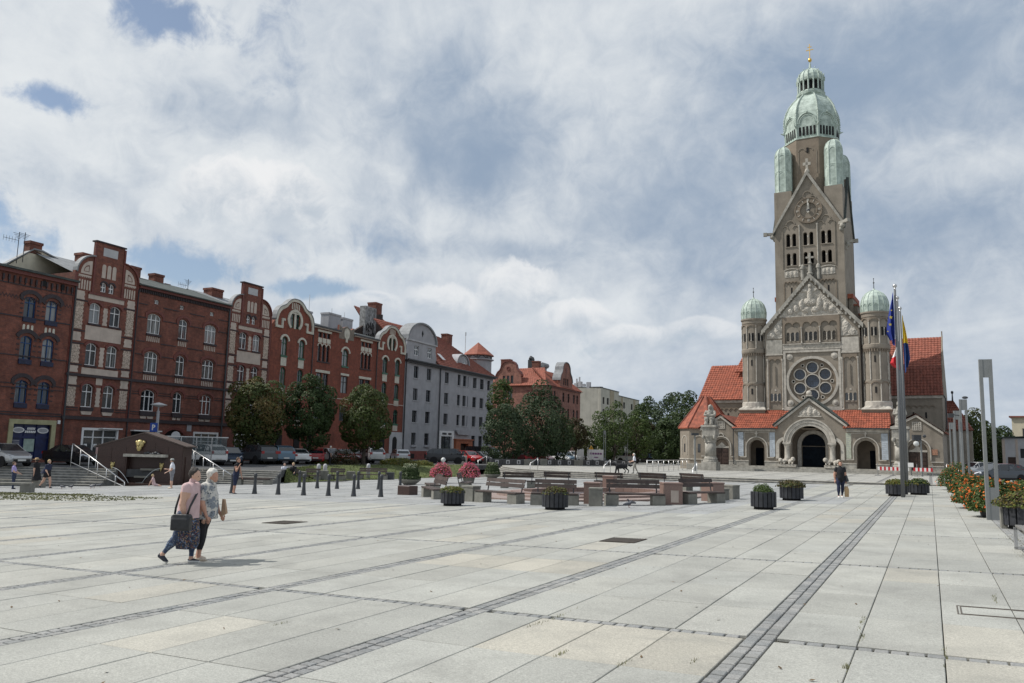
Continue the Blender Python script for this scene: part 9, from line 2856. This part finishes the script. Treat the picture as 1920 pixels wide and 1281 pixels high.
fig('man in black vest and dark shorts holding a phone to his ear', (456 - 960) / 1495 * 40, 40, None, -15, 1.80, P_(walk, 1.8, thigh_r=6, shin_r=-2, foot_r=0, thigh_l=-10, shin_l=-14, foot_l=-6, arm_r=20, fore_r=150, arm_l=8, fore_l=20),
 {'torso': 'black_cloth', 'hips': 'navy_cloth', 'arm': ('black_cloth', .25), 'thigh': 'navy_cloth', 'shin': ('navy_cloth', .12), 'foot': 'shoe_dark'}, hair='hair_brown', skin='skin_tan')
fig('man in white shirt, grey shorts and sun hat before the fountain', (338 - 960) / 1495 * 46.5, 46.5, None, -160, 1.70, P_(stand, 1.7, arm_r=8, fore_r=95, arm_l=6, fore_l=60),
 {'torso': 'white_cloth', 'hips': 'grey_cloth', 'arm': ('white_cloth', .6), 'thigh': 'grey_cloth', 'shin': 'skin', 'foot': 'shoe_pale'}, hair='hair_brown', hat='sunhat', stout=1.1)
sit = dict(lean=8, thigh_r=82, shin_r=5, thigh_l=80, shin_l=10, arm_r=25, fore_r=60, arm_l=25, fore_l=60)
fig('child in pink sitting on the rim of the fountain basin', (306 - 960) / 1495 * 50.0, 50.0, -1.62, 20, 1.28, dict(sit, hip_z=.58, thigh_r=75, shin_r=60, thigh_l=78, shin_l=64, lean=-12, arm_r=-30, fore_r=-20, arm_l=-30, fore_l=-20),
 {'torso': 'pink_cloth', 'hips': 'pink_cloth', 'arm': ('pink_cloth', .6), 'thigh': ('pink_cloth', .8), 'foot': 'sole'}, hair='hair_blond')
fig('child in lavender shirt behind the backless bench', (47 - 960) / 1495 * 45.5, 45.5, None, 10, 1.52, P_(stand, 1.52, lean=-6, arm_r=20, fore_r=70, arm_l=20, fore_l=60),
 {'torso': 'lavender', 'hips': 'denim', 'arm': ('lavender', .7), 'thigh': 'denim', 'shin': 'denim', 'foot': 'shoe_dark'}, hair='hair_brown')
t, J = fig('woman in black dress and straw hat on the left steps', (88 - 960) / 1495 * 47.5, 47.5, None, 160, 1.76, P_(walk, 1.76, thigh_r=-8, shin_r=-16, foot_r=-8, thigh_l=10, shin_l=2),
   {'torso': 'black_cloth', 'hips': 'black_cloth', 'arm': ('black_cloth', .8), 'thigh': ('black_cloth', .8), 'foot': 'shoe_dark'}, hair='hair_dark', hat='straw')
pl_ = J['pel']; skirt(t, [((0, 0, pl_.z + .25), .15, .17), ((0, 0, pl_.z), .19, .20), ((-.03, 0, pl_.z - .45), .28, .25)], 'black_cloth', 'dress', 18, .06)
t, J = fig('blond person in navy top and black shorts stepping along the left steps', (108 - 960) / 1495 * 46.8, 46.8, None, -20, 1.66, P_(walk, 1.66), {'torso': 'navy_cloth', 'hips': 'black_cloth', 'arm': ('navy_cloth', .9), 'thigh': ('black_cloth', .5), 'foot': 'shoe_dark'}, hair='hair_blond', stout=1.15)
pl_ = J['pel']; skirt(t, [((.02, 0, pl_.z + .40), .13, .18), ((-.06, 0, pl_.z + .2), .22, .23), ((-.14, 0, pl_.z + .02), .30, .24)], 'navy_cloth', 'loose_jacket', 18, .06)
for px, lb, cl, hr in ((545, 'seated bearded man in white shirt on the bench below the lawn', {'torso': 'white_cloth', 'hips': 'denim', 'arm': ('white_cloth', .8), 'thigh': 'denim', 'shin': 'denim', 'foot': 'sole'}, 'hair_dark'), (562, 'seated person in black beside the bearded man', {'torso': 'black_cloth', 'hips': 'black_cloth', 'arm': 'black_cloth', 'fore': ('black_cloth', .7), 'thigh': 'black_cloth', 'shin': 'black_cloth', 'foot': 'shoe_dark'}, 'hair_blond')):
 w = 60.4; p = F((px - 960) / 1495 * w, w)
 fig(lb, (px - 960) / 1495 * w, w, gz(p.x, p.y) - .06, -75 if px == 545 else -95, 1.74, dict(sit, hip_z=.62, arm_r=30, fore_r=70, arm_l=30, fore_l=65), cl, hair=hr, stout=1.1)
fig('person with white cap and dark clothes standing among the parked cars', (628 - 960) / 1495 * 75.5, 75.5, STREET + .02, 20, 1.72, P_(stand, 1.72), {'torso': 'grey_cloth', 'hips': 'black_cloth', 'arm': 'grey_cloth', 'thigh': 'black_cloth', 'shin': 'black_cloth', 'foot': 'shoe_dark'}, hair='hair_white')
w = 68.5
p = F((1193 - 960) / 1495 * w, w)
fig('grey haired man in white shirt walking a black dog on the terrace', (1193 - 960) / 1495 * w, w, zt(p.x), 175, 1.72, P_(walk, 1.72, thigh_r=-14, shin_r=-26, foot_r=-20, thigh_l=12, shin_l=2, arm_r=12, fore_r=80, arm_l=10, fore_l=70), {'torso': 'white_cloth', 'hips': 'black_cloth', 'arm': ('white_cloth', .9), 'thigh': 'beige_cloth', 'shin': 'beige_cloth', 'foot': 'shoe_dark'}, hair='hair_white')
# the dog
p = F((1168 - 960) / 1495 * w, w)
t = thing('dog', 'large shaggy black dog walking before the grey haired man', 'dog', at(p.x, p.y, zt(p.x), R(27.6 + 175), 1.12))
mb = MB(); mb.smooth = True
mb.tube([(-.42, 0, .56), (-.2, 0, .56), (.1, 0, .54), (.36, 0, .56)], [(.19, .16), (.20, .18), (.24, .20), (.20, .17)], 12)
mb.tube([(.34, 0, .60), (.50, 0, .68), (.58, 0, .70)], [.14, .11, .10], 10); mb.ball((.62, 0, .72), (.13, .10, .11), 10, 8); mb.tube([(.68, 0, .70), (.84, 0, .66)], [.07, .045], 8)
for s in (-1, 1):
 mb.tube([(.60, s * .08, .80), (.58, s * .11, .70)], [.03, .05], 6)
 mb.tube([(.30, s * .09, .55), (.30 + s * .08, s * .10, .28), (.30 + s * .14, s * .10, .03), (.36 + s * .14, s * .10, .02)], [.11, .065, .045, .045], 8)
 mb.tube([(-.36, s * .09, .55), (-.28 - s * .10, s * .10, .36), (-.46 - s * .12, s * .10, .22), (-.40 - s * .12, s * .10, .03), (-.33 - s * .12, s * .10, .02)], [.12, .08, .04, .035, .035], 8)
mb.tube([(-.52, 0, .62), (-.70, 0, .58), (-.86, 0, .62)], [.06, .09, .04], 8)
link('body', remesh(mb, .022, 'body', M['black_cloth'], 1, .03, 4), t)
tl = thing('dog_lead', 'thin dog lead between the man and the black dog', 'lead', at(p.x, p.y, zt(p.x), R(27.6 + 175)))
mb = MB(); mb.tube([(.48, 0, .72), (-.3, .05, .80), (-.85, .12, .98)], .008, 5); mb.build('strap', M['leather'], tl)
# pigeons
M['pigeon'] = mat('slate grey feathers', (.085, .09, .105), .7, .4, 20)
mb = MB(); mb.smooth = True
mb.tube([(-.20, 0, .10), (-.10, 0, .125), (.02, 0, .135), (.08, 0, .16)], [(.012, .03), (.045, .05), (.06, .06), (.04, .04)], 10); mb.tube([(.07, 0, .16), (.10, 0, .21)], [.035, .026], 8); mb.ball((.11, 0, .225), .028, 8, 6)
pig_b = remesh(mb, .009, 'body', M['pigeon'], 1)
mb = MB(); mb.tube([(.13, 0, .222), (.165, 0, .215)], [.009, .003], 5); pig_k = mb.mesh('beak', M['leather'])
mb = MB()
for s in (-1, 1): mb.tube([(.0, s * .02, .09), (.01, s * .022, .0), (.04, s * .022, .004)], .006, 4)
pig_l = mb.mesh('legs', M['lips'])
for i, (x, y, a, s, lb) in enumerate(((-43.4, 28.8, 200, 1.1, 'slate pigeon nearest the backless bench on the left'), (-43.0, 29.1, 10, 1.1, 'slate pigeon beside the one nearest the backless bench'), (-42.3, 29.8, 170, 1.1, 'slate pigeon in the middle of the left group'), (-43.3, 30.7, 20, 1.1, 'slate pigeon behind the middle one at the steps'), (-43.9, 31.5, 30, 1.1, 'slate pigeon nearest the stair railing'), (-9.65, 27.8, 35, 1.05, 'grey pigeon in front of the bench ring'), (-9.95, 28.9, 190, 1.0, 'brownish pigeon in the shade under the ring bench'), (-8.2, 31.3, 40, 1.0, 'pigeon beneath the bench at the right end of the ring'))):
 t = thing('pigeon', lb, 'pigeon', at(x, y, gz(x, y), R(a), s), 'pigeons on the paving')
 link('body', pig_b, t); link('beak', pig_k, t); link('legs', pig_l, t)
# ---- pieces too small to pick apart stay joined as stuff parts
for o in list(scene.objects):
 if o.type != 'MESH' or o.parent is None or o.get('kind'): continue
 s = o.name.split('.')[0]
 if s in {'ribs', 'studs', 'colonnettes', 'arch_heads', 'slit_windows', 'window_columns', 'leading', 'lettering', 'corbel_table', 'colonnette', 'corbel_frieze', 'dentils', 'zigzag_band', 'attic_openings', 'eyes', 'legs',
    'arcade_openings', 'window_arch', 'blind_tracery', 'tall_colonnettes', 'belfry_colonnettes', 'belfry_sills', 'gallery_columns', 'rims', 'carved_sill', 'arch_moulding', 'portal_moulding', 'sign_lettering', 'panel_flutes',
    'blind_panels', 'octagon_blind_arch', 'gable_cross_screen', 'hip_tiles', 'apse_mouldings', 'apse_windows', 'timber_frame', 'graffiti', 'window_lettering', 'wall_lettering', 'print', 'basement_openings', 'pilasters',
    'side_walls', 'corner_piers', 'flank_gables', 'flank_roof_edges', 'bars', 'rim', 'stars', 'water_jet', 'scroll_trim', 'cream_tooth', 'cream_fringe', 'bell_frame', 'roof_vent', 'antenna', 'crown', 'foliage', 'gable_coping', 'gutter', 'eaves', 'basin_wall'}:
  o['kind'] = 'stuff'
